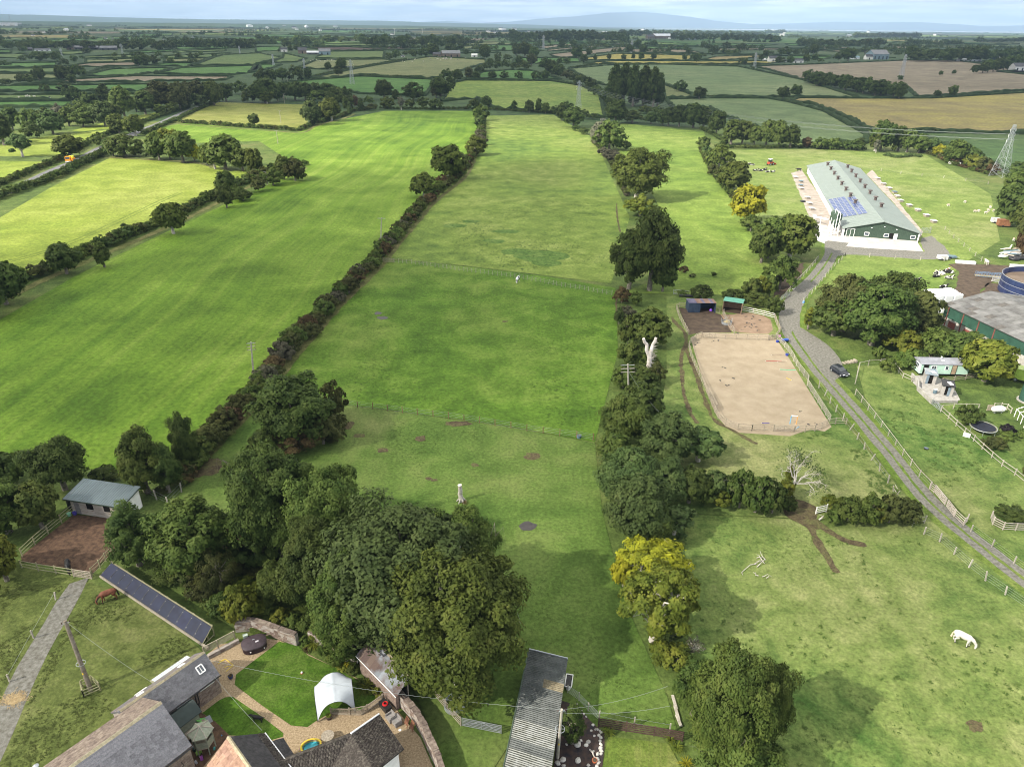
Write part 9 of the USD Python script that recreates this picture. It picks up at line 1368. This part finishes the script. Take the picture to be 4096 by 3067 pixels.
# bath trough, ring feeder under the oak, stump, dead trees, slabs
p = GZ(2,3,490,935); t = thing('bath_trough', 'old white bathtub used as trough beside the corrugated shed', 'bathtub', p, math.radians(80)); part(t, 'rim', MB().box(0,-.34,.45,1.6,.08,.08).box(0,.34,.45,1.6,.08,.08).box(-.78,0,.45,.08,.7,.08).box(.78,0,.45,.08,.7,.08), M_wire); part(t, 'tub', loft([[(x*.7, y*.28,.05) for x, y in ring]] + [[(x*.64, y*.36,.5) for x, y in ring]]), M_wire); part(t, 'water', MB().box(0,0,.505,1.42,.58,.01), mat('dark_water', (.012,.011,.010), rough=.2))
p = GZ(1,3,1715,1130); t = thing('ring_feeder', 'galvanised ring feeder under the big olive oak', 'feeder', p); m = MB()
for i in range(18):
 a, b = i*2*PI/18, (i+1)*2*PI/18; m.prism([(1.05*math.cos(a), 1.05*math.sin(a), .05),(1.05*math.cos(b), 1.05*math.sin(b), .05),(1.05*math.cos(b), 1.05*math.sin(b), .6),(1.05*math.cos(a), 1.05*math.sin(a), .6)], (-.03*math.cos(a), -.03*math.sin(a), 0))
part(t, 'skirt', m, M_galv)
for i in range(10): a = i*2*PI/10; part(t, 'bar', MB().tube((1.05*math.cos(a), 1.05*math.sin(a), .6),(1.0*math.cos(a), 1.0*math.sin(a), 1.1), .02), M_galv)
p = GZ(1,2,1775,1015); t = thing('tree_stump', 'tall pale sawn tree stump standing in the paddock', 'tree stump', p); m = MB(); limb(m, np.random.default_rng(2),(0,0,-.1),(-.18,.05,2.6), .36,.27,12,5,.02); part(t, 'trunk', m, M_pbark); part(t, 'cut_face', MB().tube((-.18,.05,2.68),(-.185,.05,2.74), .30,.29,14), mat('fresh_cut', (.55,.50,.44)))
for i in range(6): a = i*PI/3; part(t, 'root', MB().tube((.25*math.cos(a), .25*math.sin(a), .5),(.75*math.cos(a), .75*math.sin(a), -.05), .14,.05,6), M_pbark)
tussock('dry_tuft', 'brown dead growth round the tall stump', p+[.5,-.5,0], 40,.6, LM['r'], 3,.03)
p = GZ(2,1,1175,1560); hd = top_z(p, 767+1262/2.1592); t = thing('pollard_trunk', 'bleached forked dead tree trunk in the overgrown hedge', 'dead tree', p); rngp = np.random.default_rng(6); m = MB(); wp = mat('bleached_trunk', (.40,.35,.31), col2=(.60,.56,.52), rough=.9, scale=1.5); s = hd/8
limb(m, rngp, (0,0,-.2),(0,0, hd*.45), .55*s, .5*s, 10,4,.02); part(t, 'trunk', m, wp); m = MB(); limb(m, rngp, (0,0, hd*.4),(-1.7*s, 0, hd*.98), .42*s, .30*s, 9,5,.03); part(t, 'limb', m, wp); m = MB(); limb(m, rngp, (0,0, hd*.4),(.9*s, .1, hd), .42*s, .28*s, 9,5,.03); part(t, 'limb', m, wp); m = MB()
for i in range(60): z = hd*rngp.uniform(.15, .95); o = np.array([.2*s+.8*s*max(0, z/hd-.4), 0, z]); a = rngp.uniform(-1.3, 1.3); m.tube(o, o+np.array([math.cos(a), math.sin(a), rngp.uniform(-.1, .4)])*rngp.uniform(.6, 1.3)*s, .04*s, .012, 4)
part(t, 'twigs', m, wp, kind='stuff')
p = GZ(3,2,190,990); t = thing('bare_tree', 'leaning half-bare pale tree rising from the hedge gap', 'tree', p); rngp = np.random.default_rng(12); m = MB(); V, Nn = [], []
limb(m, rngp, (0,0,-.2),(.3,.3,3.2), .22,.17,8,4,.03); part(t, 'trunk', m, M_pbark); m = MB()
def branch(o, d, L, r, k):
 e = o+d*L; limb(m, rngp, o, e, r, r*.45, 5, 3, .07)
 if k == 0:
  for _ in range(3): q = e+rngp.normal(size=3)*.3; V.append(q); Nn.append(rngp.normal(size=3))
  return
 for _ in range(3 if k > 1 else 4): d2 = d+rngp.normal(size=3)*.55+np.array([.18, 0, .08]); d2 /= np.linalg.norm(d2); branch(o+(e-o)*rngp.uniform(.5, 1), d2, L*rngp.uniform(.55, .8), r*.5, k-1)
for d0 in ((-.6, .1, .8),(.2, .3, 1),(.75, .2, .6),(.9, -.2, .25),(-.2, .2, .9)): d0 = np.array(d0)/np.linalg.norm(d0); branch(np.array([.3, .3, 2.6+rngp.uniform(-.6, .6)]), d0, 2.4, .11, 3)
part(t, 'branches', m, M_pbark); nn_ = np.array(Nn); nn_ /= np.linalg.norm(nn_, axis=1, keepdims=True); vv = np.repeat(np.array(V), 2,0)+rngp.normal(size=(2*len(V), 3))*.2; v, f, nr = leaves(rngp, vv, np.repeat(nn_, 2,0), .16); rawmesh(str(t.GetPath())+'/crown', v, f, LM['g'], nr)
m = MB(); limb(m, rngp, GZ(3,2,440,1175,.2), GZ(3,2,560,1110,.9), .12,.05,7,4,.05); limb(m, rngp, GZ(3,2,480,1150,.3), GZ(3,2,440,1130,.7), .06,.02,5,3,.05); t = thing('dead_branch', 'fallen grey branch at the end of the track hedge', 'dead branch'); part(t, 'branch', m, M_pbark)
t = thing('fallen_slab', 'broken pale boards lying along the paddock edge by the ash', 'fallen boards')
for i, (x, y, x2, y2) in enumerate(((1385,1030,1420,1150),(1405,1120,1440,1240),(1420,1200,1460,1300))): part(t, 'board', MB().bar(GZ(2,3, x, y, .12), GZ(2,3, x2, y2,.16), .30,.05), M_gpost)
t = thing('dead_branches', 'scatter of dead branches on the right pasture', 'dead branches'); m = MB()
for i in range(12): q = GZ(3, 2, -60+rngp.uniform(-60, 60), 1540+rngp.uniform(-60, 140), .1); limb(m, rngp, q, q+[rngp.normal()*.8, rngp.normal()*.8, rngp.uniform(0, .4)], .06, .02, 5, 3, .1)
part(t, 'branches', m, M_pbark, kind='stuff')
t = thing('straw_patch', 'pale straw heap spilled on the gravel drive', 'straw'); m = MB(); rngt = np.random.default_rng(3); c = GZ(0,3,110,1075)
for i in range(420): q = c+[*rngt.normal(size=2)*[.62, .38], .03]; a = rngt.uniform(0, PI); m.bar(q, q+[.3*math.cos(a), .3*math.sin(a), rngt.uniform(0, .05)], .03, .015)
part(t, 'straw', m, mat('straw', (.28,.20,.10), col2=(.38,.29,.16), scale=4), kind='stuff')
# weeds and tufts on the near grass: too many to count
def weeds(label, spots, m, L, n=9, w=.05, seed=0):
 rng = np.random.default_rng(seed); V, Fq = [], []
 for p in spots:
  for i in range(n):
   a = rng.uniform(0, 2*PI); l = L*rng.uniform(.5, 1.2); o = np.array([math.cos(a), math.sin(a), 0]); s = np.array([-o[1], o[0], 0])*w; q0 = np.array([p[0], p[1], 0])+o*.05; b = len(V); V += [q0-s*.4, q0+s*.4, q0+o*l*.6+s+[0, 0, l*.45], q0+o*l*.6-s+[0, 0, l*.45], q0+o*l+[0, 0, l*.3]]; Fq += [[b, b+2, b+1], [b, b+3, b+2], [b+3, b+4, b+2]]
 rawmesh_ = rawmesh(numbered('/World/weeds'), np.array(V), np.array(Fq), m, np.tile([0,0,1.0], (len(V), 1))); tag(rawmesh_, label, None, None, 'stuff')
DRV = sg.LineString(drive)
def clumped(poly, n, seed, th=.5, sc=6.0):
 pl = sg.Polygon([tuple(q[:2]) for q in poly]); rng = np.random.default_rng(seed); x0, y0, x1, y1 = pl.bounds; out = []
 while len(out) < n:
  q = np.array([rng.uniform(x0, x1), rng.uniform(y0, y1), 0])
  if meshkit.fbm(np.array([q[0]/sc, q[1]/sc, seed+.3]), 3) > th and (seed != 9 or DRV.distance(sg.Point(q[:2])) > 1.5) and pl.contains(sg.Point(q[:2])): out.append(q)
 return out
HG, HR, HP, HL = (leaf_mat(n_, *c_) for n_, c_ in (('herb_right', ((.085,.150,.026),(.115,.175,.034),(.15,.20,.045))), ('herb_rough', ((.065,.130,.028),(.090,.155,.035),(.12,.18,.045))), ('herb_paddock', ((.062,.120,.015),(.085,.14,.02),(.12,.165,.035))), ('herb_yard', ((.075,.105,.020),(.095,.120,.026),(.12,.14,.04)))))
PR = Q(3, 2, [(-560, 1250),(300, 1300),(1300, 1320),(2000, 1800)])+Q(3, 3, [(2300, 500),(2500, 1700),(-300, 1700),(-200, 900),(-700, 300)])
weeds('docks and weeds scattered over the lower right pasture', clumped(PR, 150,1,.52,7), HG, .26,8,.05,1)
weeds('dark low herbage in the lower right pasture', clumped(PR, 320,2,.54,12), HG, .13,6,.04,2)
weeds('docks and weeds by the track and arena', clumped(Q(3,2, [(500,420),(700,420),(1180,960),(500,930),(300,450)])+Q(3,2, [(200,500)]), 150,3,.5,5), HG, .26,8,.05,3)
weeds('docks and weeds in the strip right of the track', clumped(Q(3,2, [(800,60),(1200,60),(1700,500),(2211,950),(2211,1200),(1700,1050),(1200,560)]), 190,4,.5,6), HG, .24,8,.05,4)
weeds('tussocks of the rough pasture beyond the stake fence', clumped(O([(900,470),(1300,420),(1310,600),(1000,570),(840,555)]), 800,5,.52,14), HR, .35,7,.06,5)
weeds('uneven tufts in the green paddock', clumped(O([(830,575),(1320,640),(1290,930),(760,860),(650,790)]), 1500,6,.49,9), HP, .16,6,.06,6)
weeds('low tufts in the short cropped paddock', clumped(O([(760,890),(1270,950),(1300,1150),(1430,1540),(1250,1540),(1080,1150),(800,960)]), 350,8,.52,8), HP, .12,6,.045,8)
weeds('worn tufts in the yard grass by the drive', clumped(Q(0,3, [(0,100),(560,60),(870,100),(1700,640),(1000,1130),(300,1650),(0,1650)]), 1300,9,.5,5), HL, .11,6,.04,9)
# ---------------- the air
hz = MB().box(0, 13500, -1.5, 62000, 35000, 620)
haze_mat = usdkit.material(stage, '/World/Looks/haze', {'v': ('principled_volume', {'color': (.54,.75,1.0), 'density': 0.000070, 'anisotropy': 0.0})}, [], volume='v.volume')
solo('haze', hz, haze_mat, 'pale blue haze in the air over the farmland', kind='stuff')
